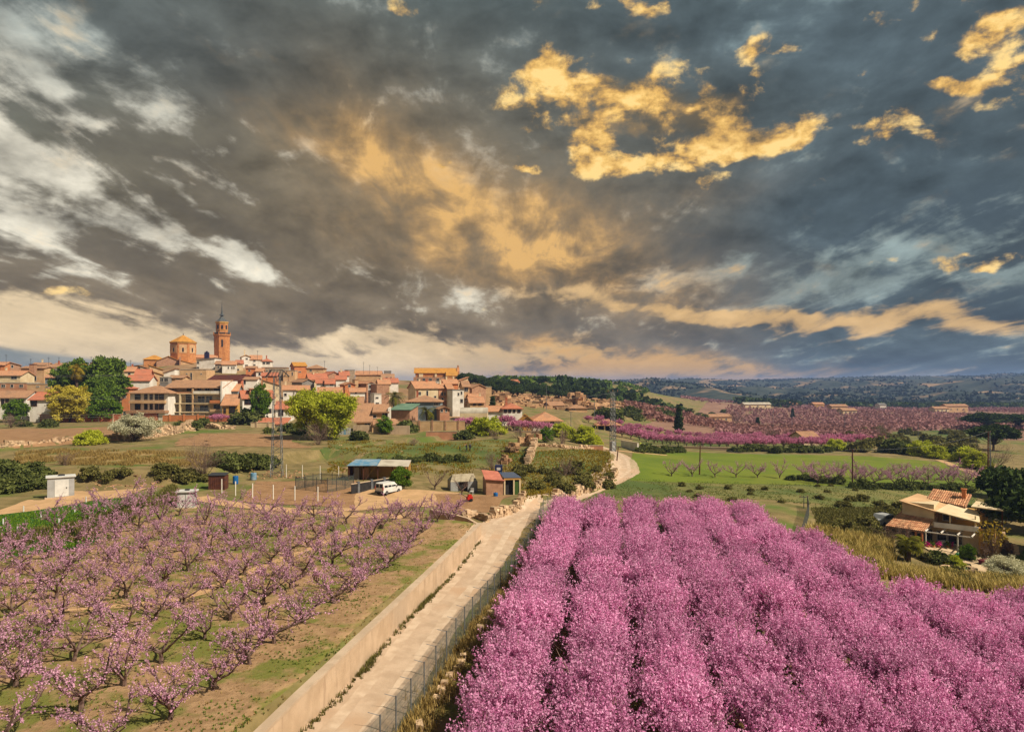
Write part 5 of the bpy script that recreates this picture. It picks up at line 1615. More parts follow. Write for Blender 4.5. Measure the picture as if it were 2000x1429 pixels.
# ------------------------------------------------------------------ huts, sheds, vehicles
M_WHITEPAINT = mat('white_paint', L(224, 222, 216, .85), L(206, 204, 198, .85), 1.2, 4, rough=.5)
M_GREYPAINT = mat('grey_paint', L(176, 176, 174, .82), L(158, 158, 156, .82), 1.2, 4, rough=.6)
M_RUST = mat('rusty_sheet', L(110, 64, 46, .8), L(84, 48, 38, .8), 2.0, 5, rough=.8)
M_BLUE = mat('blue_plastic', L(30, 110, 176, .8), L(24, 92, 156, .8), 2, 2, rough=.45)
M_BLUESHEET = mat('blue_sheet', L(84, 140, 176, .8), L(150, 168, 178, .8), .9, 4, rough=.6)
M_GREENP = mat('green_plastic', L(20, 150, 100, .75), rough=.5)
M_RUBBER = mat('rubber', L(28, 28, 28, .7), rough=.8)
M_CARGLASS = mat('car_glass', L(34, 40, 46, .6), rough=.12, spec=.6)
M_REDP = mat('red_paint', L(190, 40, 28, .8), rough=.5)
M_CANVAS = mat('tent_canvas', L(180, 166, 140, .85), L(150, 136, 112, .82), 1.5, 5, bump=.03, bscale=3)
M_SOLAR = mat('solar_blue', L(76, 92, 120, .7), rough=.3, spec=.5)

def slab_obj(q, th=.08):
    q = np.array(q, float); n = len(q); v = np.r_[q, q - (0, 0, th)]
    return MB().add(v, [list(range(n))]).add(v, [list(range(2 * n - 1, n - 1, -1))]).add(v, [(i, i + n, (i + 1) % n + n, (i + 1) % n) for i in range(n)])

def cabin(label, px, d, w, dep, h, yaw, mw, mr, doors, rise=.0):
    p = gpt(px, d)
    t_ = thing('utility_cabin', label, 'shed', p, rad(yaw))
    MB().box(-w / 2, w / 2, 0, dep, -.3, h).build('wall', mw, t_)
    slab_obj([(-w / 2 - .15, -.15, h + .14), (w / 2 + .15, -.15, h + .14), (w / 2 + .15, dep + .15, h + .14 + rise), (-w / 2 - .15, dep + .15, h + .14 + rise)], .13).build('roof', mr, t_)
    MB().box(-w / 2 - .25, w / 2 + .25, -.3, dep + .2, -.35, .06).build('plinth', M_CONC, t_)
    for (a, b) in doors:
        o = MB().box(a, b, -.04, -.005, .1, h - .25).build('door', M_WHITEPAINT if mw is M_GREYPAINT else M_GREYPAINT, t_)
        MB().box(b - .25, b - .15, -.09, -.045, h * .45, h * .45 + .12).build('handle', M_DARKMETAL, o)
    MB().box(-w * .1, w * .15, dep * .3, dep * .6, h + .15 + rise * .4, h + .30 + rise * .4).build('vent', M_DARKMETAL, t_)
    return t_
cabin('white metal utility cabin beside the alfalfa plot', 119, 79, 2.6, 1.7, 2.25, 34, M_GREYPAINT, M_WHITEPAINT, [(-.6, .75)])
cabin('grey box-shaped utility cabin near the farm track', 362, 76, 1.7, 1.4, 1.75, 10, M_GREYPAINT, M_WHITEPAINT, [(-.7, -.05), (.05, .7)])
def rusty():
    p = gpt(423, 88)
    t_ = thing('rusty_shed', 'rust brown metal shed behind the grey cabin', 'shed', p, rad(6))
    MB().box(-1.0, 1.0, 0, 1.6, -.2, 1.75).build('wall', M_RUST, t_)
    for k in range(8):
        MB().box(-1 + k * .27, -1 + k * .27 + .05, -.03, -.004, 0, 1.7).build('rib', M_RUST, t_)
    slab_obj([(-1.1, -.1, 1.85), (1.1, -.1, 1.85), (1.1, 1.7, 2.0), (-1.1, 1.7, 2.0)], .06).build('roof', M_DARKMETAL, t_)
rusty()
def barrel(label, px, d, r, h, m, band=None):
    p = gpt(px, d)
    t_ = thing('barrel', label, 'barrel', p)
    mb = MB()
    prof = [(.9, 0), (1.0, .06), (1.0, .32), (1.05, .34), (1.0, .36), (1.0, .64), (1.05, .66), (1.0, .68), (1.0, .94), (.9, 1.0)]
    a = np.arange(14) * 2 * math.pi / 14
    v = np.concatenate([np.c_[np.cos(a) * r * q, np.sin(a) * r * q, np.full(14, h * z)] for q, z in prof])
    mb.add(v, [(k * 14 + i, k * 14 + (i + 1) % 14, (k + 1) * 14 + (i + 1) % 14, (k + 1) * 14 + i) for k in range(len(prof) - 1) for i in range(14)])
    mb.add(v[-14:], [list(range(14))])
    mb.build('drum', m, t_)
    ngon_prism(MB(), 8, r * .25, h, h + .06).build('cap', M_DARKMETAL, t_)
barrel('bright blue plastic barrel on the grass by rusty shed', 460, 93, .36, 1.1, M_BLUE)
barrel('blue and white drum further up the earth bank', 495, 97, .42, 1.0, M_BLUESHEET)
barrel('round bright green tank behind the tan block wall', 822, 176, 1.0, 1.9, M_GREENP)
barrel('small blue tub at the foot of the red hut', 968, 88, .28, .5, M_BLUE)

# allotment fence posts and shade-cloth pen
wire_fence('white concrete post fence in front of the vegetable plot', [W(433, 966, 1.3), W(475, 972, 1.3), W(560, 977, 1.2), W(645, 979, 1.1)], 1.75, 2.75, None, False, m=WALLS['white'], rad_=.07, wires=3)
wire_fence('row of thin white posts behind the vegetable plot', [W(528, 935, 1.4), W(600, 938, 1.4), W(668, 938, 1.4)], 1.9, 2.6, None, False, m=WALLS['white'], rad_=.05, wires=3)
def pen():
    p = gpt(628, 90)
    t_ = thing('netting_pen', 'dark shade cloth pen beside the blue roofed shed', 'pen', p)
    q = [(-3.4, 0), (1.2, -1.6), (3.6, 2.6), (-1.2, 4.2)]
    for k in range(4):
        a, b = np.array(q[k]), np.array(q[(k + 1) % 4])
        m = MB()
        m.add([(a[0], a[1], 0), (b[0], b[1], 0), (b[0], b[1], 1.6), (a[0], a[1], 1.6)], [(0, 1, 2, 3)])
        m.build('netting', M_NET, t_)
        for s in (0, .33, .66):
            c = a + (b - a) * s
            MB().tube([(c[0], c[1], -.3), (c[0], c[1], 1.9)], .04, 5).build('post', M_DARKMETAL, t_)
        MB().tube([(a[0], a[1], 1.62), (b[0], b[1], 1.62)], .025, 4).build('rail', M_DARKMETAL, t_)
pen()
def long_shed():
    d = 97
    p = gpt(738, d)
    t_ = thing('open_shed', 'long open-fronted shed with half blue, half grey sheet roof', 'shed', p, rad(2))
    X = lambda px: (px - 738) / F * d
    slab_obj([(X(679), -.3, 2.25), (X(737), -.3, 2.25), (X(737), 3.2, 2.75), (X(687), 3.2, 2.75)], .07).build('blue_roof', M_BLUESHEET, t_)
    slab_obj([(X(737.5), -.3, 2.2), (X(798), -.3, 2.1), (X(798), 3.2, 2.6), (X(737.5), 3.2, 2.7)], .07).build('grey_roof', ROOFS['pale'], t_)
    MB().box(X(680), X(797), 2.9, 3.1, -.3, 2.55).build('back_wall', WALLS['ochre'], t_)
    MB().box(X(680), X(681.5), 0, 2.88, -.3, 2.2).build('side_wall', M_WOOD, t_)
    MB().box(X(690), X(700), .6, .7, -.2, 1.9).build('plank_screen', WALLS['grey'], t_)
    MB().box(X(704), X(716), 1.6, 1.7, -.2, 1.7).build('plank_screen', WALLS['pink'], t_)
    for px in (682, 710, 738, 766, 796):
        MB().box(X(px) - .06, X(px) + .06, -.1, .02, -.3, 2.12).build('post', M_WOOD, t_)
long_shed()
o = pix_wall('shade_screen', 'grey shade cloth screen sloping below the long shed', 686, 762, (88, 94), 1.25, .06, M_NETD, 3, M_METAL, cat='screen')

def van():
    d = 89
    p = gpt(759, d)
    t_ = thing('parked_van', 'white panel van with rear windows parked by the vegetable plots', 'van', p, rad(58))
    t_.scale = (.86, .86, .86)
    L_, w, h = 4.1, 1.66, 1.78      # x along the length (nose at +x), y across
    def prof_body(y):
        return [(-2.05, y, .32), (-2.05, y, 1.0), (-1.98, y, 1.70), (-1.85, y, 1.78), (.45, y, 1.76), (1.15, y, 1.08), (1.95, y, .92), (2.05, y, .62), (2.05, y, .32)]
    a, b = np.array(prof_body(-w / 2)), np.array(prof_body(w / 2))
    a[2:5, 1] += .10; b[2:5, 1] -= .10
    n = len(a)
    v = np.r_[a, b]
    m = MB().add(v, [list(range(n))]).add(v, [list(range(2 * n - 1, n - 1, -1))]).add(v, [(i, i + n, (i + 1) % n + n, (i + 1) % n) for i in range(n)])
    body = m.build('body', M_WHITEPAINT, t_)
    for s in (-1, 1):
        for (x0, x1, k) in ((-1.75, -1.05, .0), (-.95, -.25, 0), (-.15, .50, .0)):
            yb, yt = s * (w / 2 + .006), s * (w / 2 - .088)
            f = MB().add([(x0, yb, 1.10), (x1 + (.25 if x0 > -.3 else 0), yb, 1.10), (x1, yt, 1.62), (x0, yt, 1.62)], [(0, 1, 2, 3) if s < 0 else (3, 2, 1, 0)])
            f.build('side_window', M_CARGLASS, t_)
    for y0 in (-.66, .06):
        MB().add([(-2.056, y0, 1.08), (-2.056, y0 + .6, 1.08), (-1.995, y0 + .57, 1.62), (-1.995, y0 + .03, 1.62)], [(3, 2, 1, 0)]).build('rear_window', M_CARGLASS, t_)
    MB().add([(.50, -.68, 1.73), (.50, .68, 1.73), (1.14, .72, 1.12), (1.14, -.72, 1.12)], [(0, 3, 2, 1)]).build('windscreen', M_CARGLASS, t_)
    MB().box(-2.14, -1.95, -.8, .8, .34, .58).build('rear_bumper', M_DARKMETAL, t_)
    MB().box(1.95, 2.14, -.8, .8, .34, .56).build('front_bumper', M_DARKMETAL, t_)
    for s in (-1, 1):
        MB().box(-2.08, -1.99, s * .78 - .06, s * .78 + .06, .75, 1.25).build('tail_light', M_REDP, t_)
        MB().box(1.98, 2.06, s * .58 - .16, s * .58 + .16, .66, .86).build('headlight', M_CARGLASS, t_)
        for x in (-1.3, 1.3):
            wh = MB()
            an = np.arange(16) * 2 * math.pi / 16
            vv = np.r_[np.c_[np.cos(an) * .31, np.full(16, -.1), np.sin(an) * .31], np.c_[np.cos(an) * .31, np.full(16, .1), np.sin(an) * .31]]
            wh.add(vv, [(i, (i + 1) % 16, (i + 1) % 16 + 16, i + 16) for i in range(16)]).add(vv, [list(range(16))]).add(vv, [list(range(31, 15, -1))])
            wo = wh.build('wheel', M_RUBBER, t_, loc=(x, s * (w / 2 - .06), .31))
            vv2 = vv * (.6, 1.08, .6)
            MB().add(vv2, [list(range(16))]).add(vv2, [list(range(31, 15, -1))]).build('hubcap', M_METAL, wo)
        MB().box(.75, .9, s * (w / 2) + min(0, s * .22), s * (w / 2) + max(0, s * .22), 1.05, 1.22).build('mirror', M_DARKMETAL, t_)
van()

def tent():
    d = 92
    p = gpt(906, d)
    t_ = thing('frame_tent', 'weathered beige frame tent with open grey front and end window', 'tent', p, rad(14))
    w, dp = 3.6, 2.6
    v = [(-w / 2, 0, 0), (w / 2, 0, 0), (w / 2, dp, 0), (-w / 2, dp, 0), (-w / 2, 0, 1.3), (w / 2, 0, 1.3), (w / 2, dp, 1.3), (-w / 2, dp, 1.3), (-w / 2 + .5, dp / 2, 2.15), (w / 2 - .25, dp / 2, 2.2)]
    MB().add(v, [(4, 5, 9, 8), (6, 7, 8, 9)]).add(v, [(5, 6, 9), (7, 4, 8)]).build('tent_roof', M_CANVAS, t_)
    MB().add(v, [(1, 2, 6, 5), (3, 0, 4, 7), (2, 3, 7, 6)]).build('tent_side', M_CANVAS, t_)
    MB().box(-w / 2 + .05, -.7, -.02, .0, 0, 1.28).build('front_flap', M_GREYPAINT, t_)
    MB().box(.5, w / 2 - .05, -.02, .0, 0, 1.28).build('front_flap', M_GREYPAINT, t_)
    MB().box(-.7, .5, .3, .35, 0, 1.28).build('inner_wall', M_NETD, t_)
    MB().box(w / 2 + .002, w / 2 + .02, .8, 1.6, .7, 1.2).build('end_window', M_CARGLASS, t_)
    for x in (-w / 2, -.7, .5, w / 2):
        MB().tube([(x, -.06, -.2), (x, -.06, 1.32)], .04, 6).build('pole', M_METAL, t_)
tent()
o = thing('garden_chair', 'white plastic garden chair beside the frame tent', 'chair', gpt(921, 89), rad(-20))
MB().box(-.22, .22, -.22, .22, .40, .44).build('seat', M_WHITEPAINT, o)
MB().box(-.22, .22, .20, .24, .44, .85).build('backrest', M_WHITEPAINT, o)
for sx in (-1, 1):
    for sy in (-1, 1):
        MB().box(sx * .2 - .02, sx * .2 + .02, sy * .2 - .02, sy * .2 + .02, 0, .40).build('leg', M_WHITEPAINT, o)

def hut():
    d = 90
    p = gpt(982, d)
    t_ = thing('garden_hut', 'brick garden hut with red roof, solar panel and open doorway', 'hut', p, rad(12))
    X = lambda px: (px - 982) / F * d
    MB().box(X(949), X(984), 0, 2.6, -.3, 2.1).build('brick_wall', WALLS['brown'], t_)
    slab_obj([(X(946), -.25, 2.2), (X(986), -.25, 1.95), (X(980), 2.9, 2.75), (X(947), 2.9, 3.0)], .1).build('red_roof', mat('painted_red_roof', L(198, 122, 100, .85), L(178, 106, 86, .85), 1, 4), t_)
    MB().box(X(986), X(1016), .3, .45, -.3, 1.9).box(X(986), X(1016), 2.2, 2.4, -.3, 1.9).build('room_wall', M_NETD, t_)
    for px in (985.5, 1004, 1016):
        MB().box(X(px) - .09, X(px) + .09, -.1, .08, -.3, 1.95).build('door_post', WALLS['cream'], t_)
    MB().box(X(984.3), X(1017.5), -.12, .1, 1.96, 2.2).build('lintel', WALLS['ochre'], t_)
    MB().box(X(1006), X(1014), -.03, .03, 0, 1.7).build('door', mat('green_door', L(70, 96, 40, .8)), t_)
    MB().box(X(1017), X(1018.5), .1, 2.4, -.3, 1.95).build('side_wall', WALLS['ochre'], t_)
    slab_obj([(X(984), -.15, 2.28), (X(1019), -.15, 2.24), (X(1012), 2.6, 2.62), (X(982), 2.6, 2.66)], .06).build('solar_panel', M_SOLAR, t_)
    s = thing('water_tank', 'dark blue water tank on a stand behind the hut roof', 'tank', gpt(974, 93.5))
    for a in (-.35, .35):
        for b in (-.35, .35):
            MB().box(a - .04, a + .04, b - .04, b + .04, -.2, 2.7).build('leg', M_DARKMETAL, s)
    MB().box(-.5, .5, -.5, .5, 2.7, 3.6).build('tank_body', mat('navy_plastic', L(44, 56, 92, .7), rough=.5), s)
    MB().box(-.25, .25, -.52, -.505, 2.95, 3.3).build('tank_label', M_WHITEPAINT, s)
hut()
def bench_machine():
    t_ = thing('garden_tiller', 'small red garden tiller on the bare plot', 'tiller', gpt(917, 84.5), rad(30))
    MB().box(-.35, .35, -.22, .22, .25, .62).build('engine', M_REDP, t_)
    MB().box(-.2, .25, -.15, .15, .62, .85).build('fuel_tank', M_REDP, t_)
    for s in (-1, 1):
        ngon_prism(MB(), 10, .2, -.05, .05).build('wheel', M_RUBBER, t_, loc=(.1, s * .28, .2)).rotation_euler = (rad(90), 0, 0)
        MB().tube([(-.3, s * .15, .5), (-1.0, s * .2, .95)], .02, 5).build('handlebar', M_DARKMETAL, t_)
bench_machine()
def sheets():
    t_ = thing('metal_sheets', 'pale corrugated metal sheets leaning below the willow', 'sheets', gpt(673, 158), rad(5))
    for k in range(5):
        MB().box(-1.3 + k * .55, -.8 + k * .55, 0, .05, -.2, 1.5 + .15 * (k % 2)).build('sheet', M_BLUESHEET if k == 2 else M_GREYPAINT, t_)
sheets()
def greenhouse():
    d = 194
    p = at(925, 812, d)
    t_ = thing('greenhouse', 'long low greenhouse with pale rounded roof', 'greenhouse', p)
    X = lambda px: (px - 925) / F * d
    a = np.linspace(0, math.pi, 9)
    w = X(952) - X(898)
    v = np.concatenate([np.c_[np.full(9, x), 2.5 - np.cos(a) * 2.5, .8 + np.sin(a) * 1.5] for x in (-w / 2, w / 2)])
    MB().add(v, [(i, i + 1, i + 10, i + 9) for i in range(8)]).add(v, [list(range(9))]).add(v, [list(range(17, 8, -1))]).build('cover', ROOFS['pale'], t_)
    MB().box(-w / 2, w / 2, .02, 4.98, -2, .8).build('base_wall', WALLS['cream'], t_)
greenhouse()
def pavilion():
    d = 226
    p = at(1189, 838, d)
    t_ = thing('pavilion', 'open pavilion with tan pyramid roof above the blossom rows', 'pavilion', p)
    K = d / F
    roof_mesh('hip', 44 * K, 6.5, 24, .6).build('roof', ROOFS['orange'], t_, loc=(0, 0, 10 * K))
    for px in (-22, -8, 8, 22):
        MB().box(px * K - .2, px * K + .2, 0, .4, -2, 10 * K).build('pillar', WALLS['cream'], t_)
    MB().box(-20 * K, 20 * K, 4, 6, -2, 9.8 * K).build('back_wall', M_NETD, t_)
pavilion()

# white tubes marking young trees in the alfalfa
for k, (px, py) in enumerate([(6, 1026), (34, 1042), (46, 1000), (80, 1012), (115, 1026), (146, 1001), (168, 981), (175, 1014), (206, 992)]):
    p = gpix(px, py)
    o = ngon_prism(MB(), 8, .06, -.1, .62).build('tree_guard', M_WHITEPAINT, loc=p)
    tag(o, 'thin white tree guard tube standing in the green alfalfa plot', 'tree guard', 'white tree guards in the alfalfa')

# ------------------------------------------------------------------ pylons, poles and wires
def lattice(name, label, base, h, wb, wt, yaw=0, n=11, cross=None, m=None, tk=1.0):
    t_ = thing(name, label, 'pylon', base, rad(yaw))
    m = m or M_METAL
    for sx in (-1, 1):
        for sy in (-1, 1):
            MB().tube([(sx * wb / 2, sy * wb / 2, -.5), (sx * wt / 2, sy * wt / 2, h)], .045 * tk, 4).build('leg', m, t_)
    br = MB()
    W_ = lambda z: wb + (wt - wb) * z / h
    for k in range(n):
        z0, z1 = h * k / n, h * (k + 1) / n
        a, b = W_(z0) / 2, W_(z1) / 2
        for (q0, q1) in (((-1, -1), (1, -1)), ((1, -1), (1, 1)), ((1, 1), (-1, 1)), ((-1, 1), (-1, -1))):
            br.tube([(q0[0] * a, q0[1] * a, z0), (q1[0] * b, q1[1] * b, z1)], .022 * tk, 3)
            br.tube([(q1[0] * a, q1[1] * a, z0), (q0[0] * b, q0[1] * b, z1)], .022 * tk, 3)
    br.build('bracing', m, t_)
    if cross:
        cross(t_)
    return t_
def top1(t_):
    m = MB()
    z = 14.0
    for y in (-.3, .3):
        m.tube([(-1.5, y, z), (1.5, y, z)], .05, 4)
        m.tube([(-1.5, y, z), (-.7, y, z + 1.0), (.6, y, z + 1.0), (1.5, y, z)], .05, 4)
        for q in range(6):
            x = -1.3 + q * .5
            m.tube([(x, y, z), (x + .35, y, z + 1.0 - abs(x) * .3)], .03, 3)
    m.tube([(-1.5, -.3, z), (-1.5, .3, z)], .04, 4); m.tube([(1.5, -.3, z), (1.5, .3, z)], .04, 4)
    m.build('cross_arm', M_DARKMETAL, t_)
    for x in (-1.4, -.1, 1.4):
        ngon_prism(MB(), 6, .07, z - .7, z).build('insulator', WALLS['brown'], t_, loc=(x, 0, 0))
b1 = gpix(541, 930)
lattice('lattice_pylon', 'tall lattice power pylon standing in front of the village', b1, (930 - 735) / F * b1.y, 1.5, .8, 8, 13, None)
pyl1 = [o for o in bpy.data.objects if o.name == 'lattice_pylon'][0]
_h1 = (930 - 735) / F * b1.y
def head1():
    m = MB()
    z = _h1
    for y in (-.3, .3):
        m.tube([(-1.5, y, z), (1.7, y, z)], .05, 4)
        m.tube([(-1.5, y, z), (-.8, y, z + .95), (.7, y, z + .95), (1.7, y, z)], .05, 4)
        for q in range(6):
            x = -1.2 + q * .45
            m.tube([(x, y, z), (x + .35, y, z + .8)], .03, 3)
    for x in (-1.5, 1.7, -.8, .7):
        m.tube([(x, -.3, z + (.95 if abs(x) < 1 else 0)), (x, .3, z + (.95 if abs(x) < 1 else 0))], .04, 4)
    m.build('cross_arm', M_DARKMETAL, pyl1)
    for x in (-1.4, 0, 1.6):
        ngon_prism(MB(), 6, .07, z - .7, z).build('insulator', WALLS['brown'], pyl1, loc=(x, 0, 0))
head1()
b2 = gpix(1197, 881)
lattice('lattice_pylon', 'slender lattice pylon with transformer box beside the road bend', b2, (881 - 765) / F * b2.y, 1.1, .7, 20, 12, tk=1.7)
pyl2 = bpy.data.objects['lattice_pylon.001']
MB().box(-.6, .6, -.5, .5, -.2, 2.2).build('transformer_box', M_GREYPAINT, pyl2)
def head2():
    z = (881 - 765) / F * b2.y
    MB().tube([(-1.3, 0, z), (1.3, 0, z)], .06, 4).build('cross_arm', M_DARKMETAL, pyl2)
    for x in (-1.2, 0, 1.2):
        ngon_prism(MB(), 6, .06, z, z + .5).build('insulator', WALLS['brown'], pyl2, loc=(x, 0, 0))
head2()
def pole(label, px, py, top, lean=0.0, m=None, r=.11, twin=False, name='utility_pole'):
    p = gpix(px, py)
    h = (py - top) / F * p.y
    t_ = thing(name, label, 'pole', p)
    MB().tube([(0, 0, -.5), (lean * h, 0, h)], [r * 1.2, r * .8], 6, cap=True).build('pole_shaft', m or M_WOOD, t_)
    if twin:
        MB().tube([(.7, .3, -.5), (.55 + lean * h, .3, h)], [r * 1.2, r * .8], 6, cap=True).build('pole_shaft', M_METAL, t_)
        for z in (.3, .6, .85):
            MB().tube([(0, 0, h * z), (.62, .3, h * z)], .04, 4).build('brace', M_METAL, t_)
    MB().tube([(lean * h - .6, 0, h - .15), (lean * h + .6, 0, h - .15)], .04, 4).build('crossbar', M_DARKMETAL, t_)
    for x in (-.5, .5):
        ngon_prism(MB(), 6, .05, h - .12, h + .08).build('insulator', WALLS['brown'], t_, loc=(x + lean * h, 0, 0))
    return Vector((p.x + lean * h, p.y, p.z + h - .1))
tp = [pole('leaning wooden pole on the road bend beside second pylon', 1204, 902, 872, .12),
      pole('lone wooden pole in front of the green wheat field', 1366, 927, 868, .03),
      pole('tall wooden pole between wheat field and blossom row', 1665, 951, 876),
      pole('twin braced pole near the dark pines far right', 1930, 920, 842, 0, None, .13, True),
      pole('pale concrete pole behind the valley blossom rows', 1510, 842, 800, 0, M_METAL),
      pole('pale concrete pole farther right behind valley blossom', 1547, 838, 806, 0, M_METAL),
      pole('thin lattice mast pole amid the valley orchards', 1650, 842, 808, 0, M_METAL),
      pole('thin grey pole in front of the green terraces', 1793, 856, 826, 0, M_METAL),
      pole('tall thin pole behind the orange roofed house', 1115, 836, 804, 0, M_METAL),
      pole('thin pole beside the pavilion below the rocks', 1161, 822, 788, 0, M_METAL),
      pole('tall grey pole right of the white balcony house', 1067, 800, 752, 0, M_METAL),
      pole('slim iron pole at the corner of the meadow fence', 1570, 992, 968, 0, M_METAL, .05)]
def wire(a, b, sag, label, r=.012):
    a, b = Vector(a), Vector(b)
    n = 14
    pts = [a.lerp(b, k / n) - Vector((0, 0, sag * 4 * (k / n) * (1 - k / n))) for k in range(n + 1)]
    o = MB().tube(np.array(pts) - np.array(a), r, 3).build('power_line', M_GREYPAINT, loc=a)
    tag(o, label, 'cable', 'overhead cables')
h1 = b1 + Vector((0, 0, _h1))
hl = at(-150, 752, 130)
for k, (px, py, dd, t1, lb) in enumerate([(-60, 731, 150, at(245, 731, 150), 'upper pale cable strung across the dark pines'), (-60, 733, 149, at(245, 733.5, 149), 'second pale cable strung across the dark pines'),
                                      (-60, 773, 140, at(535, 770, b1.y), 'middle pale cable crossing the mimosa tree'), (-60, 777, 139, at(538, 775, b1.y), 'lower middle pale cable crossing the mimosa'),
                                      (-60, 815, 150, at(440, 800, 205), 'low cable above the brick garden wall'), (-60, 819, 150, at(430, 806, 205), 'lowest cable above the brick garden wall')]):
    wire(at(px, py, dd), t1, .25, lb)
wire(tp[1], tp[2], 1.4, 'thin sagging cable across the wheat field')
wire(tp[2], tp[3], 1.2, 'thin sagging cable from tall pole to dark pines')
wire(h1 + Vector((1.5, 0, -.5)), b2 + Vector((0, 0, (881 - 767) / F * b2.y)), 2.5, 'cable linking the two lattice pylons')

# television masts on the village skyline
for k, (px, py, top, d) in enumerate([(12, 705, 692, 310), (60, 712, 700, 330), (95, 712, 697, 300), (115, 710, 697, 340), (255, 712, 703, 290), (280, 715, 704, 300), (503, 696, 684, 372), (634, 716, 704, 350), (710, 725, 706, 396), (722, 725, 712, 396), (737, 726, 716, 396), (178, 706, 696, 345)]):
    p = at(px, py, d)
    h = (py - top) / F * d
    m = MB().tube([(0, 0, -2), (0, 0, h)], .07, 4)
    m.tube([(-.7, 0, h * .9), (.7, 0, h * .9)], .04, 3)
    m.tube([(-.45, 0, h * .75), (.45, 0, h * .75)], .04, 3)
    o = m.build('roof_aerial', M_DARKMETAL, loc=p)
    tag(o, 'thin television aerial above the village roofs', 'aerial', 'television aerials on the skyline')

# ------------------------------------------------------------------ people
def person(label, px, py, h, top, legs, stride=.16, face=0.0):
    p = gpix(px, py)
    t_ = thing('person', label, 'person', p, face)
    k = h / 1.75
    J = {'pel': (0, 0, .95), 'ch': (0, .02, 1.25), 'nk': (0, 0, 1.46), 'hd': (0, -.02, 1.60), 'tp': (0, 0, 1.72),
         'hl': (-.1, 0, .90), 'kl': (-.11, -stride, .50), 'al': (-.11, -stride * .6, .07), 'tl': (-.12, -stride * .6 - .16, .04),
         'hr': (.1, 0, .90), 'kr': (.11, stride * .5, .50), 'ar': (.11, stride * 1.3, .08), 'tr': (.12, stride * 1.3 - .15, .03),
         'sl': (-.18, 0, 1.40), 'el': (-.26, .05, 1.13), 'wl': (-.25, -.06, .90), 'fl': (-.25, -.09, .80),
         'sr': (.18, 0, 1.40), 'er': (.26, .05, 1.13), 'wr': (.25, -.06, .90), 'fr': (.25, -.09, .80)}
    Rr = dict(pel=.15, ch=.165, nk=.06, hd=.10, tp=.07, hl=.10, kl=.065, al=.045, tl=.04, hr=.10, kr=.065, ar=.045, tr=.04, sl=.075, el=.05, wl=.035, fl=.035, sr=.075, er=.05, wr=.035, fr=.035)
    names = list(J)
    E = [('pel', 'ch'), ('ch', 'nk'), ('nk', 'hd'), ('hd', 'tp'), ('pel', 'hl'), ('hl', 'kl'), ('kl', 'al'), ('al', 'tl'), ('pel', 'hr'), ('hr', 'kr'), ('kr', 'ar'), ('ar', 'tr'),
         ('ch', 'sl'), ('sl', 'el'), ('el', 'wl'), ('wl', 'fl'), ('ch', 'sr'), ('sr', 'er'), ('er', 'wr'), ('wr', 'fr')]
    me = bpy.data.meshes.new('body')
    me.from_pydata([tuple(c * k for c in J[n]) for n in names], [(names.index(a), names.index(b)) for a, b in E], [])
    o = obj('body', me, t_)
    o.modifiers.new('skin', 'SKIN')
    for i, n in enumerate(names):
        me.skin_vertices[0].data[i].radius = (Rr[n] * k, Rr[n] * k)
    me.skin_vertices[0].data[0].use_root = True
    o.modifiers.new('sub', 'SUBSURF').levels = 1
    me.materials.append(top)
    return t_
def clothes(name, top, legs, k):
    m = bpy.data.materials.new(name)
    m.use_nodes = True
    t = m.node_tree
    z = nd(t, 'ShaderNodeSeparateXYZ', {0: nd(t, 'ShaderNodeTexCoord').outputs['Object']}).outputs[2]
    c = MIX(t, MA(t, 'GREATER_THAN', z, .93 * k), legs, top)
    c = MIX(t, MA(t, 'GREATER_THAN', z, 1.47 * k), c, L(176, 120, 92, .8))
    c = MIX(t, MA(t, 'GREATER_THAN', z, 1.64 * k), c, L(40, 30, 24, .8))
    t.links.new(c, t.nodes['Principled BSDF'].inputs['Base Color'])
    return m
person('person in dark jacket walking on the grass terrace, the middle one of three', 911, 882, 1.6, clothes('dark_clothes', L(38, 38, 44, .7), L(34, 34, 40, .7), 1.6 / 1.75), None, .2, 1.2)
person('person in dark clothes rightmost of three walkers on the grass terrace', 918, 881, 1.6, clothes('dark_coat', L(44, 38, 40, .7), L(30, 30, 34, .7), 1.6 / 1.75), None, .14, .6)
person('smaller person in brown leftmost of three walkers on the grass terrace', 898, 881, 1.1, clothes('brown_coat', L(84, 62, 44, .7), L(50, 44, 40, .7), 1.1 / 1.75), None, .12, 2.0)
person('person in yellow vest standing by the footpath beyond second pylon', 1251, 874, 1.6, clothes('yellow_vest', L(190, 200, 60, .8), L(40, 44, 60, .7), 1.6 / 1.75), None, .06, .4)

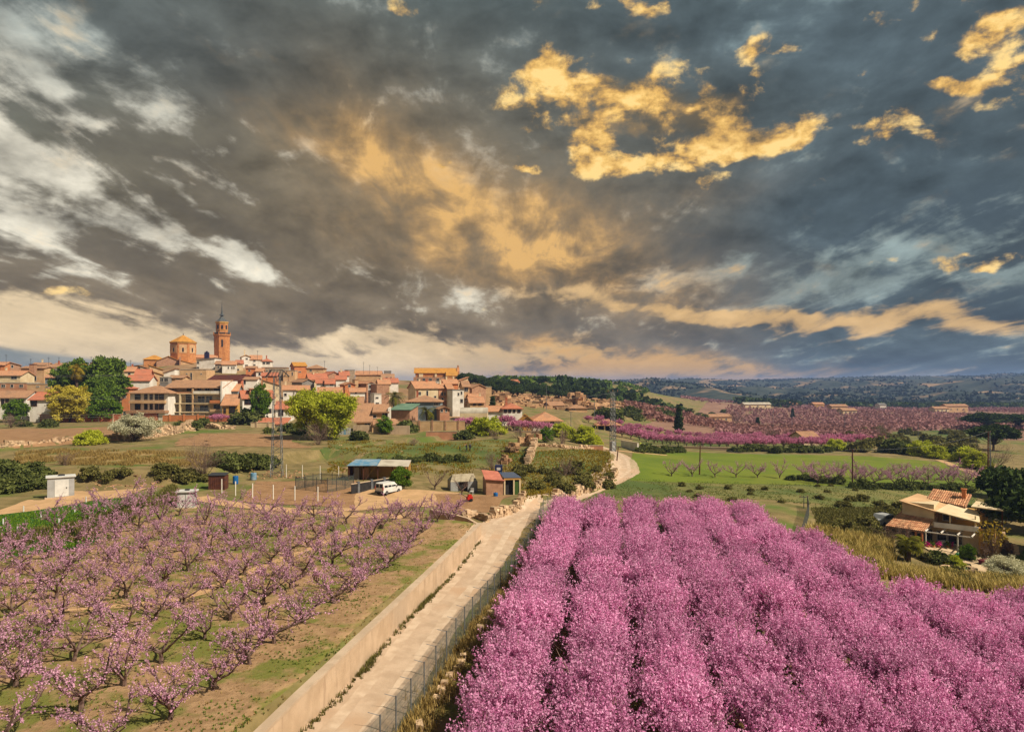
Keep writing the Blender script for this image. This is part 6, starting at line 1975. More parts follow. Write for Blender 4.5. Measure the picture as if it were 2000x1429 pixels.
# ------------------------------------------------------------------ villa on the right
def villa():
    d, px0, yb = 82.0, 1822, 1064
    base = at(px0, yb, d)
    t_ = thing('villa', 'two-storey tan villa with clay tile roofs, balcony and pergola', 'house', base, rad(-42))
    K = d / F
    X = lambda px: (px - px0) * K / .97
    Z = lambda py: (yb - py) * K
    mw, mp = WALLS['cream'], WALLS['cream']
    wl = X(1893)
    # ground floor and upper floor blocks
    MB().box(X(1768), wl, 2.0, 7.5, -3, Z(1029)).build('ground_floor_wall', mw, t_)
    MB().box(X(1768), X(1822), .6, 7.5, Z(1029) + .002, Z(986)).build('upper_wall', mp, t_)
    MB().box(X(1822) + .002, wl, 2.6, 7.5, Z(1029) + .002, Z(1003)).build('balcony_back_wall', WALLS['ochre'], t_)
    MB().box(X(1822), wl, .5, .62, Z(1030), Z(1020)).build('balcony_parapet', WALLS['white'], t_)
    MB().box(X(1822), wl, .62, 2.6, Z(1030), Z(1028.5)).build('balcony_floor', WALLS['cream'], t_)
    for px in (1848, 1888):
        MB().box(X(px) - .07, X(px) + .07, .64, .8, Z(1029), Z(1000)).build('balcony_post', WALLS['cream'], t_)
    window(t_, X(1862), Z(1013), 1.0, .7, y=2.6)
    window(t_, X(1838), Z(1019), .8, 1.0, y=2.6)
    # sheet roofs of the upper floor
    slab_obj([(X(1764), .2, Z(984)), (X(1826), .2, Z(998)), (X(1838), 4.5, Z(988)), (X(1782), 4.5, Z(976))], .12).build('sheet_roof', WALLS['tan'], t_)
    slab_obj([(X(1826.5), .1, Z(997)), (X(1897), .1, Z(1010)), (X(1885), 4.0, Z(999)), (X(1838.5), 4.0, Z(988))], .12).build('sheet_roof', WALLS['cream'], t_)
    # tiled roofs: every column of tiles is a piece
    mt = mat('clay_tile', L(216, 166, 124, .9), L(190, 128, 92, .88), 2.5, 5, bump=.01, bscale=9, obrand=.22)
    def tiled(a, b, c, d_, n, name):
        a, b, c, d_ = [np.array(q, float) for q in (a, b, c, d_)]
        slab_obj([a, b, c, d_], .10).build(name + '_deck', WALLS['brown'], t_)
        r = None
        for k in range(n):
            f = (k + .5) / n
            p0, p1 = a + (b - a) * f, d_ + (c - d_) * f
            mb = MB()
            ln = np.linalg.norm(p1 - p0)
            nt = max(3, int(ln / .32))
            wv = (b - a) / n * .5
            up = np.array([0, 0, 1.0])
            for q in range(nt):
                s0, s1 = p0 + (p1 - p0) * (q / nt), p0 + (p1 - p0) * ((q + 1.06) / nt)
                vv = []
                for (s, g) in ((s0, 1.0), (s1, .82)):
                    for an in (0, .25, .5, .75, 1):
                        th = math.pi * an
                        vv.append(s + wv * math.cos(th) * g + up * (.02 + (.09 + .012 * (1 - q % 2)) * math.sin(th) + (.03 if s is s0 else 0)))
                mb.add(vv, [(i, i + 1, i + 6, i + 5) for i in range(4)], 0, random.Random(k * 31 + q).random())
            mb.build('tile_row', mt, t_)
    tiled((X(1746), -1.6, Z(1034)), (X(1812), -1.6, Z(1036)), (X(1826), 1.6, Z(1007)), (X(1768), 1.6, Z(1003)), 20, 'lower_roof')
    tiled((X(1800), 3.6, Z(984)), (X(1866), 3.6, Z(993)), (X(1870), 6.0, Z(973)), (X(1804), 6.0, Z(968)), 18, 'upper_roof')
    ch = MB().box(-.22, .22, -.2, .2, 0, 1.5).box(-.3, .3, -.28, .28, 1.5, 1.6)
    ch.build('chimney', WALLS['orange'], t_, loc=(X(1859), 5.2, Z(986)))
    # veranda, pergola
    for px in (1750, 1783, 1798, 1808):
        MB().box(X(px) - .1, X(px) + .1, -1.4, -1.2, -3, Z(1037)).build('veranda_post', WALLS['orange'], t_)
    MB().box(X(1770), X(1815), 1.9, 1.98, 0, Z(1040)).build('veranda_glazing', M_GLASS, t_)
    for k, px in enumerate((1815, 1840, 1866, 1888)):
        MB().box(X(px) - .05, X(px) + .05, -1.8, 1.9, Z(1034), Z(1032)).build('pergola_beam', WALLS['white'], t_)
    MB().box(X(1813), X(1890), -1.6, -1.5, Z(1036), Z(1034) - .01).build('pergola_rail', WALLS['white'], t_)
    for px in (1815, 1866):
        MB().box(X(px) - .06, X(px) + .06, -1.62, -1.48, -2, Z(1036)).build('pergola_post', WALLS['white'], t_)
    for (a, b) in ((1824, 1838), (1842, 1856), (1858, 1864)):
        window(t_, X((a + b) / 2), .1, (b - a) * K, Z(1042), y=2.0)
    # right side: wall with tall window and roof terrace
    MB().box(wl + .002, wl + 1.6, .6, 6.0, -3, Z(1022)).build('stair_wall', WALLS['ochre'], t_)
    window(t_, wl + .8, Z(1046), .5, Z(1024) - Z(1046), y=.6)
    slab_obj([(wl - 1.0, 2.5, Z(987)), (wl + 2.2, 2.5, Z(989)), (wl + 2.2, 6, Z(986)), (wl - 1.0, 6, Z(984))], .1).build('terrace_roof', WALLS['cream'], t_)
    for (x, y) in ((wl + 2.0, 2.7), (wl + 2.0, 5.8), (wl - .8, 5.8)):
        MB().box(x - .06, x + .06, y - .06, y + .06, Z(1022), Z(989)).build('terrace_post', M_WOOD, t_)
    MB().box(wl + .2, wl + 2.2, .5, .58, Z(1022), Z(1014)).build('terrace_rail', M_DARKMETAL, t_)
    return base
vb = villa()
M_PATIO = mat('patio_paving', L(206, 180, 144, .9), L(188, 160, 126, .88), 1.0, 5)
patch('patio', [W(1795, 1068, -4.1), W(1905, 1064, -4.1), W(1912, 1098, -4.3), W(1850, 1094, -4.3)], M_PATIO, 10, 10, .12)
patch('garden_path', [W(1895, 1096, -4.3), W(1915, 1080, -4.2), W(1945, 1130, -4.5), W(1915, 1135, -4.5)], M_PATIO, 10, 10, .10)
tag(patch('artificial_lawn_mat', [W(1857, 1091, -4.25), W(1868, 1092, -4.25), W(1880, 1077, -4.2), W(1868, 1077, -4.2)], mat('green_mat', L(50, 128, 70, .8), L(44, 116, 62, .8), 6, 2), 4, 4, .17), kind='structure')
def pond():
    p = gpix(1872, 1113)
    t_ = thing('garden_pond', 'small round garden pond with pale stone rim', 'pond', p)
    rs = np.random.RandomState(4)
    for k in range(16):
        a = k / 16 * 6.283
        mb = MB()
        stone(mb, rs, np.array([math.cos(a) * 1.5, math.sin(a) * 1.1, .12]), .6, .4, .4, a)
        mb.build('rim_stone', M_RUBBLE, t_)
    a = np.arange(20) / 20 * 6.283
    MB().add(np.c_[np.cos(a) * 1.4, np.sin(a) * 1.0, np.full(20, .14)], [list(range(20))]).build('water', mat('pond_water', L(40, 110, 84, .6), rough=.08, spec=.6), t_)
pond()
def planter(label, px, py, m, w=1.2):
    t_ = thing('garden_table', label, 'table', gpix(px, py), rad(20))
    MB().box(-w / 2, w / 2, -.35, .35, .55, .62).build('table_top', m, t_)
    for sx in (-1, 1):
        MB().box(sx * w * .4 - .04, sx * w * .4 + .04, -.3, .3, 0, .55).build('trestle', m, t_)
planter('dark red garden bench table beside the villa path', 1926, 1103, mat('maroon_paint', L(110, 46, 50, .8)), 1.8)
planter('white garden table on the patio before the villa', 1842, 1066, M_WHITEPAINT, 1.0)
def pot(label, px, py, m):
    t_ = thing('flower_pot', label, 'flower pot', gpix(px, py))
    ngon_prism(MB(), 10, .16, 0, .32, 0, .22).build('pot', WALLS['orange'], t_)
    rs = np.random.RandomState(int(px))
    c = MB()
    sprinkle(c, rs, rs.normal(0, .16, (90, 3)) + (0, 0, .45), .05)
    c.build('flowers', m, t_)
M_MAGENTA = leafmat('magenta_flowers', L(170, 30, 100, .8), L(206, 60, 140, .9), .2)
for k, px in enumerate((1800, 1812, 1822, 1834, 1852, 1858)):
    pot(['first', 'second', 'third', 'fourth', 'fifth', 'sixth'][k] + ' flower pot from the veranda along the villa patio edge', px, 1069 + k * .4, M_MAGENTA if k % 2 else M_GREEN)
wire_fence('tall wire fence with thin posts at the edge of the reed bed', [W(1577, 996, -1.8), W(1580, 1020, -2), W(1568, 1060, -2.1), W(1552, 1108, -2.2)], 1.6, 1.8, None, True, rad_=.04)
def car(label, px, d, yaw):
    p = gpt(px, d)
    t_ = thing('parked_car', label, 'car', p, rad(yaw))
    a = [(-2.0, 0, .3), (-2.0, 0, .85), (-1.5, 0, .95), (-1.1, 0, 1.42), (.4, 0, 1.42), (1.0, 0, .95), (1.9, 0, .82), (2.0, 0, .3)]
    v = np.array([(x, -.8, z) for x, _, z in a] + [(x, .8, z) for x, _, z in a])
    n = len(a)
    MB().add(v, [list(range(n))]).add(v, [list(range(2 * n - 1, n - 1, -1))]).add(v, [(i, i + n, (i + 1) % n + n, (i + 1) % n) for i in range(n)]).build('body', M_GREYPAINT, t_)
    for s in (-1, 1):
        MB().box(-1.05, .4, s * .80 + min(0, s * .01), s * .80 + max(0, s * .01), .95, 1.32).build('side_window', M_CARGLASS, t_)
        for x in (-1.25, 1.25):
            ngon_prism(MB(), 12, .3, -.1, .1).build('wheel', M_RUBBER, t_, loc=(x, s * .76, .3)).rotation_euler = (rad(90), 0, 0)
    MB().add([(.45, -.7, 1.40), (.45, .7, 1.40), (1.0, .74, .98), (1.0, -.74, .98)], [(0, 3, 2, 1)]).build('windscreen', M_CARGLASS, t_)
car('grey-white car parked behind bare bushes left of the villa', 1730, 88, 24)

# ------------------------------------------------------------------ prototypes for other plants
PINE = [leafy(500 + k, M_PINE, 5.0, 4.2, 4.0, 150, 190, .15, 2.6, 'round', spread=.17, trunk_r=.35) for k in range(2)]
PINED = [leafy(520 + k, M_PINE_D, 3.6, 2.8, 3.0, 110, 170, .10, 2.8, 'umbrella', spread=.2, trunk_r=.25) for k in range(3)]
WILLOW = leafy(540, M_LIME, 6.4, 4.8, .6, 210, 190, .085, 2.4, 'round', spread=.15, trunk_r=.38, fill=.15)
MIMOSA = leafy(550, M_MIMOSA, 5.2, 4.8, .8, 190, 170, .095, 1.8, 'round', spread=.15, trunk_r=.3, fill=.2)
ROUND = [leafy(560 + k, M_GREEN, 2.6, 2.2, .6, 80, 130, .075, 1.8, 'round', spread=.22) for k in range(2)]
LIMEB = [leafy(570 + k, M_LIME, 2.3, 2.5, .1, 80, 130, .065, 2.2, 'bush', spread=.2) for k in range(2)]
SCRUB = [leafy(580 + k, M_SCRUB, 1.3, 1.15, .0, 34, 80, .07, 1.8, 'bush', trunk_r=.06) for k in range(4)]
M_BUSH = leafmat('bush_leaves', L(66, 76, 40), L(110, 114, 62), .2)
SCRUBD = [leafy(590 + k, M_BUSH, 1.3, 1.25, .0, 34, 80, .08, 1.8, 'bush', trunk_r=.06) for k in range(3)]
WHITEB = leafy(600, M_PETAL_W, 4.2, 2.4, .9, 130, 150, .065, 1.2, 'round', spread=.16, trunk_r=.24)
CYPRESS = leafy(610, M_PINE_D, 1.6, 4.6, .4, 120, 70, .16, 2.0, 'cone', spread=.22, trunk_r=.2)
BARE = [bare_shrub(620 + k, 2.6, 1.9) for k in range(3)]
BARET = [bare_shrub(630 + k, 5.0, 3.0, 20) for k in range(2)]
PALM = [palm(640, 6.5, 2.9), palm(641, 3.6, 2.6)]
PALMY = palm(642, 7.5, 2.0, 34, M_OCHRE)
YUCCA = palm(643, 1.6, 1.3, 40, M_PALM)
OCHRET = leafy(650, M_OCHRE, 1.6, 1.4, 1.6, 26, 12, .07, 1.3, 'round', trunk_r=.10, mbark=M_TWIG)

def atp(proto, name, label, cat, px, d, sc, group=None, rz=None, scz=None, py=None):
    p = gpix(px, py) if py else gpt(px, d)
    return place(proto, name, label, cat, p, RNG.uniform(0, 6.28) if rz is None else rz, sc, group, scz)

# big trees of the village edge
atp(PINE[0], 'pine_tree', 'huge dark green pine left of the pair above the mimosa', 'tree', 150, 226, 1.15, scz=1.42)
atp(PINE[1], 'pine_tree', 'huge dark green pine right of the pair beside the red roofs', 'tree', 212, 224, 1.1, scz=1.5)
atp(PINE[0], 'pine_tree', 'lower dark pine behind the lime green tree', 'tree', 192, 216, 1.0, scz=1.0)
atp(MIMOSA, 'mimosa_tree', 'large yellow flowering mimosa in front of the pines', 'tree', 136, 203, 1.05, scz=1.0)
atp(ROUND[0], 'lime_tree', 'fresh green round tree between mimosa and orange house', 'tree', 206, 206, 1.6, scz=1.45)
atp(PALMY, 'palm_tree', 'pale yellowish palm rising among the dark pines', 'tree', 151, 212, 1.5, scz=2.1)
atp(WHITEB, 'almond_tree', 'wide white blossoming tree beside the dry stone wall', 'tree', 262, 145, .95, py=862)
atp(WILLOW, 'willow_tree', 'big lime green willow in front of the village', 'tree', 632, 160, .95, scz=1.05, py=858)
atp(BARET[0], 'bare_tree', 'leafless brown bushy tree in front of the willow', 'tree', 622, 140, .95, py=868)
atp(BARET[1], 'bare_tree', 'leafless purple brown tree on the earth bank left of pylon', 'tree', 400, 92, 1.0, py=932)
atp(PALM[0], 'palm_tree', 'tall date palm beside the brick outbuilding', 'tree', 770, 192, 1.25)
atp(PALM[1], 'palm_tree', 'shorter date palm before the blue green house', 'tree', 833, 186, 1.2)
atp(PALM[1], 'palm_tree', 'dark palm between beige house and taller palm', 'tree', 802, 224, 1.0)
atp(SCRUBD[0], 'dark_bush', 'dark spreading evergreen in front of the large white house', 'bush', 488, 192, 3.4, scz=3.0)
atp(ROUND[1], 'young_tree', 'thin green tree against the large white house front', 'tree', 508, 194, 1.0, scz=2.0)
atp(LIMEB[0], 'lime_bush', 'small yellow green tree standing in the dry grass', 'bush', 176, 140, .95, py=868)
atp(ROUND[1], 'garden_bush', 'dark green bush below the white garage house at photo edge', 'bush', 32, 204, 1.2)
atp(ROUND[0], 'garden_bush', 'round green bush in the tan villa garden porch', 'bush', 752, 164, .75)
atp(SCRUBD[1], 'garden_bush', 'blue green bush right of the tan villa porch', 'bush', 795, 170, 1.9)
atp(CYPRESS, 'cypress_tree', 'conical dark cypress below the big brown gable house', 'tree', 962, 216, .85)
atp(CYPRESS, 'cypress_tree', 'tall solitary dark cypress in the valley orchards', 'tree', 1326, 258, 1.05, scz=1.0)
atp(CYPRESS, 'cypress_tree', 'small dark cone tree in the far valley orchards', 'tree', 1480, 400, .9, scz=.55)
atp(CYPRESS, 'cypress_tree', 'slim dark cypress in the farther valley', 'tree', 1548, 520, 1.0, scz=.9)
atp(LIMEB[0], 'lime_bush', 'bright lime bush left of the pink valley rows', 'bush', 1098, 176, 1.25)
atp(LIMEB[1], 'lime_bush', 'tall lime bush beside the small ruined hut', 'bush', 1140, 166, 1.3)
atp(LIMEB[1], 'lime_bush', 'low lime bush right of small ruined hut', 'bush', 1158, 160, .9)
atp(LIMEB[0], 'lime_bush', 'olive and lime bush below the white balcony house', 'bush', 955, 168, 1.45)
atp(LIMEB[1], 'lime_bush', 'lime green shrub left of the olive bush', 'bush', 933, 170, 1.2)
atp(ROUND[0], 'round_bush', 'round green shrub among the bare brown trees', 'bush', 1068, 156, .62)
for k, (px, d, sc, lb) in enumerate([(1015, 160, 1.25, 'bare brown thicket below the terrace wall'), (1045, 163, 1.35, 'taller bare brown tree beside the rock bluff'), (1098, 150, 1.35, 'grey brown bare bush in front of lime bush'), (968, 155, 1.0, 'dark bare bush under the olive bush'),
                                     (1105, 110, 1.15, 'bare brown shrub on the sunlit stone bank'), (962, 112, 1.1, 'reddish bare shrub above the garden hut'), (125, 98, .8, 'thin bare shrub on the dry grass terrace'), (808, 138, .7, 'small bare shrub alone on the grass terrace'), (20, 180, 1.4, 'bare grey tree before the long white house')]):
    atp(BARE[k % 3], 'bare_shrub', lb, 'bush', px, d, sc)
for k, (px, d, sc, lb) in enumerate([(850, 92, .9, 'pollarded bare fig tree with pale limbs beside the tent'), (902, 88, .8, 'small bare fig tree in front of the tent')]):
    place({'trunk': OPEN[k]['trunk']}, 'fig_tree', lb, 'tree', gpt(px, d), k, sc)
atp(ROUND[1], 'citrus_tree', 'dark green citrus bush at the end of the long shed', 'bush', 781, 91, .52)
# the right edge
for k, (px, d, sc, scz, lb) in enumerate([(2015, 92, 1.0, .95, 'dense dark pine filling the right edge behind the villa'), (1978, 100, .85, .8, 'dark pine close behind the villa roof terrace'), (2052, 80, 1.0, 1.0, 'dark pine nearest the lower right edge'),
                                          (1958, 114, .6, .6, 'smaller olive dark pine behind the twin pole')]):
    atp(PINED[k % 3], 'dark_pine', lb, 'tree', px, d, sc * 1.3, scz=scz * 1.25)
atp(PINED[1], 'umbrella_pine', 'broad umbrella pine above the field corner far right', 'tree', 1940, 205, 1.5, scz=1.1)
atp(PINED[0], 'umbrella_pine', 'dark tree clump left of umbrella pine in the valley', 'tree', 1925, 330, 2.4, scz=1.3)
atp(PINED[2], 'umbrella_pine', 'dark rounded tree clump at far right valley edge', 'tree', 1985, 340, 2.0, scz=1.2)
for k, (px, d, sc, lb) in enumerate([(1800, 178, 1.35, 'yellow lime hedge bush beyond the wheat field'), (1830, 172, 1.0, 'low yellow lime bush beside the hedge bush'), (1890, 165, 1.25, 'yellow green bush at the wheat field corner'), (1905, 152, 1.15, 'yellow green shrub on the field path'), (1632, 190, 1.1, 'olive lime tree left of the dark bushes')]):
    atp(LIMEB[k % 2], 'lime_bush', lb, 'bush', px, d, sc)
for k, (px, d, sc, lb) in enumerate([(1745, 185, 2.6, 'dark bush mass behind the far edge of wheat field'), (1765, 188, 2.2, 'dark round bush right of the bush mass'), (1870, 175, 2.0, 'dark scrub at the wheat field bend')]):
    atp(SCRUBD[k % 3], 'dark_bush', lb, 'bush', px, d, sc)
atp(BARET[0], 'bare_tree', 'large bare brown tree behind the twin pole', 'tree', 1940, 150, 1.2)
atp(BARET[1], 'bare_tree', 'wide bare tree in the valley behind pink rows', 'tree', 1505, 245, 1.0)
atp(BARET[0], 'bare_tree', 'far bare poplar standing in the valley', 'tree', 1440, 420, 1.6)
atp(BARET[1], 'bare_tree', 'bare grey tree among the valley terraces', 'tree', 1725, 260, 1.2)
atp(OCHRET, 'persimmon_tree', 'slender tree with ochre leaves right of the villa', 'tree', 1940, 76, 1.05, scz=1.1)
atp(YUCCA, 'yucca', 'large spiky yucca in front of the villa veranda', 'plant', 1772, 74, 1.25)
atp(YUCCA, 'yucca', 'second spiky plant right of the big yucca', 'plant', 1790, 76, .8)
for k, (px, py, pr, sc, lb) in enumerate([(1834, 1100, SCRUBD[0], .9, 'glossy dark green bush below the villa patio'), (1812, 1096, SCRUB[0], .55, 'low olive bush left of the dark patio bush'), (1890, 1094, ROUND[1], .32, 'small round tree beside the villa path'), (1965, 1132, WHITEB, .42, 'pale flowering bush at the lower right garden corner'),
                                          (1862, 1105, LIMEB[0], .4, 'yellow green shrub next to the garden pond'), (1735, 1062, BARE[0], .9, 'tangle of bare branches in front of parked car'), (1765, 1056, BARE[1], .8, 'bare bush at the veranda corner'), (1872, 1062, BARE[2], .75, 'bare pollarded tree before the pergola'), (1925, 1090, BARE[0], .9, 'leafless garden tree right of villa path')]):
    atp(pr, 'garden_shrub', lb, 'bush', px, None, sc, py=py)

# blossom rows between meadow and wheat
for k, px in enumerate((1312, 1352, 1397, 1438, 1480, 1523)):
    place(OPEN[k % 8], 'blossom_tree', f'sparse pink peach tree, {ORD[k]} from the road in the single row before the wheat', 'tree', gpix(px, 930 + (px - 1312) * .018), k, .92, 'single row of peach trees before the wheat')
k = 0
for rr, (y0, y1, xs) in enumerate([(934, 938, range(1572, 1915, 24)), (944, 950, range(1600, 1925, 36))]):
    for i, px in enumerate(xs):
        py = y0 + (y1 - y0) * (px - 1572) / 350
        k += 1
        place(OPEN[k % 8], 'blossom_tree', f'pink peach tree, {ORD[i]} from the left in the {["back", "front"][rr]} row beside tall pole', 'tree', gpix(px + RNG.uniform(-4, 4), py), k * 1.3, RNG.uniform(.9, 1.1), 'double row of peach trees before the wheat')

# ------------------------------------------------------------------ valley orchards
M_PETAL_VAL = leafmat('valley_row_blossom', L(186, 104, 140), L(224, 158, 184), .3)
VAL = [peach_dense(700 + k, 120, 14, .07, M_PETAL_VAL, 3.0, 1.45) for k in range(3)]
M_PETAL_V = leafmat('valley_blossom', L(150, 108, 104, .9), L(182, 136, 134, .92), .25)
n = 0
for rr, (px0, px1, d0, cnt) in enumerate([(1262, 1420, 204, 11), (1215, 1440, 214, 14), (1180, 1460, 226, 16), (1150, 1480, 240, 18), (1440, 1640, 200, 12), (1455, 1660, 212, 12), (1480, 1700, 228, 12)]):
    for i in range(cnt):
        px = px0 + (px1 - px0) * i / (cnt - 1)
        place(VAL[(i + rr) % 3], 'valley_peach_tree', f'bright pink peach tree, {ORD[i]} from the left in the {ORD[rr]} valley row beyond the wheat', 'tree', gpt(px, d0 + RNG.uniform(-1, 1)), RNG.uniform(0, 6), RNG.uniform(.85, 1.1), 'peach trees of the valley rows')
def far_orchards():
    """orchards too far to tell one tree from another"""
    rs = np.random.RandomState(8)
    mb = MB()
    for (pa, pb, da, db, n, mi, hh) in [(1400, 1720, 245, 320, 900, 0, 2.4), (1220, 1700, 300, 420, 2200, 1, 2.4), (1420, 2050, 430, 640, 3000, 0, 2.8), (1330, 2050, 640, 860, 2600, 2, 3.0), (1560, 2050, 380, 470, 900, 0, 2.6), (1600, 2000, 330, 380, 500, 0, 2.4)]:
        d = rs.uniform(da, db, n)
        row = 5.2
        d = np.round(d / row) * row + rs.normal(0, .5, n)
        px = rs.uniform(pa, pb, n)
        x = (px - 1000) / F * d
        keep = np.sin(x * .013 + d * .021) + np.sin(x * .031 - d * .013) > -1.15
        x, d = x[keep], d[keep]
        z = ground_np(x, d)
        for q in range(5):
            m = len(x)
            c = np.c_[x + rs.normal(0, .8, m), d + rs.normal(0, .8, m), z + rs.uniform(.8, hh, m)]
            sprinkle(mb, rs, c, .5, mi)
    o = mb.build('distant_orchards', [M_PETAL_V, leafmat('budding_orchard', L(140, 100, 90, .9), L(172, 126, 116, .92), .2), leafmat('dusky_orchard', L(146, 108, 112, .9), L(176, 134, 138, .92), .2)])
    tag(o, 'pink and mauve orchards spreading over the far valley floor', 'orchard', kind='stuff')
far_orchards()
patch('valley_grass', [W(1230, 878, -3.2), W(1700, 884, -4.4), W(1700, 858, -5.5), W(1250, 856, -4.0)], M_MEADOW, 30, 14, .06, .4)
patch('valley_green_terrace', [W(1740, 862, -6), W(1960, 872, -6), W(1960, 838, -7.5), W(1740, 838, -7.5)], M_MEADOW, 24, 14, .08, .8)
M_MAUVE = mat('orchard_earth', L(134, 100, 84, .85), L(150, 116, 94, .85), .08, 6, bump=.3, bscale=.8)
patch('valley_orchard_floor', [((1250 - 1000) / F * 262, 262), ((2080 - 1000) / F * 262, 262), ((2080 - 1000) / F * 840, 840), ((1400 - 1000) / F * 840, 840)], M_MAUVE, 40, 40, .06)

# ------------------------------------------------------------------ hillside with pines and rocks
M_HILL = mat('hill_scrub', L(42, 52, 42), L(64, 68, 54), .035, 8, bump=3.0, bscale=.05, c3=L(150, 122, 92), c3r=(.53, .64), lo=.42, hi=.62)
def hill_pines():
    rs = random.Random(5)
    k = 0
    spots = [(905, 392), (918, 388), (935, 392), (944, 386), (958, 395), (972, 398), (985, 402), (998, 408), (1012, 412), (1026, 415), (1040, 418)]
    for i, (px, d) in enumerate(spots):
        atp(PINED[i % 3], 'hill_pine', f'dark pine, {ORD[i]} from the left on the ridge right of the monastery', 'tree', px, d, rs.uniform(.8, 1.2), 'pines on the ridge', scz=rs.uniform(.9, 1.3))
    for i in range(60):
        px = rs.uniform(955, 1240)
        d = rs.uniform(330, 470) if px < 1150 else rs.uniform(400, 560)
        atp(PINED[i % 3], 'hill_pine', 'dark pine scattered over the rocky hillside', 'tree', px, d, rs.uniform(.5, 1.0), 'pines on the rocky hillside', scz=rs.uniform(.6, 1.15))
hill_pines()
def pine_wood():
    rs = np.random.RandomState(9)
    mb = MB()
    n = 520
    px = rs.uniform(960, 1270, n)
    d = rs.uniform(430, 640, n)
    x = (px - 1000) / F * d
    z = ground_np(x, d)
    for q in range(26):
        r = rs.uniform(.2, 1, n)
        a = rs.uniform(0, 6.283, n)
        c = np.c_[x + np.cos(a) * r * 1.8, d + np.sin(a) * r * 1.8, z + 1.2 + rs.uniform(0, 1, n) * 2.8 * (1.2 - r)]
        sprinkle(mb, rs, c, .5, aspect=1.4)
    o = mb.build('pine_wood', M_PINE)
    tag(o, 'dark pine wood covering the top of the rocky ridge', 'wood', kind='stuff')
pine_wood()
def rocks(name, label, areas, seed):
    rs = np.random.RandomState(seed)
    mb = MB()
    for (pa, pb, da, db, n, s) in areas:
        for i in range(n):
            px, d = rs.uniform(pa, pb), rs.uniform(da, db)
            p = gpt(px, d)
            sz = s * rs.uniform(.5, 1.5)
            stone(mb, rs, np.array(p) + (0, 0, sz * .1), sz * rs.uniform(1, 2.4), sz * rs.uniform(.8, 1.4), sz * rs.uniform(.5, 1.0), rs.normal(0, .5))
    o = mb.build(name, M_ROCK)
    tag(o, label, 'rocks', kind='stuff')
rocks('hillside_rocks', 'orange rock ledges and boulders on the pine hillside', [(965, 1110, 290, 400, 420, 1.7), (1100, 1300, 330, 470, 330, 2.0), (1150, 1330, 300, 380, 120, 1.2)], 21)
rocks('bank_rubble', 'loose pale stones along the earth banks', [(640, 720, 104, 118, 60, .22), (480, 600, 98, 106, 60, .2), (180, 330, 86, 92, 60, .25), (600, 1000, 112, 150, 60, .22), (1010, 1200, 95, 125, 60, .2)], 22)
def bluff(label, px, d, h, w, seed):
    """angular rock face: a few big broken blocks stacked and leaning together"""
    rs = np.random.RandomState(seed)
    p = gpt(px, d)
    mb = MB()
    for k in range(16):
        f = k / 16
        sx, sz = w * rs.uniform(.35, .8) * (1.2 - f * .6), h * rs.uniform(.25, .5)
        stone(mb, rs, np.array([rs.normal(0, w * .42 * (1 - f * .5)), rs.normal(0, w * .3), sz * .2 + h * .75 * f * rs.uniform(.6, 1)]), sx, w * rs.uniform(.4, .8), sz, rs.normal(0, .6))
    o = mb.build('rock_bluff', M_ROCK, loc=p)
    tag(o, label, 'rock', kind='stuff')
bluff('tall orange rock bluff behind the bare brown trees', 1035, 142, 3.0, 2.4, 1)
bluff('smaller orange rock bluff below the tall one', 1005, 128, 2.2, 2.0, 2)
bluff('pale orange rock step above the garden hut', 985, 118, 1.5, 1.8, 3)
bluff('jagged rock spur with a ledge on the hillside', 1128, 330, 7.5, 5.5, 4)
bluff('second rock spur lower right of the ledge', 1146, 318, 4.0, 7.0, 5)
bluff('round rock outcrop above the white balcony house', 985, 300, 4.5, 6.0, 6)

